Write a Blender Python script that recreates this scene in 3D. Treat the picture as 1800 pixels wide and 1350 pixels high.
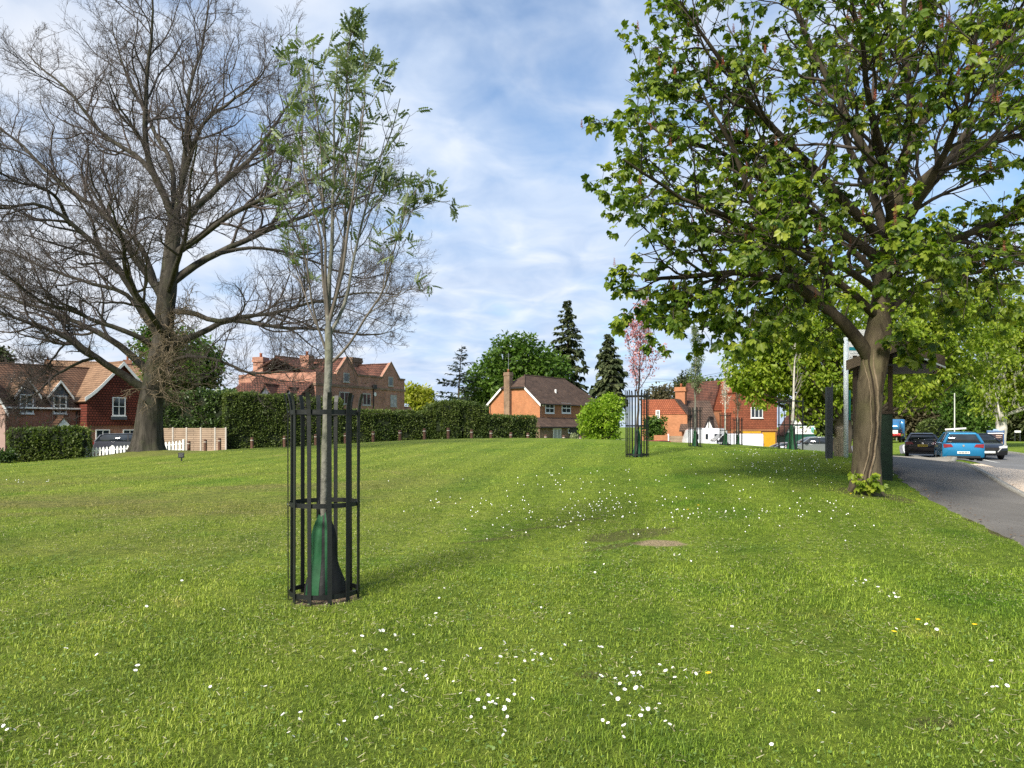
import bpy, math, random
import numpy as np
from mathutils import Vector, noise as mnoise

for o in list(bpy.data.objects): bpy.data.objects.remove(o)
SC = bpy.context.scene
COL = SC.collection
RNG = np.random.default_rng(7)
random.seed(7)
PI = math.pi

# ------------------------------------------------------------------ camera, sky, sun, exposure
F, HX, HY, EYE = 1340.0, 900.0, 750.0, 1.5      # focal length and principal point in photo pixels, eye height
cam_d = bpy.data.cameras.new('camera'); cam = bpy.data.objects.new('camera', cam_d); COL.objects.link(cam)
cam.location = (0, 0, EYE); cam.rotation_euler = (PI/2, 0, 0)
cam_d.sensor_width = 36; cam_d.sensor_fit = 'HORIZONTAL'; cam_d.lens = 36*F/1800
cam_d.shift_y = (HY-675)/1800
cam_d.clip_start = .05; cam_d.clip_end = 6000
SC.camera = cam
SUN_DIR = Vector((-.50, -.80, .74)).normalized()
SUN_EL = math.asin(SUN_DIR.z); SUN_ROT = math.atan2(SUN_DIR.x, SUN_DIR.y)
sun_d = bpy.data.lights.new('sun', 'SUN'); sun = bpy.data.objects.new('sun', sun_d); COL.objects.link(sun)
sun_d.energy = 4.2; sun_d.angle = math.radians(12.0); sun_d.color = (1, .93, .82)
sun.rotation_euler = SUN_DIR.to_track_quat('Z', 'Y').to_euler(); sun.location = (-30, -30, 60)
SC.view_settings.view_transform = 'Standard'; SC.view_settings.look = 'None'
SC.view_settings.gamma = 1; SC.view_settings.exposure = 0.95; SC.view_settings.use_curve_mapping = False
SC.cycles.max_bounces = 6; SC.cycles.diffuse_bounces = 3; SC.cycles.transmission_bounces = 4; SC.cycles.transparent_max_bounces = 6
SC.cycles.use_denoising = False

def nd(nt, typ, **kw):
    n = nt.nodes.new(typ)
    for k, v in kw.items():
        if k in n.bl_rna.properties and not k[0].isupper(): setattr(n, k, v)
        else: n.inputs[k.replace('_', ' ')].default_value = v
    return n
def ramp(nt, fac, stops, interp='LINEAR'):
    r = nt.nodes.new('ShaderNodeValToRGB'); r.color_ramp.interpolation = interp
    e = r.color_ramp.elements
    while len(e) < len(stops): e.new(.5)
    for q, (p, c) in zip(e, stops):
        q.position = p; q.color = tuple(c)+(1,) if len(c) == 3 else c
    if fac is not None: nt.links.new(fac, r.inputs[0])
    return r
def mix(nt, fac, a, b, mode='MIX'):
    m = nt.nodes.new('ShaderNodeMix'); m.data_type = 'RGBA'; m.blend_type = mode; m.clamp_factor = True
    for s, v in ((m.inputs[0], fac), (m.inputs[6], a), (m.inputs[7], b)):
        if isinstance(v, bpy.types.NodeSocket): nt.links.new(v, s)
        elif isinstance(v, (int, float)): s.default_value = v
        else: s.default_value = tuple(v)+(1,)
    return m.outputs[2]
def math_n(nt, op, a, b=0.0, clamp=False):
    m = nt.nodes.new('ShaderNodeMath'); m.operation = op; m.use_clamp = clamp
    for s, v in ((m.inputs[0], a), (m.inputs[1], b)):
        if isinstance(v, bpy.types.NodeSocket): nt.links.new(v, s)
        else: s.default_value = v
    return m.outputs[0]

# world: physical sky behind a broken layer of thin cloud laid out on a high plane
W_ = bpy.data.worlds.new('World'); SC.world = W_; W_.use_nodes = True
nt = W_.node_tree; nt.nodes.clear()
out = nt.nodes.new('ShaderNodeOutputWorld'); bg = nt.nodes.new('ShaderNodeBackground')
sky = nt.nodes.new('ShaderNodeTexSky'); sky.sky_type = 'NISHITA'; sky.sun_disc = False
sky.sun_elevation = SUN_EL; sky.sun_rotation = SUN_ROT; sky.air_density = 1.0; sky.dust_density = .4; sky.ozone_density = 2.0
tc = nt.nodes.new('ShaderNodeTexCoord'); sp = nt.nodes.new('ShaderNodeSeparateXYZ'); nt.links.new(tc.outputs['Generated'], sp.inputs[0])
zc = math_n(nt, 'ADD', math_n(nt, 'MAXIMUM', sp.outputs[2], 0.0), .16)
cb = nt.nodes.new('ShaderNodeCombineXYZ')
nt.links.new(math_n(nt, 'DIVIDE', sp.outputs[0], zc), cb.inputs[0]); nt.links.new(math_n(nt, 'DIVIDE', sp.outputs[1], zc), cb.inputs[1])
mp = nd(nt, 'ShaderNodeMapping'); nt.links.new(cb.outputs[0], mp.inputs[0]); mp.inputs['Scale'].default_value = (1.15, 1.0, 1); mp.inputs['Location'].default_value = (3.1, .4, 0)
n1 = nd(nt, 'ShaderNodeTexNoise', Scale=1.7, Detail=7.0, Roughness=.52, Distortion=.25); nt.links.new(mp.outputs[0], n1.inputs['Vector'])
n2 = nd(nt, 'ShaderNodeTexNoise', Scale=.62, Detail=3.0, Roughness=.5); nt.links.new(mp.outputs[0], n2.inputs['Vector'])
n3 = nd(nt, 'ShaderNodeTexNoise', Scale=4.6, Detail=4.0, Roughness=.5, Distortion=.5); nt.links.new(mp.outputs[0], n3.inputs['Vector'])
cv = math_n(nt, 'ADD', math_n(nt, 'MULTIPLY', n1.outputs[0], .55), math_n(nt, 'ADD', math_n(nt, 'MULTIPLY', n2.outputs[0], .33), math_n(nt, 'MULTIPLY', n3.outputs[0], .16)))
low = math_n(nt, 'MULTIPLY', math_n(nt, 'SUBTRACT', .36, sp.outputs[2], True), .34)     # cloud closes up towards the horizon
left = math_n(nt, 'MULTIPLY', sp.outputs[0], -.10)
cv = math_n(nt, 'ADD', cv, math_n(nt, 'ADD', low, left))
cover = ramp(nt, cv, [(.39, (.1,)*3), (.47, (.5,)*3), (.54, (.88,)*3), (.64, (1,)*3)])
white = ramp(nt, math_n(nt, 'ADD', math_n(nt, 'MULTIPLY', sp.outputs[0], -1.0), math_n(nt, 'MULTIPLY', math_n(nt, 'SUBTRACT', n1.outputs[0], .5), 1.2)), [(.18, (0,)*3), (.62, (.85,)*3)])
tone = ramp(nt, n3.outputs[0], [(.3, (.275, .35, .48)), (.52, (.35, .415, .52)), (.74, (.45, .49, .55))])
skb = mix(nt, 1.0, sky.outputs[0], (.074, .087, .095), 'MULTIPLY')
ton2 = mix(nt, white.outputs[0], tone.outputs[0], (.49, .505, .535))
wc = mix(nt, cover.outputs[0], skb, ton2)
bg.inputs[1].default_value = 1.0
# the sky texture is scaled by its strength (about 0.09) inside the mix, the cloud colours are already display radiance
nt.links.new(wc, bg.inputs[0]); nt.links.new(bg.outputs[0], out.inputs[0])

# ------------------------------------------------------------------ geometry helpers
def W(px, py, d): return np.array([(px-HX)/F*d, d, EYE+(HY-py)/F*d])
def norm(a): return a/np.maximum(np.linalg.norm(a, axis=-1, keepdims=True), 1e-9)

def make_mesh(name, V, faces, mats, matidx=None, smooth=False, attrs=None):
    me = bpy.data.meshes.new(name)
    V = np.asarray(V, np.float32); me.vertices.add(len(V)); me.vertices.foreach_set('co', V.ravel())
    if not isinstance(faces, list): faces = [faces]
    faces = [np.asarray(f, np.int32) for f in faces if len(f)]
    nl = sum(f.size for f in faces); npoly = sum(len(f) for f in faces)
    me.loops.add(nl); me.polygons.add(npoly)
    me.loops.foreach_set('vertex_index', np.concatenate([f.ravel() for f in faces]))
    tot = np.concatenate([np.full(len(f), f.shape[1], np.int32) for f in faces])
    st = np.concatenate([[0], np.cumsum(tot)[:-1]]).astype(np.int32)
    me.polygons.foreach_set('loop_start', st); me.polygons.foreach_set('loop_total', tot)
    for m in mats: me.materials.append(m)
    if matidx is not None: me.polygons.foreach_set('material_index', np.asarray(matidx, np.int32))
    if smooth: me.polygons.foreach_set('use_smooth', np.ones(npoly, bool))
    for k, a in (attrs or {}).items():
        at = me.attributes.new(k, 'FLOAT', 'POINT'); at.data.foreach_set('value', np.asarray(a, np.float32))
    me.update(calc_edges=True); me.validate()
    return me
def link(name, me, parent=None, loc=None):
    o = bpy.data.objects.new(name, me); COL.objects.link(o)
    if parent is not None: o.parent = parent
    if loc is not None: o.location = loc
    return o
def tag(o, label, cat, group=None):
    o['label'] = label; o['category'] = cat
    if group: o['group'] = group
    return o
def thing(name, label, cat, loc=(0, 0, 0), rz=0.0, group=None):
    o = bpy.data.objects.new(name, None); COL.objects.link(o)
    o.location = tuple(float(v) for v in loc); o.rotation_euler = (0, 0, rz); o.empty_display_size = .3
    return tag(o, label, cat, group)
def copy_tree(o, parent=None):
    c = o.copy(); COL.objects.link(c)
    if parent is not None: c.parent = parent
    for ch in list(o.children): copy_tree(ch, c)
    return c

class MB:
    """collects boxes, prisms and tubes, builds ONE mesh object"""
    def __init__(s): s.v = []; s.f = []; s.m = []; s.n = 0; s.mi = 0
    def add(s, V, Fs):
        V = np.asarray(V, float); s.v.append(V)
        for f in Fs: s.f.append([i+s.n for i in f]); s.m.append(s.mi)
        s.n += len(V); return s
    def box(s, x0, x1, y0, y1, z0, z1, rot=None, c=None):
        V = np.array([(x, y, z) for z in (z0, z1) for y in (y0, y1) for x in (x0, x1)], float)
        if rot is not None:
            c0 = V.mean(0) if c is None else np.array(c); V = (V-c0)@np.array(rot).T+c0
        return s.add(V, [(0, 2, 3, 1), (4, 5, 7, 6), (0, 1, 5, 4), (2, 6, 7, 3), (0, 4, 6, 2), (1, 3, 7, 5)])
    def bar(s, p, q, w, h, up=(0, 0, 1)):
        p = np.array(p, float); q = np.array(q, float); t = norm(q-p); sd = np.cross(t, up)
        if np.linalg.norm(sd) < 1e-4: sd = np.cross(t, (0, 1, 0))
        sd = norm(sd); u = np.cross(sd, t)
        V = [e+sd*a*w/2+u*b*h/2 for e in (p, q) for a, b in ((-1, -1), (1, -1), (1, 1), (-1, 1))]
        return s.add(V, [(0, 3, 2, 1), (4, 5, 6, 7), (0, 1, 5, 4), (1, 2, 6, 5), (2, 3, 7, 6), (3, 0, 4, 7)])
    def prism(s, poly, y0, y1):                       # polygon in x,z pushed along y
        n = len(poly); V = [(x, y0, z) for x, z in poly]+[(x, y1, z) for x, z in poly]
        return s.add(V, [tuple(range(n)), tuple(range(2*n-1, n-1, -1))]+[(i, i+n, (i+1) % n+n, (i+1) % n) for i in range(n)])
    def prism_x(s, poly, x0, x1):                     # polygon in y,z pushed along x
        n = len(poly); V = [(x0, y, z) for y, z in poly]+[(x1, y, z) for y, z in poly]
        return s.add(V, [tuple(range(n-1, -1, -1)), tuple(range(n, 2*n))]+[(i, (i+1) % n, (i+1) % n+n, i+n) for i in range(n)])
    def slab(s, pts, th):                             # polygon (top face) with thickness downwards along its normal
        P = np.array(pts, float); n = len(P); nn = norm(np.cross(P[1]-P[0], P[2]-P[0]))
        if nn[2] < 0: nn = -nn; P = P[::-1]
        V = np.concatenate([P, P-nn*th])
        return s.add(V, [tuple(range(n)), tuple(range(2*n-1, n-1, -1))]+[(i, i+n, (i+1) % n+n, (i+1) % n) for i in range(n)])
    def tube(s, pts, r, n=8, cap=True):
        pts = np.array(pts, float); r = np.broadcast_to(np.array(r, float), (len(pts),))
        V, Fq = tube_np(pts[None], r[None], n); fs = [tuple(f) for f in Fq]
        if cap: fs += [tuple(range(n-1, -1, -1)), tuple(range((len(pts)-1)*n, len(pts)*n))]
        return s.add(V, fs)
    def cyl(s, x, y, z0, z1, r, n=16, r1=None): return s.tube([(x, y, z0), (x, y, z1)], [r, r if r1 is None else r1], n)
    def lathe(s, prof, n=20, c=(0, 0)):
        pts = [(c[0], c[1], z) for _, z in prof]
        V = [(c[0]+r*math.cos(2*PI*k/n), c[1]+r*math.sin(2*PI*k/n), z) for r, z in prof for k in range(n)]
        fs = [(i*n+k, i*n+(k+1) % n, (i+1)*n+(k+1) % n, (i+1)*n+k) for i in range(len(prof)-1) for k in range(n)]
        fs += [tuple(range(n-1, -1, -1)), tuple(range((len(prof)-1)*n, len(prof)*n))]
        return s.add(V, fs)
    def mesh(s, name, mats, smooth=False, bevel=0):
        if not isinstance(mats, (list, tuple)): mats = [mats]
        me = bpy.data.meshes.new(name); me.from_pydata([tuple(v) for v in np.concatenate(s.v)], [], s.f)
        for m in mats: me.materials.append(m)
        me.polygons.foreach_set('material_index', s.m)
        if smooth: me.polygons.foreach_set('use_smooth', [True]*len(s.f))
        me.validate(); me.update(); return me
    def build(s, name, mats, parent=None, smooth=False, bevel=0, loc=None):
        o = link(name, s.mesh(name, mats, smooth), parent, loc)
        if bevel:
            b = o.modifiers.new('bevel', 'BEVEL'); b.width = bevel; b.segments = 2; b.limit_method = 'ANGLE'
        return o

def tube_np(P, R, n):
    """P (N,K,3) polylines, R (N,K) radii -> verts, quads"""
    N, K, _ = P.shape
    T = np.empty_like(P); T[:, 1:-1] = P[:, 2:]-P[:, :-2]; T[:, 0] = P[:, 1]-P[:, 0]; T[:, -1] = P[:, -1]-P[:, -2]
    T = norm(T)
    m = norm(P[:, -1]-P[:, 0]); ref = np.where(np.abs(m[:, 2:3]) > .75, np.array([[1., .13, 0]]), np.array([[.07, .05, 1.]]))
    A = norm(np.cross(T, ref[:, None, :])); B = np.cross(T, A)
    a = np.arange(n)*2*PI/n
    V = P[:, :, None, :]+R[:, :, None, None]*(np.cos(a)[None, None, :, None]*A[:, :, None, :]+np.sin(a)[None, None, :, None]*B[:, :, None, :])
    idx = np.arange(N*K*n).reshape(N, K, n); nx = np.roll(idx, -1, 2)
    Q = np.stack([idx[:, :-1], nx[:, :-1], nx[:, 1:], idx[:, 1:]], -1).reshape(-1, 4)
    return V.reshape(-1, 3), Q
def tubes_mesh(name, groups, mats, off=(0, 0, 0)):
    """groups: list of (P, R, sides)"""
    Vs, Fs, n = [], [], 0
    for P, R, k in groups:
        if len(P) == 0: continue
        V, Q = tube_np(np.asarray(P, float), np.asarray(R, float), k); Vs.append(V); Fs.append(Q+n); n += len(V)
    return make_mesh(name, np.concatenate(Vs)-np.array(off), np.concatenate(Fs), mats, smooth=True)

# ------------------------------------------------------------------ materials
def new_mat(name):
    m = bpy.data.materials.new(name); m.use_nodes = True; t = m.node_tree; b = t.nodes['Principled BSDF']; return m, t, b
def pm(name, c, c2=None, scale=4.0, rough=.75, spec=.3, metal=0.0, bump=0.0, bscale=None, coat=0.0, stretch=(1, 1, 1), detail=5.0):
    m, t, b = new_mat(name)
    c2 = c2 or tuple(x*.72 for x in c)
    co = t.nodes.new('ShaderNodeTexCoord'); mpn = t.nodes.new('ShaderNodeMapping'); t.links.new(co.outputs['Object'], mpn.inputs[0]); mpn.inputs['Scale'].default_value = stretch
    n = nd(t, 'ShaderNodeTexNoise', Scale=scale, Detail=detail, Roughness=.6); t.links.new(mpn.outputs[0], n.inputs['Vector'])
    r = ramp(t, n.outputs[0], [(.32, c2), (.68, c)]); t.links.new(r.outputs[0], b.inputs['Base Color'])
    b.inputs['Roughness'].default_value = rough; b.inputs['Specular IOR Level'].default_value = spec; b.inputs['Metallic'].default_value = metal; b.inputs['Coat Weight'].default_value = coat
    if bump:
        n2 = nd(t, 'ShaderNodeTexNoise', Scale=bscale or scale*4, Detail=4.0); t.links.new(mpn.outputs[0], n2.inputs['Vector'])
        bp = nd(t, 'ShaderNodeBump', Strength=bump, Distance=.02); t.links.new(n2.outputs[0], bp.inputs['Height']); t.links.new(bp.outputs[0], b.inputs['Normal'])
    return m
def course_mat(name, ca, cbb, mortar, bw, bh, ms=.012, rough=.85, bump=.4, off=.5, var=.5, big=(1, 1, 1)):
    """brick / tile courses laid on z, running along x+y of the object's own axes"""
    m, t, b = new_mat(name)
    co = t.nodes.new('ShaderNodeTexCoord'); s = t.nodes.new('ShaderNodeSeparateXYZ'); t.links.new(co.outputs['Object'], s.inputs[0])
    u = math_n(t, 'ADD', s.outputs[0], s.outputs[1]); cbn = t.nodes.new('ShaderNodeCombineXYZ'); t.links.new(u, cbn.inputs[0]); t.links.new(s.outputs[2], cbn.inputs[1])
    br = t.nodes.new('ShaderNodeTexBrick'); t.links.new(cbn.outputs[0], br.inputs['Vector'])
    br.offset = off; br.inputs['Scale'].default_value = 1; br.inputs['Brick Width'].default_value = bw; br.inputs['Row Height'].default_value = bh
    br.inputs['Mortar Size'].default_value = ms; br.inputs['Color1'].default_value = ca+(1,); br.inputs['Color2'].default_value = cbb+(1,); br.inputs['Mortar'].default_value = mortar+(1,); br.inputs['Bias'].default_value = 0
    n = nd(t, 'ShaderNodeTexNoise', Scale=.9, Detail=6.0, Roughness=.65); t.links.new(co.outputs['Object'], n.inputs['Vector'])
    r = ramp(t, n.outputs[0], [(.3, (1-var, 1-var, 1-var)), (.7, (1.12, 1.1, 1.08))])
    c = mix(t, 1.0, br.outputs[0], r.outputs[0], 'MULTIPLY'); t.links.new(c, b.inputs['Base Color'])
    b.inputs['Roughness'].default_value = rough; b.inputs['Specular IOR Level'].default_value = .2
    bp = nd(t, 'ShaderNodeBump', Strength=bump, Distance=.02); bp.invert = True; t.links.new(br.outputs[1], bp.inputs['Height']); t.links.new(bp.outputs[0], b.inputs['Normal'])
    return m
def leaf_mat(name, cols, trans=.4, rough=.5, spec=.25, tcol=None, attr='rnd'):
    """cols: dark to light leaf colours, picked by each leaf's own random number"""
    m, t, b = new_mat(name)
    a = t.nodes.new('ShaderNodeAttribute'); a.attribute_name = attr
    k = len(cols); r = ramp(t, a.outputs['Fac'], [(i/(k-1), c) for i, c in enumerate(cols)]); t.links.new(r.outputs[0], b.inputs['Base Color'])
    b.inputs['Roughness'].default_value = rough; b.inputs['Specular IOR Level'].default_value = spec
    tr = t.nodes.new('ShaderNodeBsdfTranslucent')
    cc = mix(t, 1.0, r.outputs[0], tcol or (1.35, 1.5, .7), 'MULTIPLY'); t.links.new(cc, tr.inputs[0])
    ms = t.nodes.new('ShaderNodeMixShader'); ms.inputs[0].default_value = trans
    t.links.new(b.outputs[0], ms.inputs[1]); t.links.new(tr.outputs[0], ms.inputs[2]); t.links.new(ms.outputs[0], t.nodes['Material Output'].inputs[0])
    return m
def bark_mat(name, a, c, sc=9.0, stretch=(1, 1, .25), bump=.8, moss=None):
    m, t, b = new_mat(name)
    co = t.nodes.new('ShaderNodeTexCoord'); mpn = t.nodes.new('ShaderNodeMapping'); t.links.new(co.outputs['Object'], mpn.inputs[0]); mpn.inputs['Scale'].default_value = stretch
    n = nd(t, 'ShaderNodeTexNoise', Scale=sc, Detail=8.0, Roughness=.65, Distortion=.6); t.links.new(mpn.outputs[0], n.inputs['Vector'])
    r = ramp(t, n.outputs[0], [(.3, a), (.62, c)]); col = r.outputs[0]
    if moss:
        n2 = nd(t, 'ShaderNodeTexNoise', Scale=1.6, Detail=5.0); t.links.new(co.outputs['Object'], n2.inputs['Vector'])
        f = ramp(t, n2.outputs[0], [(.5, (0, 0, 0)), (.66, (.7,)*3)]); col = mix(t, f.outputs[0], col, moss)
    t.links.new(col, b.inputs['Base Color']); b.inputs['Roughness'].default_value = .9; b.inputs['Specular IOR Level'].default_value = .15
    bp = nd(t, 'ShaderNodeBump', Strength=bump, Distance=.03); t.links.new(n.outputs[0], bp.inputs['Height']); t.links.new(bp.outputs[0], b.inputs['Normal'])
    return m
def glass_mat(name, c=(.02, .025, .03), rough=.06, spec=.6):
    m, t, b = new_mat(name)
    co = t.nodes.new('ShaderNodeTexCoord'); n = nd(t, 'ShaderNodeTexNoise', Scale=1.3, Detail=2.0); t.links.new(co.outputs['Object'], n.inputs['Vector'])
    r = ramp(t, n.outputs[0], [(.4, c), (.7, tuple(x*2.2 for x in c))]); t.links.new(r.outputs[0], b.inputs['Base Color'])
    b.inputs['Roughness'].default_value = rough; b.inputs['Specular IOR Level'].default_value = spec
    return m
# ------------------------------------------------------------------ terrain
def pz(px, py, d): w = W(px, py, d); return (w[0], w[1], w[2])
CP = [pz(570, 1048, 6.8), (-2.3, 3.35, 0), (0, 3.35, 0), (2.3, 3.35, 0.0), pz(1520, 862, 13.0), pz(1800, 955, 9.6), pz(1640, 890, 12.6),
      pz(1120, 803, 20.6), pz(1222, 787, 34), pz(1275, 783, 42), pz(1297, 783, 49), pz(1390, 790, 24), pz(1487, 803, 19.5), pz(1457, 805, 19.5),
      pz(1557, 845, 15.6), pz(1800, 890, 13.4), pz(1660, 822, 27), pz(1697, 809, 34), pz(1690, 813, 38), pz(1620, 803, 47), pz(1800, 832, 29), pz(1800, 806, 43),
      pz(1592, 797, 53), pz(1577, 785, 71), pz(1588, 775, 100), pz(1750, 795, 56), pz(1790, 778, 80),
      pz(258, 797, 32), pz(319, 811, 27), pz(0, 817, 44), pz(75, 812, 46), pz(200, 806, 50), pz(347, 794, 48), pz(443, 788, 48), pz(555, 784, 48), pz(640, 779, 46), pz(703, 775, 46),
      pz(800, 771, 44), pz(900, 770, 44), pz(1050, 772, 42), pz(1180, 778, 38),
      (-8, 13, .16), (-3, 14, .28), (0, 12, .27), (-16, 22, .18), (-5, 30, .62), (3, 30, .80), (-14, 36, .34), (-22, 32, -.12), (-20, 29, -.0), (-17, 25, .1),
      (-4, 58, .05), (2, 60, -.3), (8, 60, -.7), (13, 61, -1.0), (18, 54, -.6), (19, 60, -1.0), (24, 60, -.95), (18, 68, -1.05), (26, 68, -1.0), (12, 70, -1.0), (-14, 58, -.1), (-22, 60, -.4), (-34, 58, -.9), (20, 76, -1.0), (-6, 72, -.4),
      (3, 80, -.8), (-12, 80, -.6), (-40, 80, -1), (30, 80, -.8), (10, 100, -1), (-30, 44, -.5), (-45, 50, -1),
      (0, -6, 0), (-10, -4, 0), (10, -4, 0), (-12, 5, 0), (12, 5, .0), (24, 12, -.2), (-25, 12, -.1), (-35, 30, -.6), (0, -30, 0), (-30, -20, -.3), (30, -20, -.2), (40, 25, -.4),
      (0, 130, -1), (-60, 110, -1), (60, 120, -.5), (90, 60, -.4), (-90, 50, -1), (90, -20, -.3), (-90, -30, -.8), (0, -80, -.3)]
CP = np.array(CP)
def _tps():
    P = CP[:, :2]; n = len(P)
    r = np.linalg.norm(P[:, None]-P[None], axis=2); K = np.where(r > 0, r*r*np.log(np.maximum(r, 1e-9)), 0)
    A = np.zeros((n+3, n+3)); A[:n, :n] = K+np.eye(n)*1.0; A[:n, n] = 1; A[:n, n+1:] = P; A[n, :n] = 1; A[n+1:, :n] = P.T
    return np.linalg.solve(A, np.concatenate([CP[:, 2], np.zeros(3)]))
TW = _tps()
def hgt(x, y):
    """ground height at plan points (vectorised)"""
    x = np.asarray(x, float); y = np.asarray(y, float); sh = np.broadcast(x, y).shape
    x = np.broadcast_to(x, sh).ravel(); y = np.broadcast_to(y, sh).ravel(); o = np.empty(len(x))
    for i in range(0, len(x), 20000):
        xs = x[i:i+20000]; ys = y[i:i+20000]
        r2 = (xs[:, None]-CP[None, :, 0])**2+(ys[:, None]-CP[None, :, 1])**2
        o[i:i+20000] = (np.where(r2 > 0, .5*r2*np.log(np.maximum(r2, 1e-12)), 0))@TW[:-3]+TW[-3]+TW[-2]*xs+TW[-1]*ys
    R = np.hypot(x, y-20); w = np.clip((R-85)/40, 0, 1); w = w*w*(3-2*w)
    return (o*(1-w)-.7*w).reshape(sh)
def h1(x, y): return float(hgt(np.array([x]), np.array([y]))[0])
def on_ground(px, py, dmax=60):
    """where the view ray through a photo pixel first meets the ground"""
    d = np.linspace(2.5, dmax, 900); x = (px-HX)/F*d; z = EYE+(HY-py)/F*d
    k = np.nonzero(z <= hgt(x, d))[0]
    if len(k) == 0: return None
    return np.array([x[k[0]], d[k[0]], h1(x[k[0]], d[k[0]])])
def ground_at(px, d): x = (px-HX)/F*d; return (x, d, h1(x, d))
# ------------------------------------------------------------------ ground sheet, path, road, layby
def vnoise(x, y, sc, seed=0):
    x = np.asarray(x)/sc+seed*17.3; y = np.asarray(y)/sc+seed*9.1
    i = np.floor(x).astype(np.int64); j = np.floor(y).astype(np.int64); u = x-i; v = y-j; u = u*u*(3-2*u); v = v*v*(3-2*v)
    def hsh(a, b):
        k = (a*374761393+b*668265263+seed*144269)&0xffffffff; k = ((k^(k>>13))*1274126177)&0xffffffff; return ((k^(k>>16))&0xffff)/65535.
    return (hsh(i, j)*(1-u)+hsh(i+1, j)*u)*(1-v)+(hsh(i, j+1)*(1-u)+hsh(i+1, j+1)*u)*v
SOIL = on_ground(1160, 955); SCUFF = on_ground(1110, 940)
G1 = np.array(ground_at(570, 6.75))

def lawn_colour(t, co, dry=(.305, .27, .11), lush=(.108, .188, .024), mid=(.178, .235, .040)):
    n = nd(t, 'ShaderNodeTexNoise', Scale=.55, Detail=6.0, Roughness=.62, Distortion=.3); t.links.new(co, n.inputs['Vector'])
    r = ramp(t, n.outputs[0], [(.28, lush), (.48, mid), (.62, mid), (.78, dry)])
    n2 = nd(t, 'ShaderNodeTexNoise', Scale=.16, Detail=3.0, Roughness=.5); t.links.new(co, n2.inputs['Vector'])
    f2 = ramp(t, n2.outputs[0], [(.35, (.92, .93, .9)), (.65, (1.06, 1.05, 1.0))])
    c = mix(t, 1.0, r.outputs[0], f2.outputs[0], 'MULTIPLY')
    mpn = nd(t, 'ShaderNodeMapping'); t.links.new(co, mpn.inputs[0]); mpn.inputs['Rotation'].default_value = (0, 0, math.radians(8))
    wv = t.nodes.new('ShaderNodeTexWave'); wv.wave_type = 'BANDS'; wv.bands_direction = 'X'; t.links.new(mpn.outputs[0], wv.inputs['Vector'])
    wv.inputs['Scale'].default_value = .21; wv.inputs['Distortion'].default_value = 1.2; wv.inputs['Detail'].default_value = 2; wv.inputs['Detail Scale'].default_value = .4
    fw = ramp(t, wv.outputs[0], [(.35, (.90, .93, .89)), (.65, (1.07, 1.06, 1.04))])
    c = mix(t, 1.0, c, fw.outputs[0], 'MULTIPLY')
    n4 = nd(t, 'ShaderNodeTexNoise', Scale=.30, Detail=5.0, Roughness=.7); n4.noise_dimensions = '3D'
    mp2 = nd(t, 'ShaderNodeMapping'); t.links.new(co, mp2.inputs[0]); mp2.inputs['Scale'].default_value = (.5, 1.6, 1); mp2.inputs['Location'].default_value = (2.2, 1.5, 0); t.links.new(mp2.outputs[0], n4.inputs['Vector'])
    sx = t.nodes.new('ShaderNodeSeparateXYZ'); t.links.new(co, sx.inputs[0])
    lw = math_n(t, 'SUBTRACT', 1.0, math_n(t, 'MULTIPLY', math_n(t, 'ADD', sx.outputs[0], 14.0, True), .0), True)
    wx = ramp(t, math_n(t, 'DIVIDE', math_n(t, 'ADD', sx.outputs[0], 14.0), 14.0), [(.0, (1,)*3), (.75, (.75,)*3), (1.0, (0,)*3)])
    wy = ramp(t, math_n(t, 'DIVIDE', sx.outputs[1], 26.0), [(.3, (0,)*3), (.42, (1,)*3), (.62, (1,)*3), (.8, (0,)*3)])
    wm = ramp(t, n4.outputs[0], [(.42, (0,)*3), (.6, (1,)*3)])
    f = math_n(t, 'MULTIPLY', math_n(t, 'MULTIPLY', wx.outputs[0], wy.outputs[0]), math_n(t, 'MULTIPLY', wm.outputs[0], .75))
    gx = ramp(t, math_n(t, 'DIVIDE', math_n(t, 'ADD', sx.outputs[0], 5.0), 11.0), [(.15, (1.08, 1.03, 1.15)), (.75, (.92, .98, .82))]); c = mix(t, 1.0, c, gx.outputs[0], 'MULTIPLY')
    return mix(t, f, c, (.19, .16, .075))
m_lawn, t, b = new_mat('lawn_turf')
tcn = t.nodes.new('ShaderNodeTexCoord'); co = tcn.outputs['Object']
col = lawn_colour(t, co)
nf = nd(t, 'ShaderNodeTexNoise', Scale=22.0, Detail=9.0, Roughness=.85); t.links.new(co, nf.inputs['Vector'])
ff = ramp(t, nf.outputs[0], [(.30, (.26, .28, .2)), (.50, (.82, .84, .78)), (.66, (1.6, 1.5, 1.35))]); col = mix(t, 1.0, col, ff.outputs[0], 'MULTIPLY')
nwm = nd(t, 'ShaderNodeTexNoise', Scale=2.6, Detail=6.0, Roughness=.75); t.links.new(co, nwm.inputs['Vector'])
ntf = nd(t, 'ShaderNodeTexNoise', Scale=7.0, Detail=5.0, Roughness=.7); t.links.new(co, ntf.inputs['Vector'])
col = mix(t, 1.0, col, ramp(t, ntf.outputs[0], [(.34, (.62, .68, .58)), (.5, (1.0, 1.0, 1.0)), (.66, (1.3, 1.24, 1.15))]).outputs[0], 'MULTIPLY')
fs = ramp(t, nwm.outputs[0], [(.66, (0,)*3), (.78, (.8,)*3)]); col = mix(t, fs.outputs[0], col, (.12, .105, .05))
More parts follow.
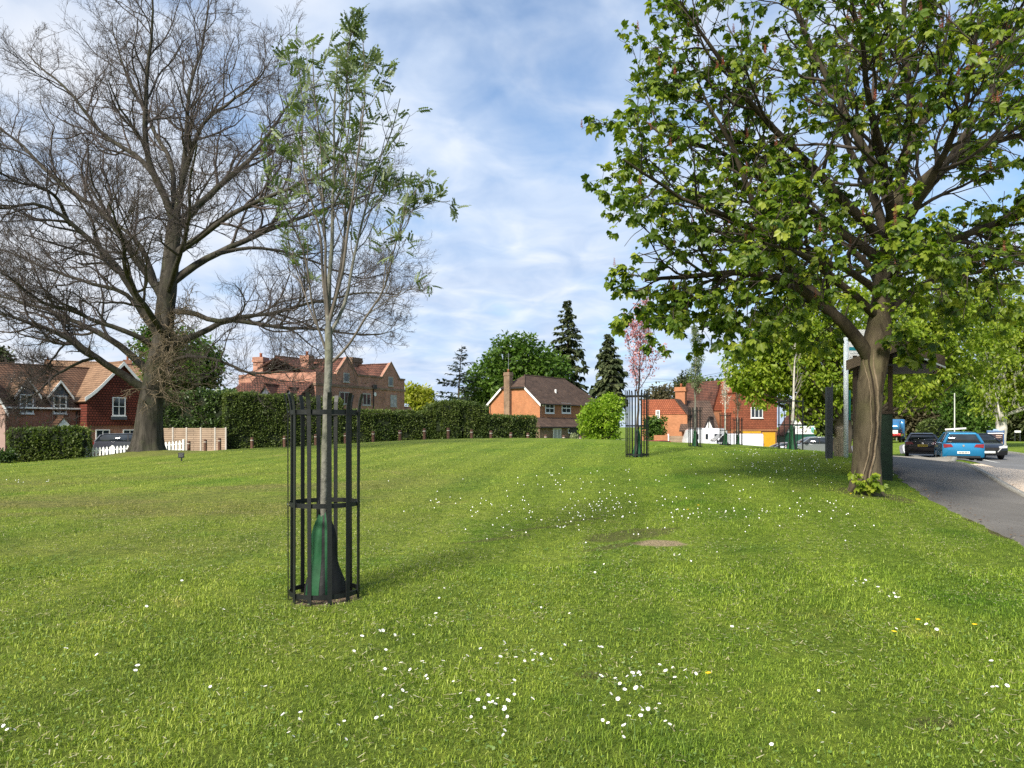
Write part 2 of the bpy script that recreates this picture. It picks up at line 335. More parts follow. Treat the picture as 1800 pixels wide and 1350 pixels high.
def spot(x, y, a, bb, rot=0.0):
    mpn = nd(t, 'ShaderNodeMapping'); mpn.vector_type = 'TEXTURE'; t.links.new(co, mpn.inputs[0])
    mpn.inputs['Location'].default_value = (x, y, 0); mpn.inputs['Rotation'].default_value = (0, 0, rot); mpn.inputs['Scale'].default_value = (a, bb, 1e6)
    ln = t.nodes.new('ShaderNodeVectorMath'); ln.operation = 'LENGTH'; t.links.new(mpn.outputs[0], ln.inputs[0])
    v = math_n(t, 'ADD', ln.outputs['Value'], math_n(t, 'MULTIPLY', math_n(t, 'SUBTRACT', nwm.outputs[0], .5), 1.5))
    return ramp(t, v, [(.75, (1,)*3), (1.1, (0,)*3)]).outputs[0]
ndt = nd(t, 'ShaderNodeTexNoise', Scale=40.0, Detail=5.0); t.links.new(co, ndt.inputs['Vector'])
soil = ramp(t, ndt.outputs[0], [(.3, (.17, .13, .075)), (.7, (.43, .345, .21))])
col = mix(t, spot(SOIL[0], SOIL[1], .34, .22), col, soil.outputs[0])
dk = ramp(t, ndt.outputs[0], [(.3, (.045, .035, .02)), (.7, (.14, .12, .06))])
col = mix(t, math_n(t, 'MULTIPLY', spot(SCUFF[0], SCUFF[1], .75, .3, .5), .6), col, dk.outputs[0])
for _x, _y, _a, _b, _r in ((870, 948, .55, .09, .5), (960, 928, .6, .08, .45), (1085, 960, .5, .10, .6), (1020, 915, .5, .07, .4), (250, 1005, .14, .1, 0), (1040, 1190, .12, .09, 0), (1640, 1280, .16, .1, .3)):
    _e = on_ground(_x, _y); col = mix(t, math_n(t, 'MULTIPLY', spot(_e[0], _e[1], _a, _b, _r), .6), col, dk.outputs[0])
soil2 = ramp(t, ndt.outputs[0], [(.3, (.11, .08, .055)), (.7, (.28, .21, .15))])
col = mix(t, spot(G1[0], G1[1], .34, .34), col, soil2.outputs[0])
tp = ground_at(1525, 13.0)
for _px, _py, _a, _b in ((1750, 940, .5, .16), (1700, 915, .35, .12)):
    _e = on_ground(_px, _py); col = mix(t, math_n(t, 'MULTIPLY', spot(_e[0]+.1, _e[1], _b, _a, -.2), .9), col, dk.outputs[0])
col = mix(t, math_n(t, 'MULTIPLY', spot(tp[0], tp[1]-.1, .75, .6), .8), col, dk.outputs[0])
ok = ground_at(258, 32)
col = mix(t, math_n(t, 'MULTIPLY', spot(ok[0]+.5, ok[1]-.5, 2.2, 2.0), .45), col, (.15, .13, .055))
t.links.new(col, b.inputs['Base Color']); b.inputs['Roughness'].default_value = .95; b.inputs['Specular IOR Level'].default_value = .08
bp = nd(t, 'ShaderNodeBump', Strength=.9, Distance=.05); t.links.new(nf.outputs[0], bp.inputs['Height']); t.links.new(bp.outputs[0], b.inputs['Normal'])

s_ = np.linspace(-1, 1, 281); xs = 3000*np.sinh(6.6*s_)/np.sinh(6.6); ys = xs+20
X, Y = np.meshgrid(xs, ys); Z = hgt(X, Y)
oakp = ground_at(258, 32); Z += .16*np.exp(-((X-oakp[0])**2+(Y-oakp[1])**2)/1.6**2)
n = len(xs); idx = np.arange(n*n).reshape(n, n)
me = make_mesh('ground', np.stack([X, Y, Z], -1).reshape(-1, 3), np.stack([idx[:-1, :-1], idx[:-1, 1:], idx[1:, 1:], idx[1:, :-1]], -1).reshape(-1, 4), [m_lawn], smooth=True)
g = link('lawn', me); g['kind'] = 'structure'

def interp_poly(pts, t):
    p = np.array(pts, float); s = np.concatenate([[0], np.cumsum(np.linalg.norm(np.diff(p, axis=0), axis=1))]); s /= s[-1]
    return np.stack([np.interp(t, s, p[:, k]) for k in range(p.shape[1])], -1)
def smooth_poly(pts, n=60):
    p = interp_poly(pts, np.linspace(0, 1, n))
    for _ in range(6): p[1:-1] = .25*p[:-2]+.5*p[1:-1]+.25*p[2:]
    return p
def ribbon(name, L, R, off, mat, nl=160, nw=16, edge=0.0):
    """sheet between two plan polylines, lying on the ground"""
    a = interp_poly(L, np.linspace(0, 1, nl)); c = interp_poly(R, np.linspace(0, 1, nl)); w = np.linspace(0, 1, nw)[None, :, None]
    P = a[:, None]*(1-w)+c[:, None]*w
    if edge: P[:, 0] += (RNG.random((nl, 2))-.5)*edge
    z = hgt(P[..., 0], P[..., 1])+off
    if edge: z[:, 0] -= .03
    idx = np.arange(nl*nw).reshape(nl, nw)
    me = make_mesh(name, np.concatenate([P, z[..., None]], -1).reshape(-1, 3), np.stack([idx[:-1, :-1], idx[:-1, 1:], idx[1:, 1:], idx[1:, :-1]], -1).reshape(-1, 4), [mat], smooth=True)
    o = link(name, me); o['kind'] = 'structure'; return o
def asphalt(name, a, c, sc=60.0, patch=.25, speck=None):
    m, t, b = new_mat(name); co = t.nodes.new('ShaderNodeTexCoord').outputs['Object']
    n = nd(t, 'ShaderNodeTexNoise', Scale=sc, Detail=6.0, Roughness=.75); t.links.new(co, n.inputs['Vector'])
    r = ramp(t, n.outputs[0], [(.32, a), (.68, c)])
    n2 = nd(t, 'ShaderNodeTexNoise', Scale=.7, Detail=5.0, Roughness=.6); t.links.new(co, n2.inputs['Vector'])
    f = ramp(t, n2.outputs[0], [(.3, (1-patch,)*3), (.7, (1+patch*.6,)*3)]); cc = mix(t, 1.0, r.outputs[0], f.outputs[0], 'MULTIPLY')
    if speck:
        v = nd(t, 'ShaderNodeTexVoronoi', Scale=38.0); t.links.new(co, v.inputs['Vector'])
        cs = ramp(t, v.outputs['Color'], [(.2, speck[0]), (.5, speck[1]), (.85, speck[2])]); cc = mix(t, .65, cc, cs.outputs[0])
    t.links.new(cc, b.inputs['Base Color']); b.inputs['Roughness'].default_value = .9; b.inputs['Specular IOR Level'].default_value = .2
    bp = nd(t, 'ShaderNodeBump', Strength=.5, Distance=.01); t.links.new(n.outputs[0], bp.inputs['Height']); t.links.new(bp.outputs[0], b.inputs['Normal'])
    return m
m_path = asphalt('path_asphalt', (.085, .08, .074), (.19, .178, .162)); m_road = asphalt('road_asphalt', (.12, .12, .125), (.19, .19, .19), patch=.15)
m_grav = asphalt('buff_gravel', (.46, .375, .28), (.66, .55, .43), patch=.12, speck=((.38, .29, .21), (.60, .48, .37), (.76, .65, .53)))
m_pave = asphalt('pale_pavement', (.22, .20, .17), (.36, .33, .29), patch=.2); m_kerb = pm('kerb_stone', (.33, .32, .29), (.2, .19, .16), 6, .9, bump=.4)
m_line = pm('road_paint', (.75, .75, .72), (.6, .6, .58), 5, .7)
PL = smooth_poly([(4.4, 4), (5.6, 7.2), (6.4, 9.5), (7.1, 12.9), (7.85, 15.1), (8.6, 17.3), (10, 21), (12.6, 27), (16.2, 34), (19.2, 41), (22.4, 47)])
PR = smooth_poly([(5.9, 4), (7.4, 7.4), (8.2, 9.6), (9.3, 13.4), (10.6, 17), (12, 20.4), (13.4, 23.5), (15.1, 27), (17.8, 31), (19.9, 34.4), (23.8, 46.5)])
ribbon('path', PL, PR, .03, m_path, nl=220, edge=.10)
RL = smooth_poly([(18.0, -20), (18.1, 5), (18.6, 20), (19.2, 29), (20.2, 35), (21.7, 40), (24.0, 46), (27.4, 53.5), (36, 71), (45, 87), (53, 100), (78, 130), (120, 165)], 120)
dR = np.gradient(RL, axis=0); nR = norm(np.stack([dR[:, 1], -dR[:, 0]], -1))
RR = RL+nR*6.4
ribbon('road', RL, RR, .025, m_road, nl=300)
for off, w, nm in ((.28, .12, 'road_edge_line'), ):
    ribbon(nm, (RL+nR*off)[40:], (RL+nR*(off+w))[40:], .034, m_line, nl=260, nw=2)
q = RL+nR*3.1
for k in range(22, 74, 5):                               # dashed centre line
    ribbon('road_centre_line', q[k:k+3], (q+nR*.12)[k:k+3], .036, m_line, nl=14, nw=2)
LBY = [p for p in RL if 0 < p[1] < 32.6]
ribbon('layby', [p for p in PR if 5 < p[1] < 31.2], [p+np.array([-.02, 0]) for p in LBY if p[1] > 4], .02, m_grav, nl=160, nw=24)
ribbon('pavement', [(13.0, 26.6), (16.4, 33.8), (19.4, 41), (22.6, 47.2)], [(15.3, 27.4), (19.8, 34.3), (21.3, 40), (23.7, 46)], .04, m_pave, nl=60)
# kerbs: path edge against the gravel, the stepped kerb closing the layby, the road's far side
def kerb(name, pts, w, h):
    p = np.array(pts, float); d = np.gradient(p, axis=0); nn = norm(np.stack([d[:, 1], -d[:, 0]], -1)); rows = []
    for off, hh in ((-w/2, -.03), (-w/2, h), (w/2, h), (w/2, -.03)):
        c = p+nn*off; rows.append(np.concatenate([c, (hgt(c[:, 0], c[:, 1])+hh)[:, None]], 1))
    V = np.stack(rows, 1).reshape(-1, 3); i = np.arange(len(p)*4).reshape(-1, 4)
    Fq = np.concatenate([np.stack([i[:-1, k], i[:-1, k+1], i[1:, k+1], i[1:, k]], -1) for k in range(3)])
    o = link(name, make_mesh(name, V, Fq, [m_kerb])); o['kind'] = 'structure'; return o
kerb('kerb', [p for p in PR if 4.5 < p[1] < 27.4], .12, .07)
kerb('kerb', interp_poly([(15.0, 26.9), (17.6, 30.6), (20.0, 34.4), (21.2, 38.6), (23.6, 45)], np.linspace(0, 1, 60)), .15, .14)
kerb('kerb', RR+nR*.08, .15, .12)
# car park behind the green and lane along the hedges
ribbon('car_park', [(9, 56), (14, 66), (17, 84)], [(27, 54), (32, 66), (37, 80)], .03, m_road, nl=60)
ribbon('lane', smooth_poly([(-44, 46), (-30, 49.5), (-20, 51), (-10, 53), (0, 56), (9, 60)]), smooth_poly([(-47, 52), (-32, 54.6), (-21, 55.4), (-11, 57), (0, 60), (8.6, 64)]), .02, m_road, nl=120)

# ------------------------------------------------------------------ grass blades, ground cover, daisies
def path_side(x, y): return x > np.interp(y, PL[:, 1], PL[:, 0])-.05+.16*(vnoise(np.atleast_1d(x), np.atleast_1d(y), .18, 61)-.5)
def grass_points(d0, d1, rho, margin=2.0):
    area = (d1-d0)*(2*margin+(d0+d1)*.68); n = int(area*rho)
    d = np.sqrt(RNG.random(n)*(d1**2-d0**2)+d0**2); half = margin+d*.69
    x = (RNG.random(n)*2-1)*half
    cl = vnoise(x, d, .22, 3)*.5+vnoise(x, d, .07, 5)*.5
    keep = (RNG.random(n) < .35+1.3*(cl-.2)) & ~path_side(x, d)
    keep &= ~((((x-SOIL[0])/.36)**2+((d-SOIL[1])/.24)**2 < 1) & (RNG.random(n) < .93))
    keep &= ~(((x-G1[0])**2+(d-G1[1])**2 < .33**2) & (RNG.random(n) < .93))
    keep &= ~(((x-tp[0])**2+(d-tp[1])**2 < .30**2))
    c_, s2 = math.cos(.5), math.sin(.5); u = (x-SCUFF[0])*c_+(d-SCUFF[1])*s2; v = -(x-SCUFF[0])*s2+(d-SCUFF[1])*c_
    keep &= ~(((u/.75)**2+(v/.3)**2 < 1) & (RNG.random(n) < .6))
    return x[keep], d[keep]
m_grass, t, b = new_mat('grass_blade')
co = t.nodes.new('ShaderNodeTexCoord').outputs['Object']; col = lawn_colour(t, co)
at = t.nodes.new('ShaderNodeAttribute'); at.attribute_name = 'rnd'
rr = ramp(t, at.outputs['Fac'], [(0, (.36, .5, .32)), (.42, (1.0, 1.04, .8)), (.78, (1.75, 1.68, 1.2)), (.90, (2.15, 1.9, 1.8)), (1, (2.6, 2.2, 3.4))]); col = mix(t, 1.0, col, rr.outputs[0], 'MULTIPLY')
t.links.new(col, b.inputs['Base Color']); b.inputs['Roughness'].default_value = .55; b.inputs['Specular IOR Level'].default_value = .25
tr = t.nodes.new('ShaderNodeBsdfTranslucent'); t.links.new(mix(t, 1.0, col, (1.2, 1.4, .6), 'MULTIPLY'), tr.inputs[0])
ms = t.nodes.new('ShaderNodeMixShader'); ms.inputs[0].default_value = .34; t.links.new(b.outputs[0], ms.inputs[1]); t.links.new(tr.outputs[0], ms.inputs[2]); t.links.new(ms.outputs[0], t.nodes['Material Output'].inputs[0])
def blades(name, x, y, hgt_rng, wid, seg):
    n = len(x); z = hgt(x, y)-.005; az = RNG.random(n)*2*PI
    clump = vnoise(x, y, .30, 11)*.6+vnoise(x, y, .9, 12)*.6
    L = (hgt_rng[0]+(hgt_rng[1]-hgt_rng[0])*RNG.random(n)**1.6)*(.35+1.05*clump)
    lean = .15+1.15*RNG.random(n)**.8
    d = np.stack([np.cos(az), np.sin(az), np.zeros(n)], 1); s = np.stack([-np.sin(az), np.cos(az), np.zeros(n)], 1)
    w = (wid*(.7+.6*RNG.random(n)))[:, None]; base = np.stack([x, y, z], 1); up = np.array([0, 0, 1.])
    m = base+d*(L*np.sin(lean)*.45)[:, None]+up*(L*np.cos(lean*.6)*.6)[:, None]
    tip = base+d*(L*np.sin(lean)*1.05)[:, None]+up*(L*np.cos(lean)*.95)[:, None]
    rn = np.clip(RNG.random(n)*.88+(RNG.random(n) < .06)*.5+(vnoise(x, y, .5, 21)-.5)*.2, 0, 1)
    if seg == 2:
        V = np.stack([base-s*w/2, base+s*w/2, m+s*w*.42, m-s*w*.42, tip], 1); i = np.arange(n)[:, None]*5
        Fs = [i+np.array([[0, 1, 2, 3]]), i+np.array([[3, 2, 4]])]; k = 5
    else:
        V = np.stack([base-s*w/2, base+s*w/2, tip], 1); i = np.arange(n)[:, None]*3; Fs = [i+np.array([[0, 1, 2]])]; k = 3
    o = link(name, make_mesh(name, V.reshape(-1, 3), Fs, [m_grass], smooth=False, attrs={'rnd': np.repeat(rn, k)})); o['kind'] = 'stuff'; return o
for (d0, d1, rho, hr, wd, sg) in ((2.4, 5, 11000, (.015, .050), .0038, 2), (5, 8, 6000, (.015, .052), .005, 2), (8, 13, 2600, (.018, .055), .0072, 1), (13, 20, 700, (.02, .06), .011, 1), (20, 34, 150, (.02, .06), .02, 1)):
    x, y = grass_points(d0, d1, rho); blades('grass', x, y, hr, wd, sg)
# dry clippings lying on the turf
m_straw = leaf_mat('dry_clipping', [(.16, .15, .06), (.30, .27, .13), (.46, .41, .24), (.58, .54, .38)], .3, .7, .1)
x, y = grass_points(2.4, 12, 330); kq = vnoise(x, y, .6, 41)*.6+vnoise(x, y, .15, 42)*.5 > .50; x, y = x[kq], y[kq]; n = len(x); a = RNG.random(n)*2*PI; L = .015+.03*RNG.random(n); z = hgt(x, y)+.012+.03*RNG.random(n); w = .0016+.0016*RNG.random(n)+y*.00012
f = np.stack([np.cos(a)*L, np.sin(a)*L, (RNG.random(n)-.5)*.6*L], 1); s = np.stack([-np.sin(a)*w, np.cos(a)*w, np.zeros(n)], 1); b0 = np.stack([x, y, z], 1)
V = np.stack([b0-s, b0+s, b0+f+s*.6, b0+f-s*.6], 1); o = link('grass_clippings', make_mesh('grass_clippings', V.reshape(-1, 3), np.arange(n*4).reshape(n, 4), [m_straw], attrs={'rnd': np.repeat(RNG.random(n), 4)})); o['kind'] = 'stuff'
# dead leaves drifted along the path edge and into the corner of the layby
m_litter = leaf_mat('dead_leaf', [(.06, .035, .02), (.14, .08, .04), (.24, .15, .08)], .2, .8, .1)
k_ = PR[(PR[:, 1] > 6)&(PR[:, 1] < 27.2)]; q_ = interp_poly(k_, RNG.random(500)**.6)+np.abs(RNG.normal(size=(500, 2)))*np.array([.16, -.05])+np.array([.06, 0])
q2 = np.stack([RNG.normal(size=420)*.75+15.9, RNG.normal(size=420)*.9+27.6], 1); q2 = q2[q2[:, 0] > np.interp(q2[:, 1], [24, 27, 30.6, 34], [13.6, 15.1, 17.7, 20])+.12]
q3 = interp_poly(PL[(PL[:, 1] > 6)&(PL[:, 1] < 15)], RNG.random(160))+np.abs(RNG.normal(size=(160, 2)))*np.array([.22, .05])
xy = np.concatenate([q_, q2, q3]); n = len(xy); a = RNG.random(n)*2*PI; L = .02+.03*RNG.random(n); b0 = np.stack([xy[:, 0], xy[:, 1], hgt(xy[:, 0], xy[:, 1])+.048], 1); Fd = np.stack([np.cos(a), np.sin(a), (RNG.random(n)-.3)*.5], 1); Sd = np.stack([-np.sin(a), np.cos(a), (RNG.random(n)-.5)*.5], 1)
V = np.stack([b0, b0+Fd*L[:, None]*.5-Sd*L[:, None]*.35, b0+Fd*L[:, None], b0+Fd*L[:, None]*.5+Sd*L[:, None]*.35], 1); o = link('leaf_litter', make_mesh('leaf_litter', V.reshape(-1, 3), np.arange(n*4).reshape(n, 4), [m_litter], attrs={'rnd': np.repeat(RNG.random(n), 4)})); o['kind'] = 'stuff'
# round clover and broad weed leaves between the blades
x, y = grass_points(2.4, 9, 260); k = (vnoise(x, y, .8, 31) > .52)+(x < -1.2)*(RNG.random(len(x)) < .25); x = x[k > 0]; y = y[k > 0]; n = len(x)
a = RNG.random(n)*2*PI; r = .004+.005*RNG.random(n); z = hgt(x, y)+.014+.022*RNG.random(n); tl = (RNG.random((n, 2))-.5)*.9
ang = np.arange(6)*PI/3; px_ = np.cos(ang)[None]*r[:, None]*(1+.5*(np.arange(6) % 3 == 0)); py_ = np.sin(ang)[None]*r[:, None]
V = np.stack([x[:, None]+px_*np.cos(a)[:, None]-py_*np.sin(a)[:, None], y[:, None]+px_*np.sin(a)[:, None]+py_*np.cos(a)[:, None], z[:, None]+px_*tl[:, :1]+py_*tl[:, 1:]], -1)
m_clover = leaf_mat('clover_leaf', [(.10, .18, .04), (.16, .25, .06), (.26, .33, .13)], .3)
o = link('clover', make_mesh('clover', V.reshape(-1, 3), np.arange(n*6).reshape(n, 6), [m_clover], attrs={'rnd': np.repeat(RNG.random(n), 6)})); o['kind'] = 'stuff'

m_petal = pm('daisy_petal', (.86, .86, .83), (.78, .77, .76), 40, .6); m_eye = pm('daisy_eye', (.75, .52, .05), (.6, .38, .03), 60, .7); m_stalk = pm('flower_stalk', (.12, .2, .05), None, 20, .7)
def flower_mesh(name, r, h, petals, mp_, me_, eye, cup=.25, lean=(0, 0), ptw=.34):
    q = MB(); top = np.array([lean[0]*h, lean[1]*h, h]); q.mi = 0; q.tube([(0, 0, -.01), top*.6+np.array([0, 0, .1*h]), top], [.0011, .001, .0009], 5)
    q.mi = 1; tl = np.array([lean[0], lean[1], 0])*.5
    for k in range(petals):
        aa = 2*PI*k/petals+.1*math.sin(k*7.); dd = np.array([math.cos(aa), math.sin(aa), 0]); ss = np.array([-dd[1], dd[0], 0]); rr_ = r*(.92+.16*((k*37) % 10)/10)
        dz = lambda f: np.array([0, 0, r*cup*f-(tl@dd)*rr_*f])
        q.add([top+dd*r*.15, top+dd*rr_*.6-ss*r*ptw*.6+dz(.5), top+dd*rr_+dz(.8), top+dd*rr_*.6+ss*r*ptw*.6+dz(.5)], [(0, 1, 2, 3)])
    q.mi = 2; nn = 8; q.add([top+np.array([0, 0, r*eye*.55])]+[top+np.array([math.cos(2*PI*k/nn)*r*eye, math.sin(2*PI*k/nn)*r*eye, r*.06]) for k in range(nn)], [(0, 1+k, 1+(k+1) % nn) for k in range(nn)])
    return q.mesh(name, [m_stalk, mp_, me_])
daisy_mesh = [flower_mesh('daisy', .0085+.001*k, .042+.01*k, 17, m_petal, m_eye, .32, .15, ((k-1)*.35, -.25+.2*k)) for k in range(3)]
CL = [(925, 1163, 16, 55, 22), (1100, 1250, 26, 75, 55), (1095, 1195, 12, 60, 30), (860, 1245, 14, 55, 45), (760, 1190, 16, 90, 25), (675, 1255, 10, 30, 30), (870, 1290, 8, 40, 40), (570, 1290, 9, 60, 30), (450, 1230, 6, 30, 25), (1565, 1055, 11, 22, 10),
      (1510, 1032, 7, 14, 5), (1150, 1300, 9, 50, 40), (1740, 1215, 7, 25, 30), (1295, 1120, 5, 25, 8), (690, 1125, 8, 60, 20), (620, 1150, 7, 60, 25), (390, 1235, 5, 20, 25), (180, 1190, 4, 60, 20), (990, 1085, 5, 60, 20), (1440, 1245, 6, 60, 50), (1210, 1200, 6, 30, 10),
      (10, 1290, 5, 15, 25), (520, 1255, 6, 40, 40), (150, 1165, 5, 60, 15), (1020, 1150, 7, 60, 20), (780, 1110, 6, 80, 15), (900, 1060, 6, 120, 25), (1450, 1330, 4, 120, 15), (1650, 1120, 5, 120, 30), (330, 1080, 5, 150, 30),
      (1060, 895, 12, 80, 18), (1265, 908, 14, 40, 7), (1180, 905, 12, 60, 14), (980, 925, 14, 60, 20), (1200, 985, 8, 40, 6), (1340, 905, 8, 30, 8), (1050, 1005, 6, 60, 20), (1440, 905, 6, 60, 20), (880, 900, 8, 60, 25)]
DP = []
for cx, cy, n, rx, ry in CL:
    for _ in range(n):
        p = on_ground(cx+random.gauss(0, .55)*rx, min(cy+random.gauss(0, .55)*ry, 1346), 30)
        if p is not None and not path_side(p[0], p[1]): DP.append((p, cy > 1000))
DP.sort(key=lambda q: q[0][1]); far = [q for q in DP[300:]]; DP = DP[:300]
guard_x = G1[0]
for k, (p, nearf) in enumerate(DP):
    o = link('daisy', daisy_mesh[k % 3], None, tuple(p)); o.rotation_euler = (random.uniform(.1, .75), random.uniform(-.3, .3), random.uniform(0, 6.28)); s = random.uniform(.9, 1.5); o.scale = (s, s, s)
    if p[1] > 6.6: tag(o, 'tiny white daisy on the far side of the lawn around the bare soil patch', 'daisy', 'daisies around the bare patch')
    elif p[0] > 1.2: tag(o, 'small white daisy in the short grass of the near right lawn', 'daisy', 'daisies of the near right lawn')
    elif p[0] < -.9: tag(o, 'small white daisy in the short grass in front of the tall tree guard', 'daisy', 'daisies in front of the guard')
    else: tag(o, 'small white daisy in the loose drift across the near middle of the lawn', 'daisy', 'daisies of the near drift')
# the countless tiny ones further up the lawn
pts = [q[0] for q in far]
for cx, cy, n, rx, ry in ((1060, 895, 26, 80, 20), (1300, 850, 34, 200, 30), (1400, 820, 60, 120, 14), (960, 920, 30, 120, 30), (1180, 900, 40, 130, 40), (1440, 900, 25, 120, 40), (1000, 845, 30, 120, 20), (1330, 800, 30, 120, 6), (60, 848, 8, 50, 3), (800, 880, 20, 120, 30)):
    for _ in range(n):
        p = on_ground(cx+random.gauss(0, .6)*rx, cy+random.gauss(0, .6)*ry)
        if p is not None and not path_side(p[0], p[1]): pts.append(p)
pts = np.array(pts); n = len(pts); ang = np.arange(7)*2*PI/7; r = .0055+.003*RNG.random(n)+pts[:, 1]*.00010
V = np.stack([pts[:, None, 0]+np.cos(ang)[None]*r[:, None], pts[:, None, 1]+np.sin(ang)[None]*r[:, None], (pts[:, 2]+.045)[:, None]-np.sin(ang)[None]*r[:, None]*-.5], -1)
tops = np.stack([pts[:, 0], pts[:, 1], pts[:, 2]+.056], -1)[:, None]; V = np.concatenate([V, tops], 1)
i = np.arange(n)[:, None]*8; Fq = np.concatenate([i+np.array([[k, (k+1) % 7, 7]]) for k in range(7)])
o = link('distant_daisies', make_mesh('distant_daisies', V.reshape(-1, 3), Fq, [m_petal])); o['kind'] = 'stuff'
m_dand = pm('dandelion_yellow', (.85, .58, .02), (.75, .45, .01), 50, .7)
dand = flower_mesh('dandelion', .019, .05, 26, m_dand, m_dand, .5, .35, (0, -.2), .3)
for px, py, lb in ((1496, 874, 'by the foot of the chestnut trunk'), (1445, 884, 'left of the chestnut trunk'), (1600, 870, 'at the path edge nearest the chestnut'), (1632, 878, 'at the path edge further down from the chestnut'),
                   (1210, 902, 'leftmost on the right lawn beyond the bare patch'), (1228, 895, 'beside the white daisies beyond the bare patch'), (1569, 1125, 'in the middle of the right lawn'), (1616, 1102, 'in the right lawn just above another dandelion'), (1715, 1113, 'by a daisy at the right side of the lawn'), (1248, 1204, 'in the near lawn right of the daisy drift')):
    p = on_ground(px, py); o = link('dandelion', dand, None, tuple(p)); tag(o, 'yellow dandelion '+lb, 'dandelion', 'dandelions in the lawn'); o.rotation_euler = (0, 0, random.random()*6)
# ------------------------------------------------------------------ tree growing
def rot_about(v, ax, a):
    c = np.cos(a)[..., None]; s = np.sin(a)[..., None]
    return v*c+np.cross(ax, v)*s+ax*np.sum(ax*v, -1, keepdims=True)*(1-c)
def grow(S, D, L, r0, K, wig, up=0.0, tip=.25, kink=0.0, rng=RNG):
    """polylines from S along D of length L; wig = sideways wander per step, up = pull towards the sky"""
    N = len(S); P = np.empty((N, K+1, 3)); P[:, 0] = S; d = norm(D)
    up = np.broadcast_to(np.asarray(up, float), (N,))
    for k in range(K):
        d = d+rng.normal(size=(N, 3))*wig; d[:, 2] += up
        if kink: d += (rng.random((N, 1)) < .3)*rng.normal(size=(N, 3))*kink
        d = norm(d); P[:, k+1] = P[:, k]+d*(L/K)[:, None]
    R = r0[:, None]*(1-(1-tip)*np.linspace(0, 1, K+1)[None]**1.1)
    return P, R
def spawn(P, R, M, t0, t1, ang, lratio, rratio, Lpar, rng=RNG, tpow=1.0, flat=None, taper=.45):
    """M children on every polyline: start points, directions, lengths, radii, position along parent"""
    N, K1, _ = P.shape; K = K1-1
    t = t0+(t1-t0)*((np.arange(M)[None]+rng.random((N, M)))/M)**tpow; f = t*K; i = np.minimum(f.astype(int), K-1); w = f-i
    n = np.arange(N)[:, None]; a = P[n, i]; b = P[n, i+1]; S = a+(b-a)*w[..., None]; T = norm(b-a)
    ref = norm(rng.normal(size=(N, M, 3))); side = norm(np.cross(T, ref))
    if flat is not None: side = norm(side*np.array([1, 1, flat]))
    an = ang[0]+(ang[1]-ang[0])*rng.random((N, M))
    D = T*np.cos(an)[..., None]+side*np.sin(an)[..., None]
    L = Lpar[:, None]*(lratio[0]+(lratio[1]-lratio[0])*rng.random((N, M)))*(1-taper*t)
    r = (R[n, i]*(1-w)+R[n, i+1]*w)*rratio
    return S.reshape(-1, 3), D.reshape(-1, 3), L.ravel(), r.ravel(), t.ravel()
def poly_len(P): return np.linalg.norm(np.diff(P, axis=1), axis=2).sum(1)
def traced(lines, base_d, n=14, wig=0.0, rng=RNG):
    """lines: list of (list of (px,py,depth offset), r0, r1) -> P,R in world space"""
    Ps, Rs = [], []
    for pts, r0, r1 in lines:
        w = np.array([W(p[0], p[1], base_d+(p[2] if len(p) > 2 else 0)) for p in pts]); q = interp_poly(w, np.linspace(0, 1, n))
        q[1:-1] = .25*q[:-2]+.5*q[1:-1]+.25*q[2:]
        if wig: q[1:] += np.cumsum(rng.normal(size=(n-1, 3))*wig, 0)*np.linspace(.3, 1, n-1)[:, None]
        Ps.append(q); Rs.append(r0+(r1-r0)*np.linspace(0, 1, n)**.85)
    return np.array(Ps), np.array(Rs)
def frames(Fd, up=(0, 0, 1), jitter=0.0, rng=RNG):
    Fd = norm(Fd); u = np.broadcast_to(np.asarray(up, float), Fd.shape)+rng.normal(size=Fd.shape)*jitter
    S = np.cross(Fd, u); S = norm(S+1e-6); Nn = np.cross(S, Fd); return Fd, S, Nn
def kites(P, Fd, S, Nn, size, wid, fold=.12, droop=0.0, mid=.5):
    """one folded diamond leaf per point -> V (N*4,3)"""
    sz = np.asarray(size)[:, None] if np.ndim(size) else size
    tip = P+Fd*sz-Nn*sz*droop; m = P+Fd*sz*mid
    return np.stack([P, m-S*sz*wid+Nn*sz*fold, tip, m+S*sz*wid+Nn*sz*fold], 1)
def kite_mesh(name, V, rnd, mat):
    V = V.reshape(-1, 4, 3); n = len(V); i = np.arange(n)[:, None]*4
    Fq = np.concatenate([i+np.array([[0, 1, 2]]), i+np.array([[0, 2, 3]])])
    return make_mesh(name, V.reshape(-1, 3), Fq, [mat], attrs={'rnd': np.repeat(rnd, 4)})
def palmate(P, Fd, Nup, size, rng=RNG, n=5, spread=80, wid=.27):
    """hand-shaped leaf of n leaflets"""
    Fd, S, Nn = frames(Fd, (0, 0, 1), .45, rng); out = []
    for k in range(n):
        a = math.radians(-spread+2*spread*k/(n-1)); L = size*(1-.32*abs(a)/math.radians(spread))
        f = Fd*math.cos(a)+S*math.sin(a)-Nn*(.28+.12*abs(a)); f = norm(f); s = norm(np.cross(f, Nn)); nn = np.cross(s, f)
        out.append(kites(P, f, s, nn, L, wid, .05, .12, .62))
    return np.stack(out, 1).reshape(-1, 4, 3)

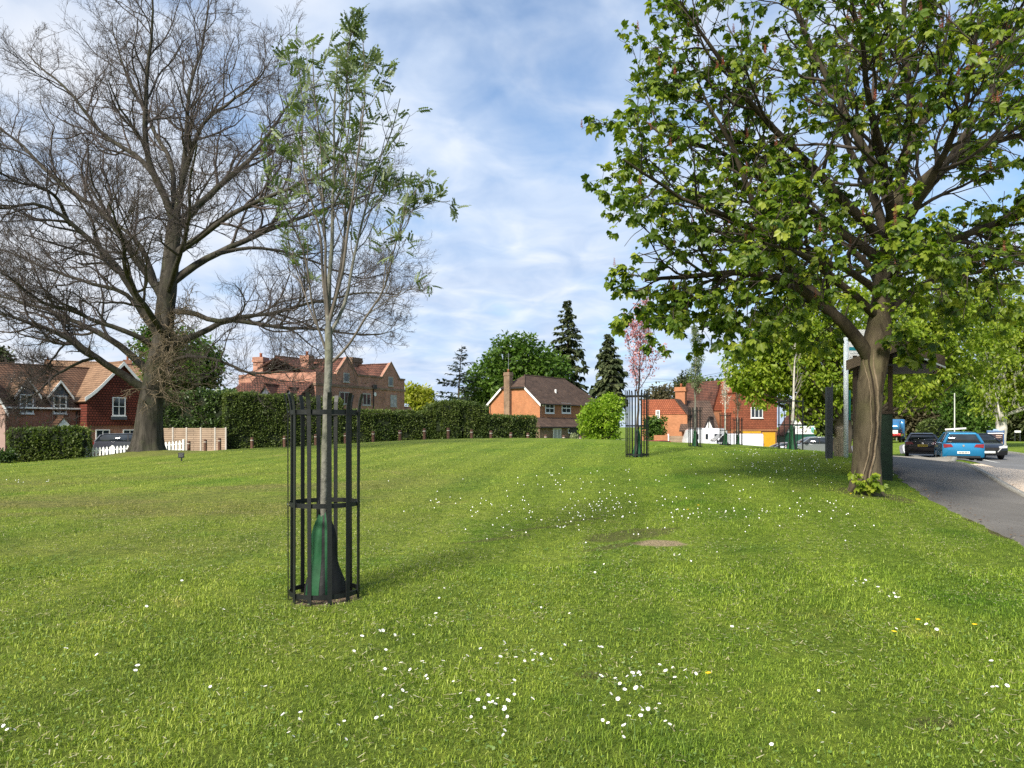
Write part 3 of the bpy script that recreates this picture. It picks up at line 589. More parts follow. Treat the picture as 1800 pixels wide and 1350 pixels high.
def leaf_cloud(C, R, per, size, rng=RNG, wid=.3, out_c=None, flat=.8, hang=.25):
    """small leaves in clumps round the centres C of radius R"""
    n = len(C)*per; c = np.repeat(C, per, 0); r = np.repeat(np.broadcast_to(R, (len(C),)), per)
    u = norm(rng.normal(size=(n, 3))); P = c+u*(r*rng.random(n)**.45)[:, None]*np.array([1, 1, flat])
    Fd = u+rng.normal(size=(n, 3))*.6; Fd[:, 2] -= hang; Fd, S, Nn = frames(Fd, (0, 0, 1), .6, rng)
    sz = size*(.6+.8*rng.random(n)); V = kites(P, Fd, S, Nn, sz, wid, .1, .1)
    rnd = np.clip(np.repeat(rng.random(len(C)), per)*.5+rng.random(n)*.5, 0, 1)
    return V, rnd
def crown_points(c, rad, n, rng=RNG, inner=.45, lumps=7, bottom=-1.0):
    """clump centres through an uneven crown"""
    u = norm(rng.normal(size=(n*2, 3))); u = u[u[:, 2] > bottom][:n]
    L = norm(rng.normal(size=(lumps, 3))); g = 1+.28*np.max((u@L.T-.72)/.28, axis=1).clip(-.55, 1)
    r = (inner+(1-inner)*rng.random(len(u))**.6)*g*.88
    return np.asarray(c)+u*r[:, None]*np.asarray(rad)
def leafy_tree(name, label, cat, base, crowns, mat, bark, trunk_r, n_clump, per, leaf, clump_r, seed, group=None, trunk_h=None, inner=.45, limbs=28, bottom=-1.0, hang=.25, wid=.3):
    """tree of many leaf clumps: base point, crowns [(dx,dy,z,rx,ry,rz)] relative to the base"""
    rng = np.random.default_rng(seed); t = thing(name, label, cat, base, 0, group)
    C = []
    tot = sum(c[3]*c[4]*c[5] for c in crowns)**.67
    w = np.array([(c[3]*c[4]*c[5])**.67 for c in crowns]); w /= w.sum()
    for k, c in enumerate(crowns): C.append(crown_points(c[:3], c[3:6], max(4, int(n_clump*w[k])), rng, inner, bottom=bottom))
    C = np.concatenate(C); V, rnd = leaf_cloud(C, clump_r*(.7+.6*rng.random(len(C))), per, leaf, rng, wid=wid, hang=hang)
    link('crown', kite_mesh('crown', V, rnd, mat), t)
    top = max(c[2]+c[5]*.55 for c in crowns); bot = min(c[2]-c[5] for c in crowns); th = trunk_h or max(bot+.5, top*.3)
    ax = np.array([[0, 0, -.3], [0, 0, .15], [.02*top, 0, th*.5], [0, .01*top, th], [crowns[0][0]*.5, crowns[0][1]*.5, top*.75], [crowns[0][0], crowns[0][1], top]])
    ax = interp_poly(ax, np.linspace(0, 1, 14)); rr = trunk_r*np.interp(np.linspace(0, 1, 14), [0, .06, .4, 1], [1.45, 1.05, .8, .12])
    pick = C[rng.permutation(len(C))[:limbs]]; P = []
    for p in pick:
        h = np.clip(p[2]*rng.uniform(.35, .7), th*.7, top*.9); s = interp_poly(ax, np.array([np.clip(h/top, 0, 1)]))[0]
        m = (s+p)/2+np.array([0, 0, -.06*np.linalg.norm(p-s)])+rng.normal(size=3)*.03*top; P.append(interp_poly(np.array([s, m, p]), np.linspace(0, 1, 7)))
    P = np.array(P); R = trunk_r*.33*np.linspace(1, .15, 7)[None]*np.ones((len(P), 1))
    link('trunk', tubes_mesh('trunk', [(ax[None], rr[None], 10), (P, R, 5)], [bark]), t)
    return t

def gnarled(name, P, R, rings, n, amp, flare, fz, lobes, mats, off, seed):
    """trunk with furrowed bark and root flares"""
    s = np.linspace(0, 1, len(P)); u = np.linspace(0, 1, rings); p = np.stack([np.interp(u, s, P[:, k]) for k in range(3)], 1); r = np.interp(u, s, R)
    a = np.arange(n)*2*PI/n; A, Z = np.meshgrid(a, p[:, 2]); zr = (Z-P[:, 2].min())
    fur = np.zeros_like(A)
    for k, (fa, fzz, w) in enumerate(((4, .9, .8), (9, .45, .7), (18, .22, .55), (30, .12, .35))):
        x = (np.cos(A)*fa*.5, np.sin(A)*fa*.5); fur += w*(vnoise(x[0]+Z/fzz*.35+50, x[1]+40, 1.0, seed+k)+vnoise(x[0]+20, Z/fzz+x[1]*.5, 1.0, seed+k+7)-1.0)
    lob = np.maximum(0, np.cos(A*lobes+seed)+.35*np.cos(A*(lobes-2)+1.7*seed))
    rad = r[:, None]*(1+amp*fur+flare*lob*np.exp(-zr/fz))
    V = p[:, None, :]+np.stack([np.cos(A)*rad, np.sin(A)*rad, np.zeros_like(A)], -1); idx = np.arange(rings*n).reshape(rings, n); nx = np.roll(idx, -1, 1)
    return make_mesh(name, V.reshape(-1, 3)-np.array(off), np.stack([idx[:-1], nx[:-1], nx[1:], idx[1:]], -1).reshape(-1, 4), mats, smooth=True)

# ------------------------------------------------------------------ materials for the planting
m_oakbark = bark_mat('oak_bark', (.018, .016, .013), (.074, .066, .054), 7, (1, 1, .18), 1.0, moss=(.05, .054, .03))
m_twig = pm('oak_twig', (.085, .068, .062), (.045, .037, .034), 1.2, .85)
m_epic = pm('oak_sprout', (.21, .165, .11), (.11, .085, .055), 2.0, .85)
m_chbark = bark_mat('chestnut_bark', (.026, .020, .014), (.12, .097, .064), 6, (1, 1, .3), .9, moss=(.12, .11, .055))
m_chlimb_shade = bark_mat('shaded_limb_bark', (.016, .013, .010), (.062, .050, .034), 7, (1, 1, .4), .8, moss=(.06, .055, .03)); m_chtwig = pm('chestnut_twig', (.06, .048, .038), (.03, .024, .018), 3, .85); m_dead = pm('bare_hanging_twig', (.26, .23, .19), (.15, .13, .11), 5, .85)  # limb bark darker than the trunk's: the shade of the leaves put into colour
m_grey = bark_mat('smooth_grey_bark', (.07, .07, .058), (.20, .195, .165), 16, (1, 1, .8), .5, moss=(.13, .14, .085)); m_rowtw = pm('rowan_branch', (.14, .12, .10), (.07, .06, .05), 4, .8)
m_darkbark = bark_mat('dark_bark', (.025, .02, .015), (.09, .075, .055), 4, (1, 1, .3), .6)
m_palebark = bark_mat('pale_bark', (.3, .28, .24), (.6, .57, .5), 5, (1, 1, .5), .4)
m_chleaf = leaf_mat('chestnut_leaf', [(.028, .062, .010), (.085, .145, .015), (.18, .24, .025), (.33, .37, .05)], .46, .42, .3, (1.45, 1.5, .6))
m_brleaf = leaf_mat('bright_chestnut_leaf', [(.07, .13, .012), (.15, .22, .018), (.24, .31, .028), (.34, .37, .05)], .45, .45, .3)
m_rowleaf = leaf_mat('rowan_leaf', [(.05, .08, .03), (.10, .14, .055), (.18, .22, .11), (.32, .36, .24)], .32, .5, .35)
m_syc = leaf_mat('broad_leaf_green', [(.025, .06, .010), (.05, .105, .014), (.085, .15, .022), (.12, .19, .035)], .35)
m_lime = leaf_mat('lime_green_leaf', [(.10, .19, .012), (.17, .28, .02), (.25, .36, .03), (.32, .40, .06)], .45)
m_yel = leaf_mat('yellow_green_leaf', [(.18, .21, .02), (.28, .30, .035), (.36, .36, .06)], .4)
m_con = leaf_mat('conifer_needle', [(.026, .038, .018), (.052, .068, .028), (.10, .115, .05)], .15, .7, .15)
m_ced = leaf_mat('cedar_needle', [(.018, .032, .024), (.032, .05, .036), (.055, .075, .055)], .15, .7, .15)
m_ivy = leaf_mat('dark_evergreen_leaf', [(.018, .036, .012), (.04, .075, .02), (.08, .13, .035), (.16, .21, .08)], .25, .35, .5)
m_hedge = leaf_mat('hedge_leaf', [(.022, .042, .010), (.055, .088, .02), (.10, .135, .032), (.16, .19, .055)], .3, .5, .3)
m_wood = leaf_mat('far_wood_leaf', [(.025, .038, .014), (.045, .06, .022), (.07, .085, .032), (.10, .105, .05)], .25, .7, .1)
m_brown = leaf_mat('brown_budding_leaf', [(.06, .055, .03), (.10, .09, .05), (.14, .125, .075)], .3, .7, .1)
m_pink = leaf_mat('cherry_blossom', [(.16, .09, .05), (.42, .17, .18), (.62, .33, .35), (.74, .52, .52)], .4, .6, .2, (1.1, .9, .95))
m_white = leaf_mat('white_blossom', [(.6, .55, .45), (.75, .72, .64)], .3, .6, .2, (1, 1, .9)); m_flow = leaf_mat('pink_flower_spike', [(.26, .12, .08), (.40, .18, .12), (.55, .24, .2), (.65, .38, .32)], .3, .6, .2, (1.1, .8, .8))
m_variegated = leaf_mat('pale_variegated_leaf', [(.16, .2, .10), (.3, .34, .2), (.45, .47, .32)], .3)

# ------------------------------------------------------------------ the great bare oak
OD = 32.0; rng = np.random.default_rng(21)
oak = thing('oak_tree', 'great bare oak with thick trunk and wide leafless crown in front of the picket fence', 'tree', ground_at(258, OD))
ob = np.array(oak.location)
tr = np.array([W(x, y, OD) for x, y in ((258, 803), (258, 797), (259, 786), (261, 765), (262, 740), (264, 715), (268, 690), (274, 660), (279, 630), (287, 590), (291, 540), (297, 489), (302, 440), (307, 391))])
trr = np.array([.86, .72, .60, .54, .51, .48, .46, .45, .43, .40, .38, .35, .32, .27])
trunk_P = interp_poly(tr, np.linspace(0, 1, 40)); trunk_R = np.interp(np.linspace(0, 1, 40), np.concatenate([[0], np.cumsum(np.linalg.norm(np.diff(tr, axis=0), axis=1))])/np.linalg.norm(np.diff(tr, axis=0), axis=1).sum(), trr)
def dz(pts, a, p=1.0):  # add a depth slope to a traced limb
    n = len(pts); return [(x, y, a*(k/(n-1))**p) for k, (x, y) in enumerate(pts)]
limb = [
 (dz([(307, 393), (293, 355), (275, 320), (262, 290), (235, 271), (178, 240), (120, 164), (89, 138), (62, 118), (44, 95)], 2.5), .17, .03),
 (dz([(306, 395), (293, 355), (270, 305), (258, 284), (253, 213), (255, 155), (262, 67), (268, 5), (270, -40)], -2), .19, .03),
 (dz([(307, 392), (307, 311), (300, 270), (284, 253), (271, 222), (258, 190), (240, 150), (215, 90), (205, 30)], 3), .15, .025),
 (dz([(308, 392), (320, 307), (338, 262), (345, 227), (387, 187), (435, 160), (470, 120)], -3), .17, .025),
 (dz([(309, 391), (313, 350), (330, 260), (333, 200), (345, 140), (370, 80), (385, 15), (390, -30)], 4), .16, .025),
 (dz([(311, 393), (330, 380), (369, 342), (427, 289), (471, 249), (502, 209), (520, 170)], 2), .20, .03),
 (dz([(307, 446), (356, 413), (400, 378), (449, 356), (489, 342), (540, 320), (590, 290)], -3), .18, .03),
 (dz([(304, 495), (338, 467), (378, 447), (422, 427), (453, 413), (502, 391), (560, 372), (610, 352), (650, 340)], 3), .20, .03),
 (dz([(380, 447), (430, 436), (470, 440), (520, 450), (580, 470), (640, 490), (690, 480)], 4), .10, .02),
 (dz([(307, 547), (347, 551), (382, 569), (444, 556), (502, 551), (569, 529), (640, 515), (700, 520)], -3), .14, .022),
 (dz([(300, 606), (333, 593), (367, 578), (389, 560), (440, 566), (500, 580), (560, 575), (620, 590), (680, 585)], 2.5), .17, .022),
 (dz([(285, 640), (330, 625), (380, 628), (430, 655), (470, 662), (520, 650), (570, 655)], -3.5), .10, .018),
 (dz([(292, 535), (276, 498), (249, 471), (222, 427), (191, 378), (147, 351), (102, 320), (67, 284), (36, 249), (0, 222), (-40, 190)], 2), .22, .03),
 (dz([(284, 600), (267, 569), (249, 533), (218, 489), (178, 436), (138, 413), (124, 396), (89, 373), (44, 364), (0, 378), (-50, 370)], -3), .22, .03),
 (dz([(124, 396), (100, 350), (70, 330), (30, 318), (-20, 300), (-50, 270)], -5), .10, .02),
 (dz([(280, 590), (258, 564), (222, 511), (169, 502), (107, 484), (53, 467), (0, 440), (-50, 430)], 4), .14, .022),
 (dz([(278, 618), (249, 591), (191, 573), (124, 551), (71, 542), (44, 520), (18, 502), (-30, 480)], -4), .15, .022),
 (dz([(272, 660), (256, 649), (228, 620), (200, 598), (160, 582), (122, 564), (60, 540), (0, 522), (-50, 515)], 3), .21, .03),
 (dz([(264, 690), (222, 664), (190, 645), (167, 629), (124, 596), (84, 580), (27, 564), (-40, 550)], -2.5), .22, .03),
 (dz([(167, 629), (130, 640), (95, 660), (60, 690), (20, 700), (-20, 705)], -4), .08, .015),
 (dz([(124, 596), (100, 620), (85, 640), (70, 655), (45, 670)], -1), .06, .012),
 (dz([(294, 520), (310, 470), (330, 420), (345, 370), (350, 310), (365, 250)], -6.5), .15, .03),
 (dz([(288, 590), (270, 560), (240, 520), (215, 470), (205, 410), (180, 350)], -6.5), .17, .03),
 (dz([(296, 500), (310, 460), (320, 400), (350, 350), (380, 290)], 6), .17, .03), (dz([(292, 540), (270, 490), (250, 430), (200, 380), (150, 300)], 6.5), .17, .03)]
LP, LR = traced(limb, OD, 18, .045, rng); LR = LR*.9
def oak_env(S, D, L):
    """shorten what would leave the crown's dome"""
    c = W(285, 380, OD); e = S+norm(D)*L[:, None]; q = (e-c)/np.array([10.6, 9.5, 9.6]); ln = np.linalg.norm(q, axis=1)
    return L*np.clip(1.9-ln*.95, .3, 1.0)
S, D, L, r, tt = spawn(LP, LR, 15, .28, .99, (.4, .85), (.28, .55), .55, poly_len(LP), rng, taper=.35)
L = np.clip(oak_env(S, D, L), .6, 3.4); r = np.minimum(r, .05+.01*L); P2, R2 = grow(S, D, L, np.maximum(r, .013), 9, .14, .045, .35, .2, rng)
S, D, L, r, tt = spawn(P2, R2, 7, .15, 1, (.45, 1.0), (.35, .7), .6, L, rng, taper=.3)
L = np.clip(oak_env(S, D, L), .35, 1.7); P3, R3 = grow(S, D, L, np.maximum(r*.9, .008), 7, .16, .05, .5, .15, rng)
S, D, L, r, tt = spawn(P3, R3, 7, .15, 1, (.4, .95), (.35, .65), .7, L, rng, taper=.2)
L = np.clip(L, .22, .85); P4, R4 = grow(S, D, L, np.clip(r*.85, .0055, .008), 4, .18, .05, .6, 0, rng)
S, D, L, r, tt = spawn(P4, R4, 4, .25, 1, (.4, .9), (.4, .7), .8, L, rng, taper=.2)
L = np.clip(L, .12, .4); P5, R5 = grow(S, D, L, np.full(len(L), .0048), 2, .18, .06, .6, 0, rng)
link('trunk', gnarled('trunk', trunk_P, trunk_R, 110, 56, .045, .16, 1.1, 6, [m_oakbark], ob, 3), oak)
link('limbs', tubes_mesh('limbs', [(LP, LR, 9)], [m_oakbark], ob), oak)
link('twigs', tubes_mesh('twigs', [(P2, R2, 5), (P3, R3, 4), (P4, R4, 3), (P5, R5, 3)], [m_twig], ob), oak)
# thicket of sprouts round the trunk
TPs = trunk_P[None, 10:26]; TRs = trunk_R[None, 10:26]
S, D, L, r, tt = spawn(TPs, TRs, 190, 0, 1, (1.0, 1.7), (.25, .75), .05, np.array([4.4]), rng, taper=.2); kq = (D[:, 0] > .1)|(rng.random(len(D)) < .2); kq &= rng.random(len(D)) < .72; S, D, L = S[kq], D[kq], L[kq]
D[:, 0] += .35*(rng.random(len(D)) < .6); D[:, 1] += .3; P2, R2 = grow(S, D, L, np.full(len(S), .019), 9, .26, -.03, .4, .2, rng)
S, D, L, r, tt = spawn(P2, R2, 8, .2, 1, (.4, 1.1), (.3, .6), .8, L, rng); P3, R3 = grow(S, D, L, np.full(len(S), .0115), 6, .28, -.06, .5, .2, rng)
S, D, L, r, tt = spawn(P3, R3, 4, .2, 1, (.4, 1.1), (.35, .6), .8, L, rng); P4, R4 = grow(S, D, L, np.full(len(S), .0085), 4, .28, -.05, .6, 0, rng)
link('trunk_sprouts', tubes_mesh('trunk_sprouts', [(P2, R2, 4), (P3, R3, 3), (P4, R4, 3)], [m_epic], ob), oak)

# ------------------------------------------------------------------ rowan sapling in the near guard
RD = 6.75; rng = np.random.default_rng(5)
row = thing('rowan_tree', 'young grey-stemmed rowan in small new leaf growing inside the nearest tree guard', 'tree', G1)
rb = np.array(row.location)
tr = [W(x, y, RD) for x, y in ((565, 1060), (565, 1040), (567, 960), (569, 890), (571, 800), (575, 700), (578, 640), (578, 600), (577, 575))]
TP = interp_poly(tr, np.linspace(0, 1, 24)); TR = np.interp(np.linspace(0, 1, 24), [0, .08, .6, .9, 1], [.044, .033, .030, .036, .031]); TR[13] *= 1.15; TR[17] *= 1.12
rl = [(dz([(577, 585), (579, 489), (586, 391), (589, 293), (591, 196), (600, 130), (605, 95)], .1), .028, .006),
 (dz([(578, 590), (594, 560), (611, 528), (620, 465), (635, 391), (655, 318), (674, 264), (694, 220), (708, 165)], .35), .021, .004),
 (dz([(584, 636), (616, 606), (640, 562), (669, 523), (684, 465), (699, 391), (720, 340), (737, 300)], -.3), .015, .0035),
 (dz([(574, 618), (552, 562), (542, 513), (535, 455), (508, 391), (484, 333), (469, 260)], -.35), .014, .0035),
 (dz([(576, 572), (567, 489), (567, 416), (542, 342), (532, 269), (530, 171), (515, 88)], .3), .018, .004),
 (dz([(579, 565), (590, 520), (601, 489), (611, 391), (625, 293), (635, 220), (640, 147), (637, 80)], -.2), .02, .004),
 (dz([(600, 250), (610, 170), (612, 110), (622, 60), (628, 34)], -.1), .008, .003),
 (dz([(577, 560), (574, 480), (572, 380), (568, 290), (560, 210), (556, 120), (558, 85)], -.4), .018, .004),
 (dz([(580, 560), (600, 470), (608, 380), (606, 290), (615, 200), (610, 110)], .5), .018, .004),
 (dz([(664, 411), (690, 392), (713, 376), (752, 362), (785, 358)], -.2), .006, .0025), (dz([(674, 520), (700, 524), (725, 515), (757, 512)], -.3), .005, .002),
 (dz([(640, 391), (668, 340), (690, 320), (718, 312)], .4), .007, .0025), (dz([(684, 470), (700, 450), (712, 430), (715, 400)], -.5), .006, .002), (dz([(690, 430), (712, 400), (727, 345), (735, 310)], -.3), .006, .002), (dz([(555, 570), (525, 500), (505, 440), (495, 400)], .4), .009, .003)]
LP, LR = traced(rl, RD, 16, .008, rng); LR = LR*.85
S, D, L, r, tt = spawn(LP, LR, 12, .28, .90, (.25, .6), (.16, .36), .6, poly_len(LP), rng, taper=.5)
L = np.clip(L, .12, .6); P2, R2 = grow(S, D, L, np.clip(r, .002, .006), 7, .11, .06, .5, 0, rng)
S, D, L, r, tt = spawn(P2, R2, 3, .35, 1, (.3, .8), (.25, .5), .7, L, rng); L = np.clip(L, .05, .2); P3, R3 = grow(S, D, L, np.full(len(L), .0018), 3, .12, .05, .7, 0, rng)
link('trunk', tubes_mesh('trunk', [(TP[None], TR[None], 14), (LP[:2], LR[:2], 9)], [m_grey], rb), row)
link('branches', tubes_mesh('branches', [(LP[2:], LR[2:], 7), (P2, R2, 4), (P3, R3, 3)], [m_rowtw], rb), row)
E = np.concatenate([P3[:, -1], P2[:, -1], P2[:, 5], LP[:, -1], LP[:, -2]]); ED = np.concatenate([P3[:, -1]-P3[:, -2], P2[:, -1]-P2[:, -2], P2[:, 5]-P2[:, 4], LP[:, -1]-LP[:, -2], LP[:, -2]-LP[:, -3]])
zz = (E[:, 2]-1.5)/RD*F; keep = rng.random(len(E)) < np.clip(.22+(zz-220)/600, .2, .9)*np.where(E[:, 0] > (690-HX)/F*RD, .35, 1)
E, ED = E[keep], norm(ED[keep]); M = 2; E = np.repeat(E, M, 0); ED = np.repeat(ED, M, 0); N = len(E)
ax = norm(ED*.7+rng.normal(size=(N, 3))*.7+np.array([.15, .05, .1])); Fd, S_, Nn = frames(ax, (0, 0, 1), .5, rng); LL = .07+.055*rng.random(N); parts = []
for k in range(11):                                          # feathered leaf: five pairs and an end leaflet
    f = .15+.8*(k//2)/5 if k < 10 else .95; sg = -1 if k % 2 else 1
    b0 = E+Fd*(LL*f)[:, None]-Nn*(LL*f*f*.3)[:, None]
    dd = norm(S_*sg*.9+Fd*.5-Nn*.25) if k < 10 else norm(Fd-Nn*.4)
    s2 = norm(np.cross(dd, Nn)); parts.append(kites(b0, dd, s2, np.cross(s2, dd), LL*.36, .27, .03, .1))
V = np.stack(parts, 1).reshape(-1, 4, 3); link('crown', kite_mesh('crown', V-rb, np.repeat(np.clip(rng.normal(.45, .24, N), 0, 1), 11), m_rowleaf), row)

# ------------------------------------------------------------------ the chestnut by the path
CD = 13.0; rng = np.random.default_rng(11)
chs = thing('chestnut_tree', 'large chestnut with a split seam down its trunk and broad drooping leaves beside the path', 'tree', ground_at(1522, CD))
cb_ = np.array(chs.location)
tr = [W(x, y, CD) for x, y in ((1519, 873), (1520, 862), (1522, 845), (1523, 800), (1525, 740), (1529, 680), (1537, 640), (1541, 605), (1548, 550), (1556, 480), (1565, 405), (1580, 332), (1592, 270))]
TP = interp_poly(tr, np.linspace(0, 1, 44)); TR = np.interp(np.linspace(0, 1, 44), [0, .02, .05, .14, .25, .36, .45, .52, .7, 1], [.31, .265, .24, .218, .212, .212, .222, .18, .135, .072])
cl = [(dz([(1535, 640), (1510, 597), (1470, 555), (1423, 517), (1376, 488), (1328, 474), (1233, 479), (1143, 484)], -.8), .155, .03),
 (dz([(1470, 555), (1413, 498), (1352, 446), (1281, 422), (1210, 408), (1162, 413)], .8), .10, .03),
 (dz([(1400, 500), (1352, 450), (1347, 412), (1323, 370), (1314, 335), (1290, 280), (1250, 220), (1210, 150)], -.8), .10, .02),
 (dz([(1580, 332), (1594, 270), (1603, 190), (1590, 95), (1589, 0), (1590, -80)], .3), .12, .03),
 (dz([(1556, 470), (1613, 436), (1660, 422), (1707, 408), (1798, 379), (1880, 360)], -.8), .12, .03),
 (dz([(1572, 370), (1640, 300), (1700, 262), (1800, 235), (1880, 200)], .9), .12, .03),
 (dz([(1575, 350), (1607, 228), (1660, 166), (1740, 90), (1797, 40), (1850, -20)], -1.0), .10, .025),
 (dz([(1570, 380), (1540, 300), (1500, 240), (1450, 140), (1400, 50), (1360, -40)], .8), .12, .025),
 (dz([(1562, 430), (1500, 370), (1440, 300), (1370, 240), (1300, 160), (1230, 60), (1190, 0)], -1.3), .12, .022),
 (dz([(1558, 460), (1490, 420), (1420, 370), (1340, 320), (1250, 270), (1170, 250), (1110, 200)], 1.0), .11, .02),
 (dz([(1545, 560), (1480, 500), (1400, 440), (1310, 400), (1200, 350), (1120, 290)], -2.2), .10, .02),
 (dz([(1548, 560), (1590, 520), (1640, 490), (1720, 480), (1800, 470)], 1.5), .10, .02),
 (dz([(1560, 450), (1570, 390), (1560, 300), (1540, 200), (1530, 100), (1520, 0)], -2.6), .12, .025), (dz([(1560, 450), (1600, 380), (1640, 300), (1680, 200), (1700, 80)], -2.6), .11, .025),
 (dz([(1562, 440), (1540, 350), (1500, 270), (1470, 180), (1480, 60)], 2.6), .12, .025), (dz([(1565, 420), (1620, 350), (1680, 260), (1730, 160), (1720, 60)], 2.6), .11, .025),
 (dz([(1552, 520), (1530, 470), (1480, 420), (1420, 400), (1360, 380)], 3.0), .10, .02), (dz([(1552, 520), (1580, 470), (1620, 440), (1660, 430)], -3.0), .09, .02), (dz([(1552, 520), (1500, 480), (1440, 460), (1380, 450), (1330, 430)], -3.2), .09, .02)]
LP, LR = traced(cl, CD, 16, .022, rng); LR = LR*.82
def ch_env(S, D, L):
    c = W(1540, 250, CD); e = S+norm(D)*L[:, None]; q = (e-c)/np.array([4.55, 4.3, 3.95]); ln = np.linalg.norm(q, axis=1)
    return L*np.clip(2.1-ln*1.15, .22, 1.0)
S, D, L, r, tt = spawn(LP, LR, 14, .22, .99, (.45, .95), (.25, .55), .55, poly_len(LP), rng, taper=.4)
L = np.clip(ch_env(S, D, L), .3, 1.7); r = np.clip(r, .008, .035); P2, R2 = grow(S, D, L, r, 8, .15, .04, .4, .12, rng)
S, D, L, r, tt = spawn(P2, R2, 9, .2, 1, (.4, .95), (.3, .65), .6, L, rng, taper=.3); L = np.clip(ch_env(S, D, L), .15, .75)
P3, R3 = grow(S, D, L, np.clip(r, .0045, .010), 5, .16, .02, .6, .1, rng)
# upright top-left twigs and the drooping lower skirt
sk = [(dz([(1330, 474), (1310, 520), (1300, 560)], -1.2), .02, .008), (dz([(1240, 478), (1215, 520), (1200, 560)], -.8), .02, .006), (dz([(1180, 484), (1160, 540), (1150, 590)], -.4), .014, .005), (dz([(1160, 480), (1110, 545), (1085, 572)], -.3), .008, .004), (dz([(1376, 488), (1360, 540), (1350, 580)], -1.0), .02, .006),
      (dz([(1420, 520), (1400, 560), (1370, 590)], -1.5), .02, .006), (dz([(1640, 440), (1660, 500), (1650, 560)], -.8), .02, .006), (dz([(1720, 410), (1750, 480), (1760, 540)], -.5), .02, .006), (dz([(1550, 600), (1580, 590), (1610, 605), (1630, 620)], -.5), .012, .005), (dz([(1545, 620), (1560, 600), (1590, 600), (1600, 630)], -.7), .012, .005),
      (dz([(1300, 476), (1280, 540), (1262, 600)], -.9), .016, .005), (dz([(1200, 482), (1190, 530), (1180, 575)], -1.4), .014, .005), (dz([(1260, 478), (1240, 545), (1225, 615)], .4), .014, .005), (dz([(1345, 480), (1330, 540), (1300, 620)], -1.6), .014, .005), (dz([(1400, 510), (1385, 560), (1340, 600)], .6), .015, .005), (dz([(1700, 412), (1700, 480), (1690, 570)], -1.4), .015, .005), (dz([(1600, 440), (1610, 500), (1590, 560)], -1.8), .015, .005),
      (dz([(1480, 560), (1450, 580), (1420, 610)], 1.5), .015, .006), (dz([(1290, 440), (1260, 500), (1250, 570)], 1.5), .015, .006), (dz([(1345, 480), (1320, 560), (1310, 600)], 2), .015, .006),
      (dz([(1250, 330), (1180, 300), (1120, 310), (1090, 325)], .2), .012, .004), (dz([(1170, 415), (1130, 370), (1090, 348), (1062, 342)], -.3), .010, .003), (dz([(1230, 150), (1170, 140), (1125, 120)], -.4), .01, .003), (dz([(1240, 60), (1215, 20), (1195, 0)], .3), .012, .004), (dz([(1180, 280), (1130, 275), (1095, 280)], -.2), .008, .003)]
KP, KR = traced(sk, CD, 9, .012, rng)
S, D, L, r, tt = spawn(KP, KR, 8, .15, 1, (.4, 1.0), (.25, .5), .6, poly_len(KP), rng, taper=.3); L = np.clip(L, .15, .5); P4, R4 = grow(S, D, L, np.clip(r, .004, .007), 5, .18, -.05, .6, .1, rng)
link('trunk', gnarled('trunk', TP, TR, 150, 64, .055, .10, .35, 5, [m_chbark], cb_, 9), chs)
link('limbs', tubes_mesh('limbs', [(LP, LR, 9)], [m_chlimb_shade], cb_), chs)
# long bare hanging twigs
S, D, L, r, tt = spawn(LP, LR, 5, .2, .95, (.8, 1.5), (.1, .2), .2, poly_len(LP), rng); D[:, 2] -= .3; D[:, 1] -= .5; L = .5+.7*rng.random(len(L))
Ph, Rh = grow(S, D, L, np.full(len(L), .006), 9, .22, -.16, .6, .2, rng); link('branches', tubes_mesh('branches', [(KP, KR, 6), (P2, R2, 5), (P3, R3, 4), (P4, R4, 4), (Ph, Rh, 4)], [m_chtwig], cb_), chs)
def rosette(E, ED, M, size, rng, sink=.35, stalk=.07):
    E = np.repeat(E, M, 0); ED = np.repeat(norm(ED), M, 0); N = len(E); o = norm(ED*.45+norm(rng.normal(size=(N, 3)))*.8); o[:, 2] -= sink
    b = E+norm(o)*(stalk*(.5+rng.random(N)))[:, None]; o2 = o.copy(); o2[:, 2] -= .45
    return palmate(b, o2, None, size*(.5+.85*rng.random(N)), rng), np.repeat(np.clip(rng.normal(.42, .25, N), 0, 1), 5)
E = np.concatenate([P3[:, -1], P3[:, 3], P2[:, -1], P4[:, -1], P4[:, 3], KP[:, -1]]); ED = np.concatenate([P3[:, -1]-P3[:, -2], P3[:, 3]-P3[:, 2], P2[:, -1]-P2[:, -2], P4[:, -1]-P4[:, -2], P4[:, 3]-P4[:, 2], KP[:, -1]-KP[:, -2]])
nP4 = len(P3)*2+len(P2); w = np.full(len(E), .66); w[len(P3):2*len(P3)] = .34; w[nP4:] = .9; w[:nP4] *= np.where(E[:nP4, 2] > 5.5, .9, 1.0)
kp = rng.random(len(E)) < w; V, rn = rosette(E[kp], ED[kp], 5, .118, rng); link('crown', kite_mesh('crown', V-cb_, rn, m_chleaf), chs)
# flower spikes standing on the shoot tips
T = P3[rng.permutation(len(P3))[:230], -1]; parts, rn = [], []
for k in range(26):
    h = k/25; a = k*2.4; rr_ = .028*(1-h*.75); d = np.array([math.cos(a), math.sin(a), .35]); p = T+np.array([0, 0, .02+.15*h]); f = np.broadcast_to(norm(d), T.shape); f, s_2, n_2 = frames(f+rng.normal(size=T.shape)*.2)
    parts.append(kites(p, f, s_2, n_2, np.full(len(T), rr_+.012), .4, .1)); rn.append(np.clip(rng.random(len(T))*.7+.2*(rng.random(len(T)) < .3), 0, 1))
link('flower_spikes', kite_mesh('flower_spikes', np.stack(parts, 1).reshape(-1, 4, 3)-cb_, np.stack(rn, 1).ravel(), m_flow), chs)
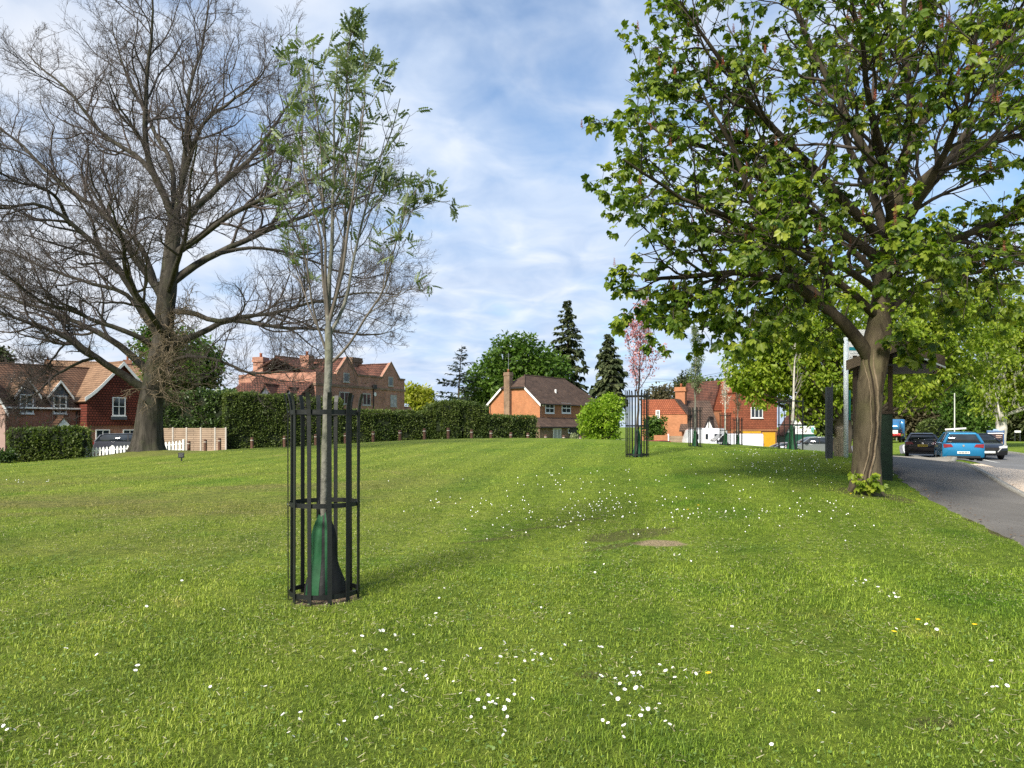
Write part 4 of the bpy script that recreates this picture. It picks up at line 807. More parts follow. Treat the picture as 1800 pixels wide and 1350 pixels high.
# the healed seam on the trunk: a pale callus lip on either side of a dark crack
m_crack = pm('bark_crack', (.02, .014, .009), (.035, .025, .016), 20, .95); m_lip = bark_mat('bark_callus', (.10, .075, .048), (.235, .185, .125), 10, (1, 1, .5), .6)
def on_trunk(px, py):                                       # a point on the near face of the trunk
    k = np.argmin(np.abs(TP[:, 2]-(EYE+(HY-py)/F*CD))); c = TP[k]; R_ = TR[k]; x = (px-HX)/F*CD; dx = np.clip((x-c[0])/R_, -.97, .97); return np.array([c[0]+dx*R_, c[1]-(R_+.012)*math.sqrt(1-dx*dx), TP[k][2] if False else EYE+(HY-py)/F*CD])
def seam(pxs, off): return interp_poly(np.array([on_trunk(x+off, y) for x, y in pxs]), np.linspace(0, 1, 60))
sl = [(1521, 618), (1520, 640), (1523, 668), (1525, 690), (1527, 720), (1528, 750), (1524, 780), (1522, 800), (1514, 830), (1511, 850)]
wob = lambda a: np.cumsum(rng.normal(size=(60, 3))*a, 0)*np.array([1, .1, .1])
link('bark_seam', tubes_mesh('bark_seam', [(seam(sl, 5)[None]+wob(.0035), np.interp(np.linspace(0, 1, 60), [0, .15, .6, .9, 1], [.006, .018, .024, .022, .008])[None], 8), (seam(sl, -4)[None]+wob(.0035), np.interp(np.linspace(0, 1, 60), [0, .2, .8, 1], [.004, .010, .014, .008])[None], 8)], [m_lip], cb_), chs)
link('bark_crack', tubes_mesh('bark_crack', [(seam(sl, 0)[None]+np.array([0, -.012, 0]), np.full((1, 60), .013), 6), (seam([(1541, 655), (1543, 676), (1541, 690)], 0)[None], np.full((1, 60), .012), 6)], [m_crack], cb_), chs)
# leafy shoots at the foot of the trunk
bs = W(1527, 858, CD-.32); S = np.repeat(bs[None], 7, 0)+rng.normal(size=(7, 3))*np.array([.09, .03, .03]); D = norm(rng.normal(size=(7, 3))*np.array([.6, .3, .2])+np.array([.1, -.35, .8])); L = .14+.15*rng.random(7)
P5, R5 = grow(S, D, L, np.full(7, .006), 5, .12, 0, .6, 0, rng); E5 = np.concatenate([P5[:, k] for k in (2, 3, 4, 5)]); D5 = np.concatenate([P5[:, k]-P5[:, k-1] for k in (2, 3, 4, 5)])
V, rn = rosette(E5, D5, 2, .115, rng, .1, .05); sh = link('basal_shoots', kite_mesh('basal_shoots', V-cb_, np.clip(rn+.15, 0, 1), m_brleaf), chs)
link('shoot_stems', tubes_mesh('shoot_stems', [(P5, R5, 5)], [m_rowtw], cb_), chs)
# ------------------------------------------------------------------ tree guards and watering bags
m_iron = pm('black_painted_iron', (.009, .011, .0105), (.006, .007, .007), 9, .5, .35, bump=.1, bscale=60)
m_bolt = pm('zinc_bolt', (.45, .46, .47), None, 20, .35, .5, .8)
m_bag = pm('green_bag_fabric', (.014, .082, .030), (.009, .052, .02), 6, .7, .25, bump=.35, bscale=14); m_bagdark = pm('black_bag_fabric', (.010, .012, .011), (.006, .007, .007), 8, .6, .3, bump=.3, bscale=14); m_strap = pm('bag_strap', (.02, .022, .02), None, 10, .6)
NB = 12
def guard(loc, label, rot, proto=[None], group='round tree guards on the green', sc=(1, 1, 1)):
    if proto[0] is None:
        t = thing('tree_guard', label, 'tree guard', loc, rot, group); R = .305
        q = MB(); prof = [(R, -.12), (R, 1.60), (R+.004, 1.66), (R+.015, 1.74), (R+.032, 1.80)]
        for (xa, za), (xb, zb) in zip(prof[:-1], prof[1:]): q.add([(x, y, z) for x, z in ((xa, za), (xb, zb)) for y in (-.0185, .0185) for x in (x-.004, x+.004)], [(0, 1, 3, 2), (4, 6, 7, 5), (0, 4, 5, 1), (2, 3, 7, 6), (0, 2, 6, 4), (1, 5, 7, 3)])
        bm = q.mesh('bar', m_iron)
        for k in range(NB): o = link('bar', bm, t); o.rotation_euler = (.003*math.sin(k*5.), .003*math.cos(k*3.), 2*PI*(k+.5+.08*math.sin(k*7.))/NB)
        q = MB(); n = 56
        V = [((R-a)*math.cos(2*PI*k/n), (R-a)*math.sin(2*PI*k/n), z) for a, z in ((.005, -.02), (.010, -.02), (.010, .02), (.005, .02)) for k in range(n)]
        q.add(V, [(j*n+k, j*n+(k+1) % n, ((j+1) % 4)*n+(k+1) % n, ((j+1) % 4)*n+k) for j in range(4) for k in range(n)]); rm = q.mesh('ring', m_iron)
        for z in (.06, .835, 1.635): link('ring', rm, t, (0, 0, z))
        q = MB(); q.tube([(R+.003, 0, 0), (R+.011, 0, 0)], .011, 6); q.tube([(R-.022, 0, 0), (R-.01, 0, 0)], .009, 6); bo = q.mesh('bolt', m_bolt)
        for z in (.835, 1.635):
            for a in (0, PI): o = link('bolt', bo, t, (0, 0, z)); o.rotation_euler = (0, 0, a+PI/NB)
        proto[0] = t
    else: t = copy_tree(proto[0]); t.location = loc; t.rotation_euler = (0, 0, rot); t.scale = sc; tag(t, label, 'tree guard', group)
    return t
guard(G1, 'tall black iron tree guard around the rowan, nearest in the picture', .12)
G2 = np.array(ground_at(1120, 20.6)); G3 = np.array(ground_at(1222, 34)); G4 = np.array(ground_at(1275, 42)); G5 = np.array(ground_at(1297, 49)); G6 = np.array(ground_at(1390, 24))
guard(G2, 'black iron tree guard around the pink cherry sapling', .5); guard(G3, 'black iron tree guard around the slim grey-green sapling before the caravan', .2)
guard(G4, 'black iron tree guard in front of the white van cab', .9); guard(G5, 'farthest black iron tree guard, just right of the one before the van cab', .3)
# the last guard is four-square: four corner posts, two hoops
t = thing('tree_guard', 'square tree guard of thin posts around the white-stemmed sapling by the dark noticeboard post', 'tree guard', G6, .35)
for a, c in ((-1, -1), (1, -1), (1, 1), (-1, 1)):
    q = MB(); q.box(a*.25-.014, a*.25+.014, c*.25-.014, c*.25+.014, -.2, 1.62); q.build('post', m_iron, t)
for a in (-1, 1):
    q = MB(); q.box(a*.25-.009, a*.25+.009, -.009, .009, -.2, 1.6); q.build('post', m_iron, t)
for z in (.78, 1.52):
    q = MB()
    for a in (-1, 1): q.box(-.28, .28, a*.268-.004, a*.268+.004, z-.018, z+.018); q.box(a*.268-.004, a*.268+.004, -.262, .262, z-.016, z+.016)
    q.build('ring', m_iron, t)

def bag(loc, label, rot, sc=1.0, proto=[None]):
    if proto[0] is None:
        t = thing('watering_bag', label, 'watering bag', loc, rot, 'watering bags round the saplings'); n = 40; m = 17
        def surf(a, h):                                     # pinched cone: two flat panels meeting in seams
            w = .03+.118*(1-h**1.15)**.85+.012*math.sin(h*9+1); fold = 1+.09*math.sin(3*a+h*4)+.05*math.sin(7*a-h*6); k = abs(math.cos(a))**.7
            return (math.cos(a)*w*(1+.12*k)*fold*1.05, math.sin(a)*w*.8*fold, -.01+.76*h)
        def panel(a0, a1, out, mat, nm, par):
            V = []; N_ = n//2
            for i in range(m+1):
                for j in range(N_+1): x, y, z = surf(a0+(a1-a0)*j/N_, i/m); V.append((x*(1+out), y*(1+out), z))
            Fq = [(i*(N_+1)+j, i*(N_+1)+j+1, (i+1)*(N_+1)+j+1, (i+1)*(N_+1)+j) for i in range(m) for j in range(N_)]
            return link(nm, make_mesh(nm, V, np.array(Fq), [mat], smooth=True), par)
        panel(0, 2*PI, 0, m_bagdark, 'bag_body', t)
        for a0, a1 in ((PI*1.08, PI*1.50), (PI*1.545, PI*1.68)):
            b = panel(a0+.12, a1-.04, .025, m_bag, 'panel', t)
        panel(PI*.25, PI*.85, .025, m_bag, 'panel', t)
        q = MB(); q.tube([(-.035, -.028, .72), (-.05, -.03, .80), (-.035, 0, .86), (-.02, .02, .80)], .009, 6); q.build('strap', m_strap, t, True)
        q = MB(); q.tube([(.035, -.028, .72), (.052, -.03, .80), (.036, 0, .86), (.02, .02, .80)], .009, 6); q.build('strap', m_strap, t, True)
        proto[0] = t
    else: t = copy_tree(proto[0]); t.location = loc; t.rotation_euler = (0, 0, rot); tag(t, label, 'watering bag', 'watering bags round the saplings'); t.scale = (sc, sc, sc)
    return t
bag(G1+np.array([0, .0, .02]), 'green and black watering bag round the rowan in the nearest tree guard', -.05)
bag(G2+np.array([.01, -.02, .01]), 'green watering bag round the pink cherry sapling', 1.2, 1.02); bag(G3+np.array([.0, 0, .01]), 'green watering bag round the slim sapling in front of the caravan', 2.0, 1.08)
bag(G4, 'green watering bag in front of the white van cab', 2.5, 1.0); bag(G5, 'green watering bag in the farthest tree guard', .9, 1.0); bag(G6+np.array([.02, -.05, 0]), 'bulky green watering bag at the foot of the white-stemmed sapling', 1.9, 1.06)

# ------------------------------------------------------------------ saplings in the far guards
def sapling(nm, label, base, h, fork, r, spread, bark, twig, leafm, nl, leaf, seed, lean=0.0, kind='kite', nb=14, dense=8):
    rng = np.random.default_rng(seed); t = thing(nm, label, 'tree', base)
    ax = np.array([[0, 0, -.1], [0, 0, 0], [lean*.3, 0, fork*.5], [lean*.5, .02, fork], [lean*.8, 0, (fork+h)/2], [lean, 0, h]]); ax = interp_poly(ax, np.linspace(0, 1, 18)); ax[1:-1, :2] += rng.normal(size=(16, 2))*.012
    R = r*np.linspace(1.1, .18, 18); P = ax[None]; Rr = R[None]
    S, D, L, rr, tt = spawn(P, Rr, nb, fork/h, .97, (.25, .65), (spread*.6, spread), .5, np.array([h]), rng, taper=.55); P2, R2 = grow(S, D, L, np.maximum(rr, .006), 9, .07, .07, .3, 0, rng)
    S, D, L, rr, tt = spawn(P2, R2, dense, .2, 1, (.3, .8), (.2, .4), .6, L, rng); P3, R3 = grow(S, D, L, np.full(len(L), .0045), 5, .12, .05, .5, 0, rng)
    S, D, L3, rr, tt = spawn(P3, R3, 3, .3, 1, (.3, .8), (.3, .5), .6, L, rng); P4, R4 = grow(S, D, np.clip(L3, .05, .2), np.full(len(L3), .0032), 3, .12, .05, .6, 0, rng)
    link('trunk', tubes_mesh('trunk', [(P, Rr, 10)], [bark]), t); link('branches', tubes_mesh('branches', [(P2, R2, 5), (P3, R3, 4), (P4, R4, 3)], [twig]), t)
    if leafm and nl:
        E = np.concatenate([P4[:, -1], P3[:, -1], P3[:, 2], P2[:, -1], P2[:, 6]]); E = E[rng.integers(0, len(E), nl)]
        V, rnd = leaf_cloud(E, leaf*1.3, 2, leaf, rng, wid=.28, hang=.1); link('crown', kite_mesh('crown', V, rnd, leafm), t)
    return t
c = sapling('cherry_tree', 'young cherry with pink blossom and dark shoots rising from a round tree guard', G2, 3.75, 1.5, .036, .5, m_darkbark, m_chtwig, m_pink, 1300, .065, 3, .08, nb=16)
E = np.random.default_rng(8); sapl = sapling('birch_tree', 'slim upright sapling with thin grey-green leaf before the caravan', G3, 5.3, 2.1, .045, .22, m_grey, m_rowtw, m_rowleaf, 1500, .075, 4, .02, nb=22)
sapling('whitebeam_tree', 'small sapling with pale buds in front of the white van cab', G4, 4.6, 1.7, .04, .30, m_palebark, m_dead, m_white, 500, .06, 5, 0, nb=18)
sapling('crab_apple_tree', 'thin sapling with sparse brownish buds in the farthest guard', G5, 4.0, 1.7, .04, .3, m_dead, m_dead, m_brown, 420, .07, 6, 0, nb=14)
sapling('plane_tree', 'bare white-stemmed sapling standing in the square tree guard', G6, 3.95, 1.5, .05, .28, m_palebark, m_dead, None, 0, .05, 7, .18, nb=12, dense=6)
# ------------------------------------------------------------------ buildings and their fittings
m_brick = course_mat('red_brick', (.36, .12, .065), (.26, .085, .05), (.34, .27, .21), .225, .075, .010)
m_brickpink = course_mat('old_soft_brick', (.46, .195, .125), (.34, .135, .09), (.42, .33, .26), .225, .075, .010, var=.42)
m_brickor = course_mat('orange_brick', (.42, .165, .078), (.34, .13, .06), (.42, .26, .15), .225, .075, .008, var=.22)
m_brickbr = course_mat('brown_brick', (.25, .15, .09), (.17, .10, .06), (.3, .25, .2), .225, .075, .010)
m_tilehung = course_mat('hung_clay_tile', (.22, .055, .035), (.15, .04, .028), (.045, .014, .01), .22, .20, .03, off=.5, bump=.9, var=.35)
m_tilered = course_mat('red_hung_tile', (.40, .125, .065), (.30, .09, .05), (.16, .055, .03), .22, .20, .022, bump=.8, var=.3)
m_roofbr = course_mat('brown_roof_tile', (.19, .105, .065), (.14, .078, .05), (.055, .032, .022), .26, .19, .03, bump=.9, var=.45)
m_roofor = course_mat('pale_clay_roof_tile', (.31, .195, .12), (.235, .145, .088), (.12, .07, .045), .26, .19, .024, bump=.9, var=.3)
m_roofdk = course_mat('dark_roof_tile', (.155, .10, .072), (.11, .074, .056), (.05, .034, .027), .26, .19, .03, bump=.9, var=.45)
m_roofred = course_mat('old_red_roof_tile', (.205, .085, .058), (.13, .062, .046), (.05, .028, .024), .26, .19, .03, bump=.9, var=.6)
m_wht = pm('white_paint', (.78, .78, .76), (.68, .68, .66), 3, .55); m_slate = pm('grey_boarding', (.075, .085, .105), (.05, .058, .07), 3, .7); m_blackp = pm('black_paint', (.015, .015, .016), (.03, .03, .03), 5, .5)
m_render = pm('pink_render', (.62, .42, .33), (.52, .34, .27), 1.5, .85); m_stone = pm('pale_stone', (.42, .38, .3), (.28, .25, .2), 5, .85); m_glass = glass_mat('window_glass'); m_curtain = pm('net_curtain', (.42, .42, .42), (.2, .2, .21), 3, .4, .5)
m_yellow = pm('yellow_garage_door', (.72, .40, .03), (.64, .35, .025), 2, .5); m_oldframe = pm('weathered_frame', (.42, .40, .36), (.3, .29, .26), 6, .8)
m_pot = pm('clay_pot', (.42, .16, .08), (.3, .11, .06), 8, .85)

class Front:
    """a building placed by two photo columns at known distances; local x along the front, y into the building, z up"""
    def __init__(s, px0, d0, px1, d1, zb, nm, label, cat='house'):
        s.o = np.array([(px0-HX)/F*d0, d0]); e = np.array([(px1-HX)/F*d1, d1]); s.len = np.linalg.norm(e-s.o); s.X = (e-s.o)/s.len; s.Y = np.array([-s.X[1], s.X[0]]); s.zb = zb
        s.root = thing(nm, label, cat, (s.o[0], s.o[1], zb), math.atan2(s.X[1], s.X[0]))
    def uz(s, px, py, off=0.0):                             # meet the photo ray with the plane y = off
        a = (px-HX)/F; o = s.o+s.Y*off; u = (a*o[1]-o[0])/(s.X[0]-a*s.X[1]); t = o[1]+u*s.X[1]; return u, EYE+(HY-py)/F*t-s.zb
    def yz(s, px, py, u):                                   # meet it with the end wall x = u
        a = (px-HX)/F; o = s.o+s.X*u; v = (a*o[1]-o[0])/(s.Y[0]-a*s.Y[1]); t = o[1]+v*s.Y[1]; return v, EYE+(HY-py)/F*t-s.zb
def window(root, u0, u1, z0, z1, y=0.0, cols=2, rows=2, mat=None, glass=None, fr=.055, sill=True, axis='x', bar=.032, depth=.05):
    """casement proud of the wall face y; axis 'y' puts it on an end wall at x = y facing -x"""
    if u1 < u0: u0, u1 = u1, u0
    q = MB(); g = MB()
    def bx(m, a, b, c, d, p, r): (m.box(a, b, y+p, y+r, c, d) if axis == 'x' else m.box(y+p, y+r, a, b, c, d))
    bx(q, u0, u0+fr, z0, z1, -depth, .02); bx(q, u1-fr, u1, z0, z1, -depth, .02); bx(q, u0+fr, u1-fr, z1-fr, z1, -depth, .02); bx(q, u0+fr, u1-fr, z0, z0+fr, -depth, .02)
    for k in range(1, cols): c = u0+(u1-u0)*k/cols; bx(q, c-bar/2, c+bar/2, z0+fr, z1-fr, -depth+.006, .02)
    for k in range(1, rows): c = z0+(z1-z0)*k/rows; bx(q, u0+fr, u1-fr, c-bar/2, c+bar/2, -depth+.009, .019)
    w = q.build('window', mat or m_wht, root); bx(g, u0+fr*.5, u1-fr*.5, z0+fr*.5, z1-fr*.5, -depth+.022, .012); g.build('pane', glass or m_glass, w)
    if sill: q = MB(); bx(q, u0-.06, u1+.06, z0-.07, z0-.003, -depth-.05, .02); q.build('sill', mat or m_wht, w)
    return w
def gable_roof_x(m, x0, x1, y0, y1, ze, zr, ov=.25, th=.12, yr=None, hip0=0.0, hip1=0.0):
    """ridge along x"""
    yr = (y0+y1)/2 if yr is None else yr; sl0 = (zr-ze)/(yr-y0); sl1 = (zr-ze)/(y1-yr)
    m.slab([(x0-ov, y0-ov, ze-sl0*ov), (x1+ov, y0-ov, ze-sl0*ov), (x1+ov-hip1, yr, zr), (x0-ov+hip0, yr, zr)], th); m.slab([(x1+ov, y1+ov, ze-sl1*ov), (x0-ov, y1+ov, ze-sl1*ov), (x0-ov+hip0, yr, zr-.002), (x1+ov-hip1, yr, zr-.002)], th)
    if hip0: m.slab([(x0-ov, y1+ov, ze-sl1*ov-.004), (x0-ov, y0-ov, ze-sl0*ov-.004), (x0-ov+hip0, yr, zr-.006)], th)
    if hip1: m.slab([(x1+ov, y0-ov, ze-sl0*ov-.004), (x1+ov, y1+ov, ze-sl1*ov-.004), (x1+ov-hip1, yr, zr-.006)], th)
    m.tube([(x0-ov+hip0, yr, zr), (x1+ov-hip1, yr, zr)], .09, 6)
def gable_roof_y(m, x0, x1, y0, y1, ze, zr, ov=.2, th=.12, xr=None):
    xr = (x0+x1)/2 if xr is None else xr; a = (zr-ze)/(xr-x0); c = (zr-ze)/(x1-xr)
    m.slab([(x0-ov, y1, ze-a*ov), (x0-ov, y0-ov, ze-a*ov), (xr, y0-ov, zr), (xr, y1, zr)], th); m.slab([(x1+ov, y0-ov, ze-c*ov), (x1+ov, y1, ze-c*ov), (xr, y1, zr-.002), (xr, y0-ov, zr-.002)], th)
    m.tube([(xr, y0-ov, zr), (xr, y1, zr)], .09, 6)
def bargeboards(root, x0, x1, xr, ze, zr, y, h=.24, mat=None, ov=.2, curve=0.0):
    a = (zr-ze)/(xr-x0); c = (zr-ze)/(x1-xr); q = MB()
    for s, xe, k in ((-1, x0-ov, a), (1, x1+ov, c)):
        n = 8; xs_ = np.linspace(xe, xr, n); zz = zr-np.abs(xs_-xr)*k+curve*np.clip(1-np.abs(xs_-xe)/(abs(xr-xe)*.45), 0, 1)**2
        for i in range(n-1): q.prism([(xs_[i], zz[i]-h), (xs_[i+1], zz[i+1]-h), (xs_[i+1], zz[i+1]), (xs_[i], zz[i])], y-.05-.003*(s > 0), y)
    return q.build('bargeboard', mat or m_wht, root)
def chimney(root, x0, x1, y0, y1, z0, z1, mat, pots=2, corb=.08):
    q = MB(); q.box(x0, x1, y0, y1, z0, z1); c = q.build('chimney', mat, root)
    q = MB(); q.box(x0-corb, x1+corb, y0-corb, y1+corb, z1-.42, z1-.22); q.box(x0-corb*.6, x1+corb*.6, y0-corb*.6, y1+corb*.6, z1-.2195, z1+.05); q.build('chimney_cap', mat, c)
    for k in range(pots): xx = x0+(x1-x0)*(k+.5)/pots; q = MB(); q.lathe([(.13, z1+.05), (.11, z1+.35), (.14, z1+.38), (.14, z1+.44)], 12, (xx, (y0+y1)/2)); q.build('chimney_pot', m_pot, c, True)
    return c
def gutter(root, x0, x1, y, z, mat=None, nm='gutter'): q = MB(); q.box(x0, x1, y-.13, y-.003, z-.09, z+.02); return q.build(nm, mat or m_wht, root)
def pipe(root, x, y, z0, z1, mat=None): q = MB(); q.tube([(x, y-.06, z0), (x, y-.06, z1)], .05, 8); return q.build('drainpipe', mat or m_blackp, root)

# ---- cottage behind the oak
A = Front(-60, 55.0, 153, 61.6, -.9, 'cottage', 'red brick cottage with white dormers behind the clipped box hedge')
R = A.root; U = lambda px, py, off=0.0: A.uz(px, py, off)
ue = U(153, 715)[0]; ze = U(80, 716)[1]; zr = U(80, 643, 4.0)[1]
q = MB(); q.box(-.2, ue+.02, 0, 8, -1, ze); q.build('wall', m_brick, R)
q = MB(); q.prism_x([(0, ze), (8, ze), (4, zr-.2)], -.2, -.1); q.build('wall', m_brick, R)
q = MB(); gable_roof_x(q, -.2, ue+3.2, 0, 8, ze+.05, zr, .25); rf = q.build('roof', m_roofbr, R)
gutter(R, -.4, ue, -.14, ze-.03)
for (px0, apx, px1, pye, pya, w0, w1, wt, wb) in ((25, 51, 71, 690, 665, 35, 59, 693, 727), (83, 108, 128, 692, 669, 94, 117, 695, 727)):
    a, z1_ = U(px0, pye, -.12); c = U(px1, pye, -.12)[0]; m_, za = U(apx, pya, -.12); m_ = (a+c)/2
    ze_d = z1_; q = MB(); gable_roof_y(q, a+.15, c-.15, -.05, 3.2, ze_d, za, .18, .09); d = q.build('dormer_roof', m_roofor, R)  # paler tile than the main roof: sunlight on the dormers put into colour
    bargeboards(d, a+.15, c-.15, m_, ze_d+.02, za+.03, -.255, .2, None, .18)
    q = MB(); q.prism([(a+.3, ze-.05), (c-.3, ze-.05), (c-.3, ze_d-.1), (m_, za-.22), (a+.3, ze_d-.1)], -.05, 2.4); q.build('dormer_wall', m_slate, R)
    x0, zt = U(w0, wt, -.1); x1, zb_ = U(w1, wb, -.1); window(R, x0, x1, zb_, zt, -.06, 2, 2, fr=.075, bar=.05)
# porch with its white pediment
x0, z0_ = U(88, 756, -1.2); x1, _ = U(135, 756, -1.2); xm, za = U(111, 732, -1.2)
q = MB(); gable_roof_y(q, x0+.1, x1-.1, -1.2, 0, z0_, za, .12, .09); q.build('porch_roof', m_roofbr, R)
q = MB(); q.prism([(x0+.05, z0_-.02), (x1-.05, z0_-.02), ((x0+x1)/2, za-.12)], -1.27, -1.18); q.build('porch_gable', m_wht, R); q = MB(); q.box(x0+.1, x0+.22, -1.2, -1.08, -.8, z0_); q.box(x1-.22, x1-.1, -1.2, -1.08, -.8, z0_); q.build('porch_posts', m_wht, R)
x0, zt = U(36, 753); x1, zb_ = U(54, 772); window(R, x0, x1, zb_, zt, 0, 2, 2, fr=.07)
# projecting gable wing, tile hung above brick
off = -1.3; ga, gze = U(153, 700, off); gm, gza = U(215, 637, off); gb = 2*gm-ga; zt_h = U(180, 747, off)[1]
q = MB(); q.box(ga, gb, off, 6.5, -1, zt_h); q.build('wall', m_brick, R)
q = MB(); q.prism([(ga-.03, zt_h-.02), (gb+.03, zt_h-.02), (gb+.03, gze), (gm, gza-.1), (ga-.03, gze)], off-.035, 6.5); q.build('tile_hanging', m_tilehung, R)
q = MB(); q.box(ga-.05, gb+.05, off-.07, 6.4, zt_h-.05, zt_h+.03); q.build('tile_course', m_tilehung, R)
q = MB(); gable_roof_y(q, ga, gb, off, 7, gze+.05, gza+.05, .28, .12); q.build('roof', m_roofor, R)  # the wing's sunlit slope put into colour by the paler tile
bargeboards(R, ga, gb, gm, gze+.05, gza+.06, off-.285, .3, None, .28, .32)
x0, zt = U(197, 698, off); x1, zb_ = U(220, 731, off); window(R, x0, x1, zb_, zt, off-.035, 2, 2, fr=.075, bar=.05)
q = MB(); q.box(x0-.1, x1+.1, off-.14, off-.03, zb_-.32, zb_-.08); q.build('window_apron', m_slate, R)
for a, c in ((168, 193), (216, 240), (250, 268)): x0, zt = U(a, 755, off); x1, zb_ = U(c, 785, off); window(R, x0, x1, zb_, zt, off, 2, 2, fr=.075, bar=.05, glass=m_glass)
pipe(R, ga-.25, -.02, -.8, ze-.1)
# ---- house with the pale tiled roof behind the cottage
Bk = Front(84, 80, 262, 84, -1.2, 'house', 'house behind the cottage of which only the pale tiled roof shows'); R = Bk.root
u0, zr = Bk.uz(84, 634, 4); u1 = Bk.uz(262, 634, 4)[0]; q = MB(); q.box(u0, u1, .3, 7.7, -.5, zr-3.2); q.build('wall', m_brick, R); q = MB(); gable_roof_x(q, u0, u1, .3, 7.7, zr-3.2, zr, .3); q.build('roof', m_roofor, R)
q = MB(); q.tube([(u0, 4, zr), (u0, 4, zr+.5)], [.12, .04], 8); q.build('finial', m_pot, R); chimney(R, u1-2.6, u1-1.8, 3.6, 4.4, zr-1, zr+.3, m_brick, 1)
# ---- pink rendered house cut by the left edge
Pk = Front(-75, 52, 9, 53.5, -1.0, 'house', 'pink rendered house with white bargeboard at the left edge'); R = Pk.root; L_ = Pk.len
ze = Pk.uz(9, 716)[1]; q = MB(); q.box(0, L_, 0, 6, -.8, ze); q.build('wall', m_render, R); q = MB(); q.prism([(0, ze), (L_, ze), (L_/2, ze+2.6)], 0, .3); q.build('wall', m_render, R); q = MB(); gable_roof_y(q, 0, L_, 0, 6, ze, ze+2.7, .2); q.build('roof', m_roofbr, R); bargeboards(R, 0, L_, L_/2, ze+.02, ze+2.75, -.205, .3)
window(R, L_-1.5, L_-.6, ze-1.5, ze-.5, 0, 2, 2)

# ---- old brick manor behind the long hedge
B = Front(575, 67.5, 711, 78.5, -.8, 'manor_house', 'old red brick manor house with two gables behind the long hedge'); R = B.root; U = lambda px, py, o=0.0: B.uz(px, py, o)
uL = -16.0; uR = B.len; zp = U(711, 668)[1]; zs = U(650, 682)[1]
q = MB(); q.box(-1.5, uR, 0, 9, -.6, zp-.05); q.build('wall', m_brickpink, R)
q = MB(); q.box(-1.6, uR+.08, -.09, 9.05, zs-.12, zs+.10); q.build('string_course', m_brickbr, R); q = MB(); q.box(U(627, 662)[0], U(672, 662)[0], -.06, .25, zp-.05, zp+.12); q.box(U(699, 662)[0], uR+.08, -.06, 9.05, zp-.05, zp+.12); q.build('parapet', m_brickbr, R)
zrm = U(650, 643, 3.5)[1]; q = MB(); gable_roof_x(q, -1.5, uR-.3, .3, 8.7, zp-.3, zrm, .0, .15); q.build('roof', m_roofred, R)
for (pl, pa, pr, ya, wl, wr, wt, wb) in ((592, 608, 628, 627, 603, 613, 655, 672), (671, 684, 703, 637, 682, 690, 662, 679)):
    a = U(pl, 662)[0]; c = U(pr, 662)[0]; m_, za = U(pa, ya); m_ = (a+c)/2
    q = MB(); q.prism([(a, zp-.6), (c, zp-.6), (c, zp+.05), (m_, za), (a, zp+.05)], -.03, .35); q.build('gable_wall', m_brickpink, R)
    bargeboards(R, a, c, m_, zp+.1, za+.12, -.01, .16, m_brickbr, .05)
    q = MB(); gable_roof_y(q, a+.05, c-.05, .36, 4.2, zp-.1, za-.12, 0, .12); q.build('gable_roof', m_roofred, R)
    x0, zt = U(wl, wt); x1, zb_ = U(wr, wb); window(R, x0, x1, zb_, zt, -.03, 1, 1, m_oldframe, fr=.09)
for a, c, t_, b_ in ((596, 614, 688, 711), (637, 651, 691, 713), (686, 697, 694, 715)):
    x0, zt = U(a, t_); x1, zb_ = U(c, b_); window(R, x0, x1, zb_, zt, 0, 2, 1, m_oldframe, fr=.10, bar=.11, glass=m_curtain if c > 690 else m_glass)
pipe(R, U(656, 700)[0], 0, -.5, U(656, 682)[1]); q = MB(); x, z = U(656, 681); q.box(x-.25, x+.25, -.28, -.1, z-.15, z+.25); q.build('rainwater_head', m_blackp, R)
q = MB(); x, z = U(658, 693); q.tube([(x, -.12, z), (x, -.005, z)], .19, 14); q.build('alarm_box', m_wht, R)
u, z = U(621, 630, 4.5); chimney(R, u-.8, u+.8, 4, 5.2, zrm-1.5, z, m_brickbr, 0)
# long range to its left, roofs mostly hidden by the oak
Wg = Front(400, 68.3, 547, 66.4, -.8, 'house', 'long low range with old red roof and stout chimneys left of the two-gabled manor'); R = Wg.root; U = lambda px, py, o=0.0: Wg.uz(px, py, o); WL = Wg.len
u0 = U(440, 700)[0]; ze = U(500, 676)[1]; zr = U(500, 642, 2.7)[1]
for ua in (u0, WL-.3): q = MB(); q.prism_x([(0, ze), (5.4, ze), (2.7, zr-.15)], ua, ua+.2); q.build('gable_wall', m_brickpink, R)
q = MB(); q.box(u0, WL, 0, 5.4, -.6, ze); q.build('wall', m_brickpink, R); q = MB(); gable_roof_x(q, u0, WL-.1, 0, 5.4, ze, zr, .15, .15); q.build('roof', m_roofred, R)
for pa, pc, pt in ((447, 464, 629), (530, 544, 626)):
    a, z = U(pa, pt, 1.5); c = U(pc, pt, 1.5)[0]; chimney(R, a, c, 1.3, 2.3, 1.5, z, m_brickpink, 1)
q = MB(); a = U(398, 690, -2.5)[0]; c = U(522, 690, -2.5)[0]; zz = U(460, 672, 0)[1]; zee = U(460, 698, -2.5)[1]; q.box(a, c, -2.5, -.01, -.6, zee); q.build('wall', m_brickpink, R); q = MB(); q.slab([(a-.2, -2.8, zee-.1), (c+.2, -2.8, zee-.1), (c+.2, 0, zz), (a-.2, 0, zz)], .12); q.build('roof', m_roofred, R)
